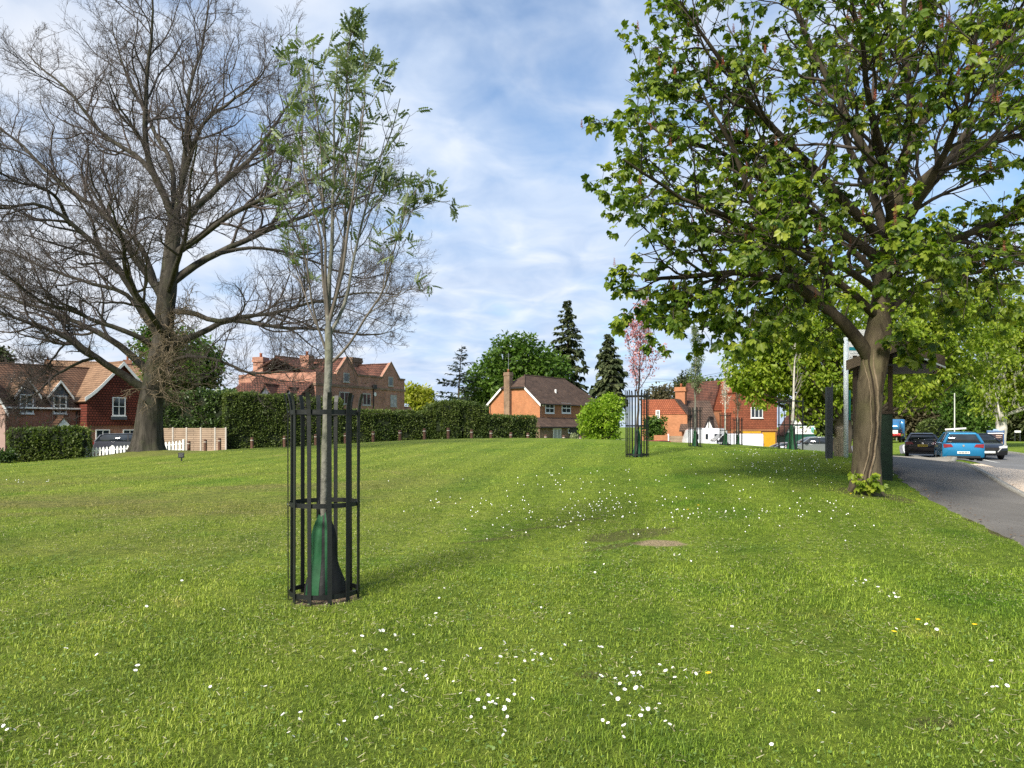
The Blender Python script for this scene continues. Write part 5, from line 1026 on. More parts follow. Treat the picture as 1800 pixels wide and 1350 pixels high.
for pl, pr, ya, ye in ((452, 482, 675, 694), (496, 521, 681, 697)):
    a, ze_ = U(pl, ye, -2.7); c = U(pr, ye, -2.7)[0]; m_, za = U((pl+pr)/2, ya, -2.7); m_ = (a+c)/2; q = MB(); q.prism([(a+.2, ze_-1.4), (c-.2, ze_-1.4), (c-.2, ze_), (m_, za-.15), (a+.2, ze_)], -2.7, .0); q.build('dormer_wall', m_slate, R)
    q = MB(); gable_roof_y(q, a+.1, c-.1, -2.7, .0, ze_, za, .15, .1); q.build('dormer_roof', m_roofred, R); window(R, m_-.55, m_+.55, ze_-1.3, ze_+.05, -2.7, 2, 1, m_oldframe)
Sh = Front(712, 80, 738, 82, -.8, 'outbuilding', 'low outbuilding with pale tiled roof at the right end of the manor'); u1 = Sh.len; zz = Sh.uz(725, 717)[1]; q = MB(); q.box(0, u1, 0, 3, -.5, zz-1.2); q.build('wall', m_brickpink, Sh.root); q = MB(); gable_roof_x(q, 0, u1, 0, 3, zz-1.2, zz+.1, .2); q.build('roof', m_roofor, Sh.root)

# ---- brick house with the half-hipped roof in the middle distance
H = Front(949, 99, 1062, 113.5, -1.1, 'house', 'orange brick house with brown half-hipped roof and tall chimney on its end wall'); R = H.root; U = lambda px, py, o=0.0: H.uz(px, py, o)
ze = U(949, 706)[1]; HL = H.len; Wd = 8.2; yr = Wd/2; zr = H.yz(927, 659, 2.6)[1]
q = MB(); q.box(0, HL, 0, Wd, -.5, ze); q.build('wall', m_brickor, R)
zh = H.yz(905, 680, 0)[1]; yh = lambda z: Wd/2*(1-(z-ze)/(zr-ze)); f = (zh-ze)/(zr-ze)
q = MB(); q.prism_x([(0, ze-.01), (Wd, ze-.01), (Wd-yr*f, zh-.12), (yr*f, zh-.12)], 0, .3); q.build('gable_wall', m_brickor, R)
q = MB(); o_ = .3; sl = (zr-ze)/yr; hx = 2.6
q.slab([(-o_, -o_, ze-sl*o_), (HL+o_, -o_, ze-sl*o_), (HL-4.5, yr, zr), (hx, yr, zr), (-o_, yr*f, zh)], .14); q.slab([(HL+o_, Wd+o_, ze-sl*o_), (-o_, Wd+o_, ze-sl*o_), (-o_, Wd-yr*f, zh), (hx, yr, zr-.003), (HL-4.5, yr, zr-.003)], .14)
q.slab([(-o_, Wd-yr*f, zh-.004), (-o_, yr*f, zh-.004), (hx, yr, zr-.006)], .14); q.slab([(HL+o_, -o_, ze-sl*o_-.004), (HL+o_, Wd+o_, ze-sl*o_-.004), (HL-4.5, yr, zr-.006)], .14); q.tube([(hx, yr, zr), (HL-4.5, yr, zr)], .1, 6); q.tube([(-o_, yr*f, zh), (hx, yr, zr)], .09, 6); q.build('roof', m_roofdk, R)
q = MB()
for y_a, z_a, y_b, z_b in ((-o_, ze-sl*o_, yr*f, zh), (Wd+o_, ze-sl*o_, Wd-yr*f, zh)): q.prism_x([(y_a, z_a-.36), (y_b, z_b-.36), (y_b, z_b-.02), (y_a, z_a-.02)], -o_-.05, -o_+.02)
q.build('bargeboard', m_wht, R); q = MB(); q.box(-o_-.06, -o_+.05, yr*f-.1, Wd-yr*f+.1, zh-.24, zh-.08); q.build('gutter', m_blackp, R); gutter(R, -.3, HL+.3, -.28, ze-sl*o_, m_blackp)
yc, zc_ = H.yz(892, 655, -.35); chimney(R, -.55, .25, yc-.45, yc+.45, -.5, zc_, m_brickbr, 1, .06); q = MB(); q.tube([(-.1, yc, zc_), (-.1, yc, zc_+2.6)], .025, 6); q.tube([(-.5, yc, zc_+2.4), (.4, yc, zc_+2.4)], .018, 6); q.tube([(-.3, yc-.3, zc_+2.2), (-.3, yc+.3, zc_+2.2)], .015, 6); q.build('aerial', m_bolt, R)
for a, c in ((958, 974), (987, 1003), (1030, 1042)):
    x0, zt = U(a, 708); x1, zb_ = U(c, 727); window(R, x0, x1, zb_, zt, 0, 2, 2, fr=.17, bar=.12)
x, z = U(954, 711); q = MB(); q.tube([(x, -.1, z), (x, -.003, z)], .25, 14); q.build('alarm_box', m_wht, R); pipe(R, .12, -.02, -.5, ze-.2); pipe(R, -.02, Wd-.15, -.5, ze-.2)
zpt = U(965, 734)[1]; zpe = U(965, 750, -2.2)[1]; xa = U(948, 750, -2.2)[0]
q = MB(); q.slab([(xa, -2.4, zpe-.02), (HL, -2.4, zpe-.02), (HL, 0, zpt), (xa+2.2, 0, zpt)], .12); q.slab([(xa, 0, zpe-.03), (xa, -2.4, zpe-.03), (xa+2.2, 0, zpt-.005)], .12); q.tube([(xa, -2.4, zpe), (xa+2.2, 0, zpt)], .09, 6); q.build('porch_roof', m_roofdk, R)
q = MB(); q.box(xa+.25, HL-.2, -2.1, 0, -.5, zpe-.12); q.build('porch_wall', m_brickbr, R); gutter(R, xa-.1, HL, -2.28, zpe-.1, m_blackp)
q = MB(); q.box(U(992+10, 765, -2.2)[0], U(1024, 765, -2.2)[0], -2.16, -2.09, -.5, zpe-.2); q.build('porch_opening_shade', m_blackp, R)  # black slab painted in for the shade inside the open porch
x0, zt = U(972, 753, -2.1); x1, zb_ = U(986, 775, -2.1); window(R, x0, x1, zb_, zt, -2.1, 2, 1, fr=.12, bar=.1, glass=m_curtain); x0, zt = U(998, 753, -2.1); x1, zb_ = U(1005, 761, -2.1); window(R, x0, x1, zb_, zt, -2.1, 1, 1, fr=.1)
x0, zt = U(1034, 755, -2.1); x1, zb_ = U(1044, 776, -2.1); window(R, x0, x1, zb_, zt, -2.1, 1, 1, fr=.1)
q = MB(); x, z = U(981, 697, 1.2); q.tube([(x, 1.6, ze+.9), (x, 1.6, ze+1.9)], .14, 8); q.build('vent_pipe', m_wht, R)

# ---- tiled brick building with yellow doors on the right
D_ = Front(1292, 84, 1365, 86.5, -.5, 'house', 'tall tile-hung brick building with yellow garage doors behind the white van'); R = D_.root; U = lambda px, py, o=0.0: D_.uz(px, py, o); DL = D_.len
ztl = U(1340, 754)[1]; ze = U(1340, 690)[1]; zr = U(1300, 668)[1]
q = MB(); q.box(0, DL, 0, 9, -.6, ztl); q.build('wall', m_brickor, R); q = MB(); q.prism([(-.03, ztl-.02), (DL+.03, ztl-.02), (DL+.03, ze), (DL/2, zr), (-.03, ze)], -.05, 9); q.build('tile_hanging', m_tilered, R)
q = MB(); gable_roof_y(q, 0, DL, 0, 9, ze+.05, zr+.1, .2); q.build('roof', m_tilered, R)  # brighter tile than the wing roof, putting the sunlit slope into its colour
x0, zt = U(1319, 716); x1, zb_ = U(1340, 735); window(R, x0, x1, zb_, zt, -.05, 3, 1, fr=.10, bar=.09)
for a, c in ((1302, 1337), (1340.5, 1362)):
    x0, zt = U(a, 758 if a < 1330 else 760); x1 = U(c, 760)[0]; q = MB()
    for k in range(8): w_ = (x1-x0)/8; q.box(x0+k*w_, x0+(k+1)*w_-.012, -.09, .01, -.5, zt)
    q.build('garage_door', m_yellow, R)
q = MB(); q.box(-.05, DL+.05, -.11, .0, ztl-.22, ztl-.03); q.build('lintel', m_brickor, R)
# gabled wing running back on its left
v0 = 0; zg = U(1260, 720)[1]; q = MB(); xw = U(1244, 740, 3)[0]; q.box(xw, -.01, 2.2, 8, -.6, zg); q.build('wall', m_brickor, R); apx, apz = U(1275, 670, 2.2)
q = MB(); q.prism([(xw-.05, zg-.05), (-.02, zg-.05), (-.02, apz-.3), (min(apx, -.4), apz)], 2.12, 8); q.build('tile_hanging', m_tilered, R); q = MB(); q.slab([(xw-.3, 2.0, zg-.2), (min(apx, -.4), 2.0, apz+.08), (min(apx, -.4), 8, apz+.08), (xw-.3, 8, zg-.2)], .12); q.build('roof', m_roofred, R)
# ---- lower range with the hipped roof and red chimney
C_ = Front(1128, 82, 1208, 80, -.6, 'house', 'low orange brick range with red chimney and dark sloping roof behind the caravan'); R = C_.root; U = lambda px, py, o=0.0: C_.uz(px, py, o); CLn = C_.len
zt_ = U(1170, 728)[1]; zr = U(1170, 703, 1.5)[1]
q = MB(); q.box(0, CLn, 0, 7, -.6, zt_); q.build('wall', m_brickor, R); q = MB(); q.prism([(0, zt_-.02), (CLn+.02, zt_-.02), (U(1188, 704)[0], zr), (0, zr)], -.06, .3); q.build('tile_hanging', m_tilered, R)
q = MB(); a = U(1188, 704)[0]; q.slab([(-.1, .3, zr+.05), (a, .3, zr+.05), (a, 6, zr+.05), (-.1, 6, zr+.05)], .1); q.slab([(a, -.2, zr+.06), (CLn+.2, -.2, zt_-.1), (CLn+.2, 7, zt_-.1), (a, 7, zr+.06)], .12); q.build('roof', m_roofdk, R)
b0 = U(1243, 704, 3)[0]; zlow = U(1240, 757, -1)[1]; q = MB(); q.slab([(CLn-.6, -1.2, zlow), (U(1262, 757, -1)[0]+.2, -1.2, zlow), (b0, 4.5, zr), (a+.1, 4.5, zr)], .14); q.build('shaded_roof', m_roofdk, R)  # slope turned from the sun, its shade put in by darker tiles
q = MB(); q.box(CLn+.02, U(1258, 757, -.9)[0], -.9, 4, -.6, zlow-.05); q.build('wall', m_brickor, R)
x0, z0_ = U(1187, 700, 2.5); x1, zt2 = U(1204, 681, 2.5); chimney(R, x0, x1, 2.5, 3.6, zr-.6, zt2, m_brickor, 1, .12)
x0, zt = U(1153, 721); x1, zb_ = U(1160, 737); window(R, x0, x1, zb_, zt, -.06, 2, 2, fr=.09)
xa, za_ = U(1236, 755, -1.4); xb, _ = U(1256, 755, -1.4); xm, zm = U(1245, 733, -1.4); xm = (xa+xb)/2
q = MB(); q.prism([(xa, za_-2.6), (xb, za_-2.6), (xb, za_), (xm, zm-.1), (xa, za_)], -1.4, -.6); q.build('porch_gable', m_wht, R); q = MB(); gable_roof_y(q, xa, xb, -1.4, 1.0, za_, zm, .12, .1); q.build('porch_roof', m_roofdk, R); bargeboards(R, xa, xb, xm, za_, zm+.02, -1.525, .14, m_blackp, .12)
q = MB(); q.box(xm-.05, xm+.05, -1.43, -1.38, za_-.5, zm-.2); q.box(xa, xb, -1.432, -1.38, za_-.06, za_+.06); q.build('porch_timbers', m_blackp, R)
# ---- green and white gabled shop at the back of the car park with its board
E_ = Front(1380, 91, 1420, 91, -.5, 'shop', 'dark gabled shop building behind the square tree guard'); R = E_.root; U = lambda px, py, o=0.0: E_.uz(px, py, o); EL = E_.len; zt = U(1390, 760)[1]; za = U(1388, 727)[1]
m_green = pm('dark_green_paint', (.012, .07, .04), (.009, .05, .03), 3, .5)
q = MB(); q.box(0, EL, 0, 3, -.6, zt); q.build('wall', m_green, R); q = MB(); q.prism([(.1, zt), (EL-.1, zt), (EL/2, za-.2)], -.03, 2.9); q.build('gable_wall', m_wht, R); q = MB(); gable_roof_y(q, 0, EL, 0, 3, zt, za, .25); q.build('roof', m_roofred, R); bargeboards(R, 0, EL, EL/2, zt, za+.03, -.255, .16, m_blackp, .2)
window(R, EL*.3, EL*.7, zt-1.4, zt-.2, 0, 2, 1)
# ------------------------------------------------------------------ vehicles
def paint(name, c, metal=.35): return pm(name, c, tuple(x*.9 for x in c), 1.5, .28, .5, metal, coat=.8)
m_rubber = pm('tyre_rubber', (.014, .014, .014), (.022, .022, .022), 12, .85); m_rim = pm('alloy_rim', (.42, .43, .45), (.3, .3, .32), 8, .35, .5, .8); m_trim = pm('black_trim', (.012, .012, .013), (.02, .02, .02), 8, .55)
m_carglass = glass_mat('car_glass', (.012, .015, .018), .04, .8); m_red = pm('rear_lamp_red', (.24, .014, .018), (.15, .010, .013), 9, .2, .6); m_lampw = pm('clear_lamp', (.75, .76, .78), (.5, .5, .52), 9, .15, .7, .2)
m_platey = pm('yellow_plate', (.78, .55, .06), (.72, .5, .05), 6, .5); m_platew = pm('pale_plate', (.62, .65, .60), (.72, .73, .7), 6, .5); m_char = pm('plate_characters', (.02, .02, .02), None, 6, .6)
m_chrome = pm('chrome', (.7, .7, .72), (.6, .6, .62), 6, .12, .5, 1.0)
def loft(m, prof, w, stations=(-1, -.93, -.75, 0, .75, .93, 1), inset=(.10, .035, .008, 0, .008, .035, .10), tumble=0.0, z0=0.0, z1=1.0):
    """closed side profile (x,z) swept across the width with softened edges"""
    p = np.array(prof, float); c = p.mean(0); k = len(p); V = []
    for s, i in zip(stations, inset):
        q = c+(p-c)*(1-i*np.array([.35, 1.0])); hw = w/2*s*(1-tumble*np.clip((q[:, 1]-z0)/(z1-z0), 0, 1)); V.append(np.stack([q[:, 0], hw, q[:, 1]], 1))
    n = len(stations); V = np.concatenate(V); Fs = [tuple((a*k+j, a*k+(j+1) % k, (a+1)*k+(j+1) % k, (a+1)*k+j)) for a in range(n-1) for j in range(k)]
    Fs += [tuple(range(k-1, -1, -1)), tuple(range((n-1)*k, n*k))]; return m.add(V, Fs)
def text_mesh(name, s, size, mat, parent, loc, rot, depth=.002):
    cu = bpy.data.curves.new(name, 'FONT'); cu.body = s; cu.size = size; cu.align_x = 'CENTER'; cu.align_y = 'CENTER'; cu.extrude = depth
    o = bpy.data.objects.new(name, cu); COL.objects.link(o); dg = bpy.context.evaluated_depsgraph_get(); me = bpy.data.meshes.new_from_object(o.evaluated_get(dg)); bpy.data.objects.remove(o)
    me.materials.clear(); me.materials.append(mat); r = link(name, me, parent, loc); r.rotation_euler = rot; return r
def arch(prof_bottom_z, xs_, r): pass
def car(label, cat, loc, heading, col, style='hatch', L=4.1, Wd=1.78, H=1.5, plate=m_platey, nm='parked_car', rear=True):
    """x forward; heading = angle of +x in plan"""
    t = thing(nm, label, cat, loc, heading); wb = L*.62; ax = (-wb/2-.02, wb/2+.05); r = .32; h = L/2
    def under():                                            # lower edge with two wheel arches, front to back
        P = [(h-.08, .24)]
        for c in (ax[1], ax[0]):
            for k in range(9): a = PI*k/8; P.append((c+(r+.06)*math.cos(a), .30+(r+.05)*math.sin(a)))
        return P+[(-h+.08, .28)]
    if style == 'hatch':
        up = [(-h, .45), (-h-.01, .72), (-h+.03, .95), (-h+.12, 1.0), (.7, .99), (1.05, .97), (h-.35, .80), (h-.06, .66), (h, .48)]
        gh = [(-h+.08, .98), (-h+.34, H-.10), (-h+.55, H-.035), (-.3, H), (.35, H-.05), (1.10, .96)]
    elif style == 'saloon':
        up = [(-h, .45), (-h-.01, .75), (-h+.02, .96), (-h+.35, 1.0), (.6, .93), (1.0, .92), (h-.35, .76), (h-.06, .62), (h, .45)]
        gh = [(-h+.38, .96), (-h+1.0, H-.08), (-.35, H), (.30, H-.05), (1.15, .92)]
    elif style == 'suv':
        up = [(-h, .5), (-h-.01, .85), (-h+.05, 1.05), (-h+.14, 1.1), (.8, 1.08), (1.1, 1.05), (h-.3, .95), (h-.05, .8), (h, .55)]
        gh = [(-h+.10, 1.08), (-h+.42, H-.10), (-h+.6, H-.03), (-.2, H), (.45, H-.06), (1.2, 1.06)]
    else:                                                   # panel van
        up = [(-h, .45), (-h, 1.2), (-h+.02, H-.06), (-h+.1, H), (h-1.75, H), (h-1.45, H-.06), (h-.78, 1.22), (h-.25, 1.08), (h-.04, .92), (h, .5)]; gh = None
    q = MB(); loft(q, up+under(), Wd); body = q.build('body', col, t, True); e = body.modifiers.new('edges', 'EDGE_SPLIT'); e.split_angle = math.radians(38)
    if gh:
        zb, zt = gh[0][1], H; q = MB(); loft(q, gh, Wd*.93, (-1, -.9, 0, .9, 1), (.05, .01, 0, .01, .05), .32, zb, zt); q.build('windows', m_carglass, t, True)
        rp = [p for p in gh if p[1] > zb+.6*(zt-zb)]; rp = [(p[0], p[1]+.018) for p in rp]; q = MB(); loft(q, rp+[(p[0]*.98, p[1]-.055) for p in rp[::-1]], Wd*.94, (-1, -.9, 0, .9, 1), (.0, 0, 0, 0, 0), .32, zb, zt); q.build('roof', col, t, True)
        tw = lambda z: Wd*.93/2*(1-.32*(z-zb)/(zt-zb))+.004
        for s in (-1, 1):                                   # pillars
            for (xa, za), (xb, zb2), w_ in ((gh[0], gh[1], .13), (gh[-1], gh[-2], .07)): q = MB(); q.bar((xa, s*(tw(za)-.02), za), (xb, s*(tw(zb2)-.02), zb2), w_, .05); q.build('pillar', col, t)
            xm = -.25; q = MB(); q.bar((xm, s*tw(zb), zb), (xm-.05, s*tw(H-.08), H-.08), .03, .07, (1, 0, 0)); q.build('pillar', m_trim, t)
            q = MB(); q.lathe([(.05, 0), (.10, .03), (.11, .12), (.05, .16)], 10); mm = q.build('mirror', m_trim, t, True); mm.location = (.75, s*(Wd/2+.08), zb-.0)
    else:
        zc = 1.2; q = MB(); q.add([(h-1.46, -Wd/2*.82, H-.10), (h-1.46, Wd/2*.82, H-.10), (h-.80, Wd/2*.90, 1.26), (h-.80, -Wd/2*.90, 1.26)], [(0, 1, 2, 3)]); w = q.build('windscreen', m_carglass, t); w.location = (.02, 0, .03)
        for s in (-1, 1):
            q = MB(); q.prism([(h-1.85, 1.2), (h-.95, 1.2), (h-1.42, H-.18), (h-1.85, H-.15)], s*Wd/2-.006, s*Wd/2+.006); q.build('side_window', m_carglass, t); q = MB(); q.box(h-1.0, h-.9, s*(Wd/2+.02), s*(Wd/2+.2), 1.15, 1.42); q.build('mirror', m_trim, t)
            q = MB(); q.box(-h+.3, h-1.95, s*Wd/2-.004, s*Wd/2+.006, .62, .66); q.build('side_moulding', m_trim, t)
    for x in ax:
        for s in (-1, 1):
            q = MB(); q.tube([(0, -.10, 0), (0, -.085, 0), (0, .085, 0), (0, .10, 0)], [r-.03, r, r, r-.03], 22); w = q.build('wheel', m_rubber, t, True); w.location = (x, s*(Wd/2-.12), r)
            q = MB(); q.tube([(0, s*.08, 0), (0, s*.108, 0)], [r*.66, r*.60], 18); q.build('rim', m_rim, w, True)
    q = MB(); q.box(-h+.3, h-.3, -Wd/2+.16, Wd/2-.16, .22, .42); q.build('underbody', m_trim, t)
    zl = up[2][1] if style != 'van' else 1.1
    for s in (-1, 1):
        q = MB(); yo = s*Wd/2*.72; q.prism_x([(yo-s*.20, zl-.16), (yo+s*.20, zl-.20), (yo+s*.215, zl-.02), (yo-s*.12, zl-.03)], -h-.022, -h+.22); q.build('rear_lamp', m_red, t)
        q = MB(); q.prism_x([(yo-s*.2, .62), (yo+s*.2, .64), (yo+s*.21, .77), (yo-s*.14, .73)], h-.30, h-.02); q.build('headlight', m_lampw, t)
    q = MB(); zpl = .72 if style == 'saloon' else .52; q.box(-h-.03, -h+.02, -.26, .26, zpl-.055, zpl+.055); p = q.build('rear_plate', plate, t); q = MB()
    for k in range(7): q.box(-h-.033, -h-.029, -.21+k*.062, -.21+k*.062+.036, zpl-.03, zpl+.03)
    p2 = q.build('plate_marks', m_char, p)
    q = MB(); q.box(h-.05, h+.025, -.26, .26, .36, .47); q.build('front_plate', m_platew, t); q = MB(); q.box(h-.1, h+.012, -.45, .45, .52, .66); q.build('grille', m_trim, t)
    q = MB(); q.box(-h-.02, -h+.06, -Wd/2*.8, Wd/2*.8, .27, .36); q.build('bumper_trim', m_trim, t); q = MB(); q.tube([(-h-.03, 0, zl-.1), (-h-.005, 0, zl-.1)], .05, 12); q.build('badge', m_chrome, t); q = MB(); q.tube([(-h+.9, 0, H-.02), (-h+.8, 0, H+.16)], [.012, .006], 5); q.build('aerial', m_trim, t)
    return t
c_blue = paint('blue_car_paint', (.012, .20, .40)); c_black = paint('black_car_paint', (.018, .012, .014)); c_blk2 = paint('black_gloss_paint', (.008, .009, .011)); c_grey = paint('grey_car_paint', (.085, .09, .11)); c_silver = paint('silver_car_paint', (.42, .44, .46), .7); c_white = paint('white_van_paint', (.66, .68, .70), .0); c_red = paint('red_car_paint', (.35, .05, .06)); c_cream = paint('cream_car_paint', (.62, .55, .42), .1)
def road_dir(d): k = int(np.argmin(np.abs(RL[:, 1]-d))); v = RL[min(k+2, len(RL)-1)]-RL[k-2]; return math.atan2(v[1], v[0])
g_ = ground_at(1684, 38.5); car('bright blue hatchback seen from behind, stopped between two black cars', 'car', (g_[0], g_[1], g_[2]+.03), math.radians(66), c_blue, 'hatch', 4.15, 1.76, 1.5, m_platew)
g_ = ground_at(1620, 46.5); car('black saloon seen from behind with a yellow rear plate', 'car', (g_[0], g_[1], g_[2]+.03), math.radians(63), c_black, 'saloon', 4.7, 1.84, 1.42, m_platey)
g_ = ground_at(1716, 43.5); b_ = car('black hatchback facing the camera half hidden by the blue hatchback', 'car', (g_[0], g_[1], g_[2]+.03), road_dir(43)+PI+.12, c_blk2, 'hatch', 4.2, 1.8, 1.42)
q = MB(); q.bar((2.03, .72, .80), (2.09, .38, .42), .05, .03); q.build('lamp_strip', m_lampw, b_)
g_ = ground_at(236, 52.5); car('dark grey estate car behind the white picket fence', 'car', g_, math.radians(18), c_grey, 'suv', 4.75, 1.9, 1.62)
g_ = ground_at(1291, 67); car('white panel van in front of the yellow garage doors', 'van', (g_[0]-.2, g_[1], g_[2]+.03), PI-.03, c_white, 'van', 5.0, 1.95, 1.95, m_platey, nm='white_van')
g_ = ground_at(1428, 56); car('silver car half hidden by the lawn in front of the green and white board', 'car', (g_[0], g_[1], g_[2]+.03), PI*.98, c_silver, 'hatch', 4.2, 1.76, 1.48)
g_ = ground_at(1380, 66); car('pale silver estate behind the square tree guard', 'car', (g_[0], g_[1], g_[2]-.3), PI*.98, c_silver, 'suv', 4.4, 1.8, 1.5)
g_ = ground_at(1166, 64); car('red car of which only the roof shows above the lawn beside the pink cherry', 'car', (g_[0], g_[1], g_[2]-.05), .1, c_red, 'hatch', 4.0, 1.7, 1.45)
g_ = ground_at(1092, 72); car('cream car just showing above the lawn beside the lime green bush', 'car', (g_[0], g_[1], g_[2]-.18), .05, c_cream, 'hatch', 4.0, 1.7, 1.42)
# caravan
g_ = ground_at(1240, 70); t = thing('caravan', 'white touring caravan parked left of the white van', 'caravan', (g_[0], g_[1], g_[2]+.03), PI+.05)
q = MB(); loft(q, [(-1.9, .5), (-1.98, 1.2), (-1.75, 2.15), (-1.4, 2.36), (1.3, 2.4), (1.62, 2.2), (1.95, 1.2), (1.9, .5)], 2.1); b0 = q.build('body', c_white, t, True); e = b0.modifiers.new('edges', 'EDGE_SPLIT'); e.split_angle = math.radians(38)
for x0, x1, z0, z1 in ((-1.2, -.5, 1.35, 1.85), (.95, 1.45, 1.35, 1.85)):
    for s in (-1, 1): q = MB(); q.box(x0, x1, s*1.05-.012, s*1.05+.012, z0, z1); q.build('window', m_carglass, t)
q = MB(); q.box(-.1, .5, 1.04, 1.062, .55, 2.05); d_ = q.build('door', m_wht, t); q = MB(); q.box(.08, .32, 1.055, 1.068, 1.35, 1.85); q.build('door_window', m_carglass, d_)
q = MB(); q.add([(1.86, -.75, 1.42), (1.86, .75, 1.42), (1.66, .7, 2.02), (1.66, -.7, 2.02)], [(0, 1, 2, 3)]); q.build('front_window', m_carglass, t)
for s in (-1, 1): q = MB(); q.tube([(-.2, s*.85, .3), (-.2, s*1.0, .3)], .3, 18); q.build('wheel', m_rubber, t)
q = MB(); q.bar((1.8, -.5, .5), (2.9, 0, .48), .06, .08); q.bar((1.8, .5, .5), (2.9, 0, .481), .06, .08); q.tube([(2.75, 0, .05), (2.75, 0, .75)], .03, 8); q.build('tow_bar', m_iron, t)
# lorry far down the road
g_ = ground_at(1569, 92); t = thing('lorry', 'blue and red recovery lorry far down the road behind the chestnut trunk', 'lorry', (g_[0], g_[1], g_[2]+.03), road_dir(92))
m_lblue = paint('lorry_blue', (.03, .16, .34)); m_lred = paint('lorry_red', (.36, .02, .02))
q = MB(); q.box(-3.4, 1.2, -1.15, 1.15, .75, 1.05); q.build('bed', m_lred, t, bevel=.04); q = MB(); loft(q, [(1.3, .5), (1.3, 2.3), (1.5, 2.75), (2.5, 2.8), (2.9, 2.5), (3.3, 1.6), (3.35, .5)], 2.3); q.build('cab', m_lblue, t, True); q = MB(); loft(q, [(-3.2, 1.5), (-3.0, 2.1), (-2.2, 2.6), (-.2, 2.6), (.8, 2.2), (.9, 1.5)], 1.9); q.build('load', m_lblue, t, True); q = MB(); q.box(-3.2, .9, -.9, .9, 1.06, 1.5); q.build('load_base', m_trim, t)
for s in (-1, 1):
    q = MB(); q.box(-3.44, -3.4, s*.85-.2, s*.85+.2, .8, 1.0); q.build('rear_lamp', m_red, t); q = MB(); q.box(-3.43, -3.38, s*.55-.3, s*.55+.3, 1.07, 1.45); q.build('tail_board', m_wht, t)
    for x in (-2.2, 2.3): q = MB(); q.tube([(x, s*.85, .45), (x, s*1.12, .45)], .45, 18); q.build('wheel', m_rubber, t)

# ------------------------------------------------------------------ street furniture
m_dkwood = pm('dark_stained_timber', (.055, .038, .026), (.03, .021, .015), 3, .8, bump=.3, stretch=(1, 1, .15)); m_fascia = pm('weathered_fascia', (.16, .12, .085), (.09, .068, .05), 4, .8, bump=.3); m_boxgreen = pm('green_cabinet', (.012, .032, .016), (.008, .02, .011), 5, .5); m_greypost = pm('grey_painted_post', (.055, .062, .068), (.04, .045, .05), 6, .7, bump=.3, stretch=(1, 1, .2)); m_boardback = pm('plywood_board', (.22, .19, .165), (.17, .145, .125), 4, .8)
m_polew = pm('pale_grey_pole', (.62, .68, .70), (.56, .62, .64), 3, .45, .4); m_teal = pm('teal_band', (.02, .25, .30), None, 4, .5); m_tealcase = pm('teal_case', (.012, .16, .11), (.01, .12, .085), 4, .5)
# timber bus shelter
sh_o = np.array(ground_at(1503, 15.9)); sh_z = h1(7.8, 16.6); ang = math.atan2(.90, .44)
t = thing('bus_shelter', 'dark timber bus shelter with tiled roof standing behind the chestnut trunk', 'bus shelter', (sh_o[0], sh_o[1], sh_z), ang-PI/2)   # y along the path, x towards it
q = MB(); q.box(0, .06, 0, 2.5, -.1, 2.35); q.build('back_wall', m_dkwood, t)
for y in (.003, 2.4):
    q = MB(); q.box(.062, .70, y, y+.06, -.1, 1.28); q.build('end_panel', m_boxgreen, t)
    q = MB(); q.box(-.02, .72, y-.02, y+.08, 1.28, 1.34); q.build('panel_cap', m_dkwood, t)
for x, y in ((.62, .062), (.62, 2.3), (-.045, -.045), (-.045, 2.46)): q = MB(); q.box(x, x+.085, y, y+.085, -.1, 2.5); q.build('post', m_dkwood, t)
q = MB(); xr, zr = .86, 2.76; xl, zl = -.14, 2.38; x2, z2 = 1.60, 2.40
q.slab([(xl, -.25, zl), (xl, 2.8, zl), (xr, 2.8, zr), (xr, -.25, zr)], .07); q.slab([(x2, 2.8, z2), (x2, -.25, z2), (xr, -.25, zr-.002), (xr, 2.8, zr-.002)], .07); q.build('roof', m_roofdk, t)
q = MB(); q.prism([(xl-.02, zl-.20), (xr, zr-.20), (xr, zr-.0), (xl-.02, zl+.0)], -.30, -.255); q.prism([(xr, zr-.20), (x2+.02, z2-.20), (x2+.02, z2-.0), (xr, zr-.0)], -.302, -.256); q.build('fascia', m_fascia, t)
q = MB(); q.prism([(xr+.05, zr-.235), (x2+.03, z2-.235), (x2+.03, z2-.205), (xr+.05, zr-.205)], -.31, -.22); q.build('edge_strip', m_polew, t); q = MB(); q.box(x2-.04, x2+.01, -.2, 2.75, z2-.16, z2-.055); q.build('eaves_board', m_fascia, t); q = MB(); q.box(.07, x2-.045, -.22, 2.74, z2-.14, z2-.11); q.build('soffit', m_trim, t)
q = MB(); q.box(.07, .45, .3, 2.3, .42, .47); q.build('bench', m_dkwood, t)
# bus stop pole with flag and timetable case
g_ = ground_at(1487, 19.6); t = thing('bus_stop_pole', 'pale grey bus stop pole with white flag beside the chestnut trunk', 'bus stop', g_)
q = MB(); q.tube([(0, 0, -.2), (0, 0, 3.35)], .058, 14); q.tube([(0, 0, 3.35), (0, 0, 3.38)], [.058, .02], 14); q.build('pole', m_polew, t, True)
q = MB(); q.box(.06, .62, -.012, .012, 2.48, 3.28); f_ = q.build('flag', m_wht, t, bevel=.006); q = MB(); q.box(.075, .60, -.0155, -.0125, 2.74, 2.83); q.build('teal_band', m_teal, f_); q = MB(); q.box(.10, .30, -.0148, -.0125, 2.655, 2.668); q.box(.10, .14, -.0148, -.0125, 2.55, 2.58); q.build('fine_print', pm('grey_print', (.35, .38, .4)), f_)
q = MB(); q.box(.065, .115, -.03, .03, .95, 1.72); q.build('timetable_case', m_tealcase, t, bevel=.008); q = MB(); q.box(.03, .075, -.02, .02, 1.05, 1.10); q.box(.03, .075, -.02, .02, 1.58, 1.63); q.build('bracket', m_tealcase, t)
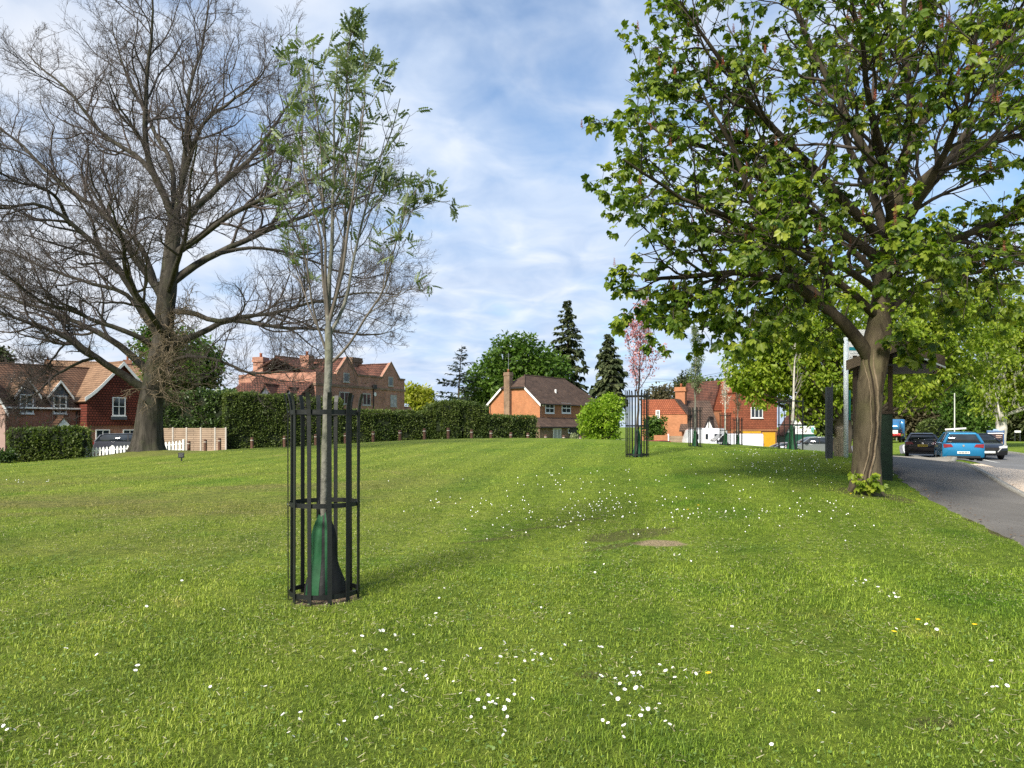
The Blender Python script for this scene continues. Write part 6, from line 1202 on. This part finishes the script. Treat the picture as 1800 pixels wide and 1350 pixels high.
# dark parish noticeboard seen from its edge
g_ = ground_at(1457, 19.3); t = thing('noticeboard', 'noticeboard on dark grey posts seen almost edge-on left of the bus stop pole', 'noticeboard', g_, .0)
q = MB(); q.box(-.075, .075, -.06, .06, -.2, 1.80); q.build('post', m_greypost, t, bevel=.008); q = MB(); q.box(.48, .62, 1.22, 1.34, -.2, 1.80); q.build('post', m_greypost, t, bevel=.008); q = MB(); q.add([(.06, .07, .58), (.11, .07, .58), (.57, 1.22, .58), (.52, 1.22, .58), (.06, .07, 1.74), (.11, .07, 1.74), (.57, 1.22, 1.74), (.52, 1.22, 1.74)], [(0, 3, 2, 1), (4, 5, 6, 7), (0, 1, 5, 4), (1, 2, 6, 5), (2, 3, 7, 6), (3, 0, 4, 7)]); q.build('board', m_boardback, t)
q = MB(); q.tube([(.1, .05, 1.74), (.1, .05, 1.80), (.1, .05, 1.98)], [.03, .02, .004], 8); q.build('finial', m_greypost, t)
# old standing stone
g_ = ground_at(1476, 19.9); t = thing('standing_stone', 'worn upright milestone of pale stone between the dark post and the bus stop pole', 'stone', g_); q = MB(); rg = np.random.default_rng(3)
q.v = []; n = 16; ring = []
prof = [(-.2, .14, .10), (.0, .135, .10), (.25, .13, .095), (.5, .125, .09), (.68, .12, .085), (.74, .105, .07), (.77, .07, .05), (.775, .01, .01)]
V = [(-.02*z+math.copysign(abs(math.cos(a))**.6, math.cos(a))*w*(1+rg.normal()*.03), math.copysign(abs(math.sin(a))**.6, math.sin(a))*d*(1+rg.normal()*.03), z) for z, w, d in prof for a in np.arange(n)*2*PI/n]
q.add(V, [(i*n+k, i*n+(k+1) % n, (i+1)*n+(k+1) % n, (i+1)*n+k) for i in range(len(prof)-1) for k in range(n)]); q.build('stone', pm('lichen_stone', (.36, .30, .20), (.2, .165, .115), 9, .95, bump=1.0, bscale=30), t, True)
# little plaque by the oak
g_ = ground_at(319, 27); t = thing('plaque', 'small dark plaque on a short post in the grass right of the oak', 'sign', g_); q = MB(); q.box(-.02, .02, -.015, .015, -.1, .16); q.build('post', m_iron, t); q = MB(); q.box(-.11, .11, -.03, -.016, .12, .31); b0 = q.build('plate', m_iron, t, bevel=.006); q = MB()
for k in range(4): q.box(-.085, .085-.03*(k % 2), -.0325, -.0302, .265-.035*k, .275-.035*k)
q.build('engraving', pm('grey_lettering', (.2, .2, .21)), b0)
# blue framed poster board on the verge
g_ = ground_at(1750, 56); t = thing('poster_board', 'blue framed poster board on two posts on the grass verge beyond the road', 'noticeboard', g_, -.45); m_bl = pm('blue_frame', (.02, .07, .20), (.015, .05, .15), 5, .5)
for x in (-.5, .5): q = MB(); q.box(x-.04, x+.04, -.04, .04, -.2, 1.62); q.build('post', m_bl, t)
q = MB(); q.box(-.46, .46, -.03, .03, .62, 1.36); b0 = q.build('panel', pm('dark_poster', (.035, .02, .025), (.06, .03, .03), 4, .6), t); q = MB(); q.box(-.5, .5, -.055, -.031, 1.36, 1.42); q.box(-.52, -.46, -.055, -.031, .60, 1.36); q.build('white_edge', m_wht, b0)
q = MB(); q.box(-.56, .56, -.06, .06, 1.44, 1.60); q.build('header', m_bl, t, bevel=.01); q = MB(); q.box(-.5, .5, -.066, -.061, 1.545, 1.575); q.box(-.15, .18, -.055, .05, 1.601, 1.70); q.build('header_badge', pm('pale_blue', (.35, .5, .66)), t)
q = MB()
for pts in ([(-.42, .72), (-.25, .82), (-.05, .78), (-.02, .66), (-.2, .65), (-.25, .74)], [(-.2, .98), (-.02, 1.0), (.18, .78), (.08, .72)], [(-.05, .64), (.44, .64), (.44, .70), (.1, .73)]): q.prism(pts, -.036, -.031)
q.box(.02, .40, -.0362, -.031, 1.21, 1.25); q.box(.02, .36, -.0362, -.031, 1.09, 1.12); q.build('poster_print', pm('poster_cream', (.72, .60, .50), (.6, .42, .34), 6, .6), b0)
# low white board further along the verge
g_ = ground_at(1789, 88); t = thing('low_sign', 'low white sign on the far verge under the trees at the right edge', 'sign', g_); q = MB(); q.box(-.36, .36, -.02, .02, 1.05, 1.28); q.build('panel', m_wht, t)
for x in (-.3, .3): q = MB(); q.box(x-.02, x+.02, .021, .06, -.2, 1.25); q.build('post', m_greypost, t)
# lighting columns and finger sign
g_ = ground_at(1678, 60); t = thing('lamp_column', 'tall slim pale column rising behind the blue hatchback', 'lamp post', g_); q = MB(); q.tube([(0, 0, -.2), (0, 0, .9), (0, 0, .95), (0, 0, 4.6)], [.075, .075, .05, .04], 10); q.build('column', pm('galvanised', (.46, .48, .40), (.36, .38, .32), 4, .5, .4, .3), t, True)
q = MB(); q.box(-.75, .9, -.02, .02, 1.72, 1.84, rot=[[math.cos(.06), 0, -math.sin(.06)], [0, 1, 0], [math.sin(.06), 0, math.cos(.06)]]); q.build('finger_sign', m_wht, t)
g_ = ground_at(1576, 112); t = thing('lamp_column', 'short pale post at the bend of the road behind the lorry', 'post', g_); q = MB(); q.tube([(0, 0, -.2), (0, 0, 3.2)], [.11, .09], 10); q.build('column', pm('galvanised_pale', (.5, .5, .44)), t, True)
# green and white board of the shop
g_ = ground_at(1415, 66); t = thing('sign_board', 'green and white sign board above the silver car', 'sign', g_, .06); zt = W(1415, 748.5, 66)[2]-g_[2]; zb_ = W(1415, 763.5, 66)[2]-g_[2]; x0 = (1396-1415)/F*66; x1 = (1434-1415)/F*66
q = MB(); q.box(x0, x1, -.05, .05, zb_-.02, zt+.04); q.build('frame', m_green, t); q = MB(); q.box(x0+.05, x1-.05, -.058, -.051, zb_+.03, zt-.02); p_ = q.build('face', m_wht, t); q = MB(); q.box(x0+.06, x1-.06, -.03, .03, zb_-1.2, zb_-.021); q.build('lower_panel', m_green, t)
for x in (x0+.15, x1-.15): q = MB(); q.box(x-.04, x+.04, .052, .12, -.3, zt); q.build('post', m_green, t)
m_sgrey = pm('sign_lettering', (.22, .19, .20)); zm = (zt+zb_)/2
text_mesh('lettering', 'THE OLDER', .26, m_sgrey, p_, ((x0+x1)/2-.25, -.0595, zm+.15), (PI/2, 0, 0)); text_mesh('lettering', 'GARDEN', .26, m_sgrey, p_, ((x0+x1)/2-.25, -.0595, zm-.15), (PI/2, 0, 0))
q = MB(); n_ = 20; q.prism([(x1-.28+.16*math.cos(2*PI*k/n_)*1.0, zm+.27*math.copysign(abs(math.sin(2*PI*k/n_))**.7, math.sin(2*PI*k/n_))) for k in range(n_)], -.062, -.0585); q.build('roundel', pm('pale_teal', (.10, .34, .30), (.2, .45, .42), 9), p_)
# ------------------------------------------------------------------ bollards round the green
m_boll = pm('brown_timber', (.13, .065, .045), (.08, .042, .03), 4, .8, bump=.4, stretch=(1, 1, .2)); m_band = pm('white_band', (.62, .58, .52), None, 8, .6)
bm = None; gb = 'brown timber bollards along the edge of the green'
where = {0: 'nearest the white picket fence', 1: 'second from the picket fence', 2: 'in front of the fence panels, third from the picket fence'}
px_b = [(332, 48.2, 775), (362-1, 48.2, 772), (386, 48.2, 770), (443, 48.5, 769), (500, 49, 766), (555, 49, 763), (607, 49, 761), (656, 49, 758), (703, 49, 756), (746, 49, 753), (788, 49.5, 752), (829, 50, 755), (863, 51, 757), (898, 52.5, 760), (928, 54, 761), (959, 55, 764), (991, 56, 765), (1020, 57, 766)]
lab = ['brown bollard before the fence panels, nearest the white picket fence', 'brown bollard in the middle of the three before the fence panels', 'brown bollard before the fence panels, nearest the long hedge', 'brown bollard before the long hedge, leftmost along it', 'brown bollard immediately left of the nearest tree guard', 'brown bollard seen left of the rowan trunk through the nearest tree guard', 'brown bollard seen right of the rowan trunk through the nearest tree guard', 'first brown bollard clear of the nearest tree guard on its right', 'second brown bollard to the right of the nearest tree guard', 'third brown bollard to the right of the nearest tree guard', 'brown bollard before the left flank of the domed hedge', 'brown bollard before the right flank of the domed hedge', 'brown bollard at the dark opening right of the domed hedge', 'brown bollard before the middle of the low hedge right of the dome', 'brown bollard before the right end of the low hedge', 'small brown bollard at the left corner of the orange brick house', 'small brown bollard right of the glazed door of the orange brick house', 'small brown bollard right of the pale shrub']
for k, ((px, d, pt), lb) in enumerate(zip(px_b, lab)):
    g_ = np.array(ground_at(px, d)); top = W(px, pt, d)[2]-g_[2]
    if k == 0:
        t = thing('bollard', lb, 'bollard', g_, 0, gb); q = MB(); q.lathe([(.10, -1.2), (.10, .545), (.10, .59), (.10, .72), (.07, .745)], 14); q.build('post', m_boll, t, True).modifiers.new('e', 'EDGE_SPLIT'); q = MB(); q.lathe([(.104, .55), (.104, .59)], 14); q.build('band', m_band, t); bm = t
    else: t = copy_tree(bm); tag(t, lb, 'bollard', gb)
    t.location = (g_[0], g_[1], g_[2]+top-.745)
# ------------------------------------------------------------------ fences
t = thing('picket_fence', 'low white picket fence partly hidden by the oak trunk', 'fence', ground_at(235, 47.4)); o_ = np.array(t.location)
fa = np.array(ground_at(151, 47.2)); fb = np.array(ground_at(322, 47.6)); n = 29
q = MB()
for k in range(n):
    p = fa+(fb-fa)*k/(n-1)-o_; p[2] = h1(p[0]+o_[0], p[1]+o_[1])-o_[2]
    V = [(p[0]-.06, p[2]-.1), (p[0]+.06, p[2]-.1), (p[0]+.06, p[2]+.72), (p[0], p[2]+.80), (p[0]-.06, p[2]+.72)]; q.prism(V, p[1]-.012, p[1]+.012)
pk = q.build('pickets', m_wht, t)
q = MB()
for zz in (.22, .58):
    for k in range(8):
        a = fa+(fb-fa)*k/8-o_; c = fa+(fb-fa)*(k+1)/8-o_; a[2] = h1(*(a+o_)[:2])-o_[2]+zz; c[2] = h1(*(c+o_)[:2])-o_[2]+zz; a[1] += .03; c[1] += .03; q.bar(a, c, .03, .07)
q.build('rails', m_wht, t)
for f in (0, .27, .5, .75, 1): p = fa+(fb-fa)*f-o_; p[2] = h1(*(p+o_)[:2])-o_[2]; q = MB(); q.box(p[0]-.06, p[0]+.06, p[1]+.0, p[1]+.12, p[2]-.2, p[2]+.84); q.build('post', m_wht, t, bevel=.01)
m_panel = course_mat('larch_lap_panel', (.40, .30, .21), (.32, .24, .17), (.17, .12, .085), 2.6, .14, .012, bump=.8, var=.35); m_cpost = pm('concrete_post', (.46, .42, .36), (.36, .33, .28), 6, .9); m_pnew = course_mat('orange_panel', (.42, .22, .10), (.36, .18, .08), (.18, .09, .04), 2.6, .14, .012, bump=.8)
t = thing('panel_fence', 'fence of pale lapped timber panels with concrete posts right of the oak trunk', 'fence', ground_at(340, 55)); o_ = np.array(t.location); pxs = [262, 278, 304, 328, 353, 378, 397]
for k, (a, c) in enumerate(zip(pxs[:-1], pxs[1:])):
    A_ = np.array(ground_at(a, 55.0))-o_; B_ = np.array(ground_at(c, 55.0))-o_; zt = W(0, 752.5+(k == 0)*2, 55)[2]-o_[2]
    q = MB(); q.box(A_[0]+.05, B_[0]-.05, -.02, .02, min(A_[2], B_[2])-.3, zt); q.build('panel', m_pnew if k == 0 else m_panel, t)
    q = MB(); q.box(B_[0]-.05, B_[0]+.05, -.05, .05, B_[2]-.3, zt+.06); q.build('post', m_cpost, t)
q = MB(); A_ = np.array(ground_at(262, 55.0))-o_; q.box(A_[0]-.05, A_[0]+.05, -.05, .05, A_[2]-.3, W(0, 752, 55)[2]-o_[2]); q.build('post', m_cpost, t)
t = thing('garden_wall', 'low brick and timber boundary left of the caravan', 'wall', ground_at(1180, 72)); o_ = np.array(t.location); q = MB(); a = (1150-1180)/F*72; c = (1174-1180)/F*72; e = (1208-1180)/F*72; zt = W(0, 765, 72)[2]-o_[2]
q.box(a, c, 0, .25, -.4, zt); q.build('brick_wall', m_brickor, t); q = MB(); q.box(c+.11, e, .05, .11, -.4, zt-.08); q.build('timber_panel', m_panel, t); q = MB(); q.box(c, c+.1, -.03, .28, -.4, zt+.12); q.build('gate_post', m_wht, t)

# ------------------------------------------------------------------ hedges
def hedge(nm, label, base, blocks, mat, leaf, dens, seed, cat='hedge', rough=.18, core=(.012, .02, .006)):
    """blocks: (x0,y0,x1,y1, thickness, zbot, ztop) in world plan; a solid near-black core box clothed with leaves"""
    rng = np.random.default_rng(seed); t = thing(nm, label, cat, base); b0 = np.array(base); Vs, rn = [], []; q = MB()
    for x0, y0, x1, y1, th, zb, zt in blocks:
        a = np.array([x0, y0]); e = np.array([x1, y1])-a; L = np.linalg.norm(e); e /= L; nn = np.array([-e[1], e[0]]); H_ = zt-zb
        area = L*H_*2+L*th+th*H_*2; n = int(area*dens); pr = np.array([L*H_*1.35, L*H_*.3, L*th*1.4, th*H_*1.4]); pr /= pr.sum(); fc = rng.choice(4, n, p=pr)
        u = rng.random(n)*L; v = rng.random(n)*th; z = rng.random(n)*H_; end = rng.random(n) < .5
        nrm_ = np.zeros((n, 3)); v = np.where(fc == 0, 0, v); v = np.where(fc == 1, th, v); z = np.where(fc == 2, H_, z); u = np.where(fc == 3, np.where(end, 0, L), u)
        lump = (vnoise(u+seed*7, z+v*2, .9, seed)-.5)*rough*2.2+(vnoise(u+seed*3, z+v*2, .3, seed+1)-.5)*rough
        out2 = np.where(fc == 0, -1, np.where(fc == 1, 1, 0)); v = v+out2*(lump+rng.normal(size=n)*.04); z = z+np.where(fc == 2, lump*.9+rng.normal(size=n)*.04, 0); u = u+np.where(fc == 3, np.where(end, -1, 1)*(lump+.03), 0)
        cr = np.clip(.25-z*0, 0, 1); P = np.stack([x0+e[0]*u+nn[0]*v, y0+e[1]*u+nn[1]*v, zb+z], 1)
        o3 = np.stack([nn[0]*out2+e[0]*np.where(fc == 3, np.where(end, -1, 1), 0), nn[1]*out2+e[1]*np.where(fc == 3, np.where(end, -1, 1), 0), np.where(fc == 2, 1., .1)], 1)
        st = (fc == 2)&(rng.random(n) < .05); P[st, 2] += rng.exponential(.10, st.sum())
        Fd = norm(o3*.8+rng.normal(size=(n, 3))*.8); Fd, S_, Nn = frames(Fd, (0, 0, 1), .5, rng); Vs.append(kites(P-b0, Fd, S_, Nn, leaf*(.6+.8*rng.random(n)), .3, .1, .1)); rn.append(np.clip(vnoise(u, z+v, 1.6, seed+5)*.55+rng.random(n)*.5, 0, 1))
        c = [(x0+e[0]*s*L+nn[0]*w*th, y0+e[1]*s*L+nn[1]*w*th) for s, w in ((.0, .0), (1, .0), (1, 1), (.0, 1))]; ins = .10; cc = np.mean(c, 0); c = [tuple(cc+(np.array(p)-cc)*(1-ins/ max(np.linalg.norm(np.array(p)-cc), .2))) for p in c]
        q.add([(p[0]-b0[0], p[1]-b0[1], zz-b0[2]) for zz in (zb-.3, zt-.10) for p in c], [(3, 2, 1, 0), (4, 5, 6, 7), (0, 1, 5, 4), (1, 2, 6, 5), (2, 3, 7, 6), (3, 0, 4, 7)])
    link('foliage', kite_mesh('foliage', np.concatenate(Vs), np.concatenate(rn), mat), t); q.build('core_box', pm('hedge_core', core, tuple(x*.5 for x in core), 5, .9), t); return t
def hb(px0, d0, px1, d1, th, zt0, extra=0.0, zb=None): a = ground_at(px0, d0); c = ground_at(px1, d1); return (a[0], a[1], c[0], c[1], th, min(a[2], c[2])-.1 if zb is None else zb, W(px0, zt0, d0)[2])
hedge('box_hedge', 'clipped rounded dark green hedge in front of the cottage, left of the picket fence', ground_at(80, 46), [hb(14, 45.6, 84, 46.2, 1.6, 759), hb(80, 46.1, 147, 46.6, 1.6, 757)], m_hedge, .16, 170, 3, rough=.16)
hedge('ivy_hedge', 'glossy evergreen hedge rising above the pale fence panels', ground_at(340, 56.5), [hb(276, 56.2, 345, 56.5, 1.5, 694), hb(340, 56.5, 402, 56.5, 1.6, 691)], m_ivy, .22, 95, 5, rough=.3)
hedge('long_hedge', 'long tall clipped hedge running behind the bollards in front of the manor', ground_at(560, 57), [hb(396, 55.5, 455, 56.6, 1.8, 692), hb(452, 56.5, 520, 57.5, 1.8, 696), hb(517, 57.4, 600, 58.5, 1.8, 702), hb(597, 58.4, 690, 60, 1.8, 724), hb(686, 60, 768, 61.5, 1.8, 726)], m_hedge, .15, 165, 8, rough=.13)
g_ = ground_at(814, 61)
hedge('arched_hedge', 'domed clipped hedge with a dark archway at the end of the long hedge', ground_at(800, 61), [hb(751, 61.3, 783, 61.6, 2.0, 713), hb(778, 61.0, 807, 61.2, 2.4, 708), hb(821, 61.3, 856, 61.8, 2.0, 714), hb(765, 61.2, 842, 61.6, 2.1, 709, zb=g_[2]+1.55), hb(804, 63.6, 828, 63.7, 1.0, 730)], m_hedge, .15, 165, 9, rough=.16)  # last block is added behind the arch to keep its opening dark
hedge('low_hedge', 'lower clipped hedge between the dome and the orange brick house', ground_at(900, 62.5), [hb(852, 61.6, 900, 62.6, 1.6, 732.5), hb(897, 62.5, 944, 63.5, 1.6, 733.5)], m_hedge, .15, 165, 10, rough=.12)
hedge('topiary_hedge', 'small clipped topiary hedge with rounded top beside the far road', ground_at(1654, 74), [hb(1636, 74, 1668, 75, 1.6, 746), hb(1640, 74, 1664, 75, 1.4, 743)], m_hedge, .2, 90, 12, rough=.25)

# ------------------------------------------------------------------ shrubs and background trees
def bush(nm, label, px, d, py_top, half_px, mat, leaf, n, per, seed, cat='bush', bark=None, ry=None): 
    b = np.array(ground_at(px, d)); rx = half_px/F*d; h = W(px, py_top, d)[2]-b[2]
    rg = np.random.default_rng(seed)
    return leafy_tree(nm, label, cat, b, [(0, 0, h*.42, rx*.9, ry or rx*.9, h*.42)]+[(rg.uniform(-.5, .5)*rx, rg.uniform(-.4, .4)*rx, h*rg.uniform(.5, .74), rx*rg.uniform(.35, .55), rx*.5, h*rg.uniform(.2, .28)) for _ in range(5)], mat, bark or m_darkbark, .05*h, n, per, leaf, .13*rx+.12, seed, limbs=14, inner=.4)
bush('lime_bush', 'bright lime green round bush in front of the orange brick house', 1058, 66, 686, 42, m_lime, .24, 300, 34, 31)
bush('dark_bush', 'dark bush behind the cherry guard against the orange brick range', 1150, 74, 722, 24, m_syc, .26, 110, 26, 32)
bush('pale_shrub', 'small pale variegated shrub at the front of the orange brick house', 1009, 66, 757, 9, m_variegated, .12, 50, 24, 33)
bush('weeping_shrub', 'bushy green plant at the left end of the box hedge', 6, 44.5, 790, 18, m_ivy, .14, 60, 24, 34)
bush('climber_bush', 'pale green climber above the hedge in front of the manor', 566, 62, 690, 22, m_yel, .2, 70, 22, 35)
def tree(nm, label, px, d, crowns_px, mat, leaf, n, per, clump, seed, tr_=None, bark=None, group=None, inner=.45, limbs=26, hang=.25, gz=None, ydep=1.0):
    """crowns_px: (px, py, half width px, half height px) read off at distance d"""
    b = np.array(ground_at(px, d)); b[2] = gz if gz is not None else b[2]; C = []
    for cx, cy, rx, ry in crowns_px: w = W(cx, cy, d)-b; C.append((w[0], w[1]*0+np.random.default_rng(seed+int(cx)).normal()*rx/F*d*.25, w[2], rx/F*d, rx/F*d*ydep, ry/F*d))
    return leafy_tree(nm, label, 'tree', b, C, mat, bark or m_darkbark, tr_ or .3, n, per, leaf, clump, seed, group, inner=inner, limbs=limbs, hang=hang)
tree('sycamore_tree', 'great round green tree behind the orange brick house', 905, 118, [(925, 650, 66, 66), (880, 672, 50, 55), (950, 665, 50, 60), (845, 698, 30, 36), (905, 700, 70, 45)], m_syc, .62, 700, 34, 1.25, 41, .6)
tree('yellow_tree', 'soft yellow-green tree between the manor and the cedar', 735, 112, [(737, 700, 22, 22), (722, 690, 12, 16), (750, 708, 16, 12)], m_yel, .5, 110, 30, .9, 42, .25)
tree('ivy_tree', 'rounded green tree close behind the oak trunk', 305, 70, [(300, 625, 48, 52), (262, 610, 30, 34), (345, 640, 38, 40), (310, 660, 66, 36)], m_syc, .36, 420, 34, .8, 43, .35, limbs=40)
tree('dark_tree', 'dark treetop peeping over the cottage roof at the left edge', 0, 92, [(-2, 640, 12, 26)], m_con, .5, 60, 30, .9, 44, .3)
tree('bare_tree', 'brownish budding tree behind the red chimney', 1160, 128, [(1168, 692, 20, 16), (1150, 700, 20, 12)], m_brown, .5, 90, 20, 1.3, 45, .25)
tree('dark_tree', 'dark green tree behind the dark sloping roof right of the red chimney', 1240, 128, [(1232, 690, 26, 20), (1262, 684, 18, 16)], m_syc, .6, 130, 26, 1.4, 46, .3)
tree('small_pine_tree', 'thin dark pine top beside the red chimney', 1202, 130, [(1203, 676, 14, 12), (1203, 664, 7, 8)], m_con, .45, 50, 20, .8, 47, .2)
tree('roadside_chestnut', 'bright chestnut with yellow-green leaves behind the dark noticeboard', 1478, 36, [(1400, 610, 95, 95), (1340, 640, 60, 70), (1450, 560, 90, 90), (1510, 640, 90, 80), (1432, 690, 62, 52), (1340, 668, 50, 36)], m_brleaf, .2, 640, 46, .46, 51, .42, group=None, limbs=40, hang=.7)
tree('roadside_chestnut', 'bright chestnut beyond the bus shelter roof', 1536, 42, [(1620, 560, 95, 80), (1580, 620, 80, 70), (1680, 600, 80, 80), (1640, 650, 60, 40), (1600, 690, 50, 28)], m_brleaf, .21, 540, 44, .5, 52, .4, limbs=34, hang=.7)
tree('roadside_chestnut', 'bright chestnut with pale flower candles and pale trunk at the right edge', 1756, 62, [(1780, 600, 70, 90), (1740, 560, 60, 70), (1800, 680, 50, 60), (1750, 690, 40, 48), (1830, 600, 70, 100)], m_brleaf, .28, 620, 42, .7, 53, .42, m_palebark, limbs=34, hang=.6)
b = np.array(ground_at(1756, 62)); rg = np.random.default_rng(77); o = [x for x in bpy.data.objects if x.get('label', '').startswith('bright chestnut with pale flower')][0]
N = 70; T = np.stack([W(rg.uniform(1725, 1800), rg.uniform(600, 735), 62-rg.uniform(2, 3.6))-b for _ in range(N)]); parts = []
for k in range(14): h = k/13; a = k*2.4; f = np.broadcast_to(norm(np.array([math.cos(a), math.sin(a), .3])), T.shape); f, s2, n2 = frames(f); parts.append(kites(T+np.array([0, 0, .34*h]), f, s2, n2, np.full(N, .10*(1-h*.8)+.02), .4, .1))
link('flower_spikes', kite_mesh('flower_spikes', np.stack(parts, 1).reshape(-1, 4, 3), rg.random(N*14), m_white), o)
gw = 'trees of the far wood along the road'
for k, (px, d, cr, mt, lf, n, lb) in enumerate([
    (1560, 128, [(1555, 705, 34, 50), (1580, 720, 26, 40)], m_wood, .7, 170, 'olive green tree at the left of the far wood behind the lorry'),
    (1605, 120, [(1605, 715, 36, 50), (1590, 735, 30, 32)], m_brown, .7, 190, 'brownish budding tree in the far wood above the black saloon'),
    (1650, 130, [(1650, 690, 34, 70), (1640, 730, 30, 36)], m_con, .7, 190, 'dark evergreen tree in the far wood left of the pale column'),
    (1690, 110, [(1690, 715, 30, 45), (1700, 740, 34, 26)], m_syc, .55, 170, 'fresh green tree in the far wood right of the pale column'),
    (1725, 122, [(1722, 690, 34, 70), (1735, 735, 30, 34)], m_wood, .7, 190, 'dull green tree in the far wood above the poster board'),
    (1770, 116, [(1770, 700, 40, 60), (1785, 745, 40, 28)], m_con, .7, 190, 'dark tree behind the pale trunk at the right edge'),
    (1820, 112, [(1820, 690, 46, 70), (1815, 745, 40, 30)], m_wood, .7, 150, 'dull green tree at the end of the far wood beyond the right edge'),
    (1628, 118, [(1625, 742, 24, 22)], m_brown, .5, 80, 'low pale brown thicket at the bend of the far road'),
    (1520, 132, [(1515, 700, 40, 56)], m_con, .7, 150, 'dark tree behind the bus shelter'),
    (1470, 118, [(1468, 735, 34, 34)], m_wood, .6, 120, 'olive hedge-like tree behind the milestone'), (1430, 112, [(1425, 728, 30, 34)], m_wood, .6, 110, 'olive tree behind the green and white sign board')]):
    tree('wood_tree', lb, px, d, cr, mt, lf, n, 26, 1.5, 60+k, .35, None, gw, limbs=14)
# conifers: tiers of branches clothed in needles
def conifer(nm, label, px, d, py_top, half_px, py_bot, mat, leaf, tiers, per, seed, droop=.25, top_pow=.9, gaps=0.0, lean_top=0.0, dens=26, wid=.22):
    rng = np.random.default_rng(seed); b = np.array(ground_at(px, d)); t = thing(nm, label, 'tree', b); H_ = W(px, py_top, d)[2]-b[2]; z0 = W(px, py_bot, d)[2]-b[2]; Rm = half_px/F*d
    S, D, L = [], [], []
    for k in range(tiers):
        f = (k+.5*rng.random())/tiers; z = z0+(H_-z0)*f; rr = Rm*(1-f)**top_pow+.03*Rm
        for j in range(per): 
            if rng.random() < gaps: continue
            a = rng.random()*2*PI; S.append((lean_top*f*f, 0, z+rng.normal()*.2)); D.append((math.cos(a), math.sin(a), .15-droop*rng.random()+.35*f)); L.append(rr*rng.uniform(.45, 1.2))
    S, D, L = np.array(S), norm(np.array(D)), np.array(L); P, R = grow(S, D, L, np.maximum(.012*L, .02), 6, .05, -droop*.14, .3, 0, rng)
    ax = np.array([[0, 0, -.3], [0, 0, H_*.5], [lean_top*.6, 0, H_*.85], [lean_top, 0, H_]]); ax = interp_poly(ax, np.linspace(0, 1, 14)); link('trunk', tubes_mesh('trunk', [(ax[None], (.016*H_*np.linspace(1.1, .08, 14))[None], 8), (P, R, 4)], [m_darkbark]), t)
    n = len(P); tt = rng.random((n, dens))**.7; f = tt*6; i = np.minimum(f.astype(int), 5); w = (f-i)[..., None]; ii = np.arange(n)[:, None]; Q = P[ii, i]*(1-w)+P[ii, i+1]*w; T = norm(P[ii, i+1]-P[ii, i])
    sd = norm(np.cross(T, np.array([0, 0, 1.]))); sg = np.where(rng.random((n, dens, 1)) < .5, -1, 1); Fd = norm(T*.6+sd*sg*.8+rng.normal(size=T.shape)*.25-np.array([0, 0, droop*.9])).reshape(-1, 3); Fd, S_, Nn = frames(Fd, (0, 0, 1), .3, rng)
    V = kites(Q.reshape(-1, 3), Fd, S_, Nn, leaf*(.5+.9*rng.random(n*dens))*np.repeat(np.clip(L/Rm*1.4, .45, 1.1), dens), wid, .06, .15); link('crown', kite_mesh('crown', V, np.clip(rng.random(len(V))*.7+np.repeat(rng.random(n), dens)*.3, 0, 1), mat), t); return t
conifer('spruce_tree', 'tall dark conifer standing highest behind the orange brick house', 998, 125, 527, 42, 690, m_con, 1.15, 30, 9, 1, .5, .72, .22, dens=17, wid=.26)
conifer('cypress_tree', 'narrower dark conifer left of the pink cherry', 1070, 118, 587, 30, 700, m_con, 1.0, 26, 9, 2, .5, .62, .1, dens=20, wid=.28)
conifer('cedar_tree', 'airy cedar with open level branches left of the round green tree', 806, 112, 606, 52, 712, m_ced, .75, 11, 6, 3, .12, .85, .1, .5, dens=24, wid=.2)
# overhead wires across the gap in the middle
q = MB()
t = thing('overhead_wire', 'thin dark overhead wires in the sky between the cherry and the chestnut', 'wires', W(1140, 660, 95))
for k, (ya, yb) in enumerate(((668, 610), (655, 632), (672, 645))):
    a = W(1070, ya+6, 100+k)-np.array(t.location); c = W(1420, yb, 86+k)-np.array(t.location); f = np.linspace(0, 1, 20)[:, None]; P = a+(c-a)*f; P[:, 2] -= 1.2*np.sin(f[:, 0]*PI); link('wire', tubes_mesh('wire', [(P[None], np.full((1, 20), .016), 4)], [m_trim]), t)
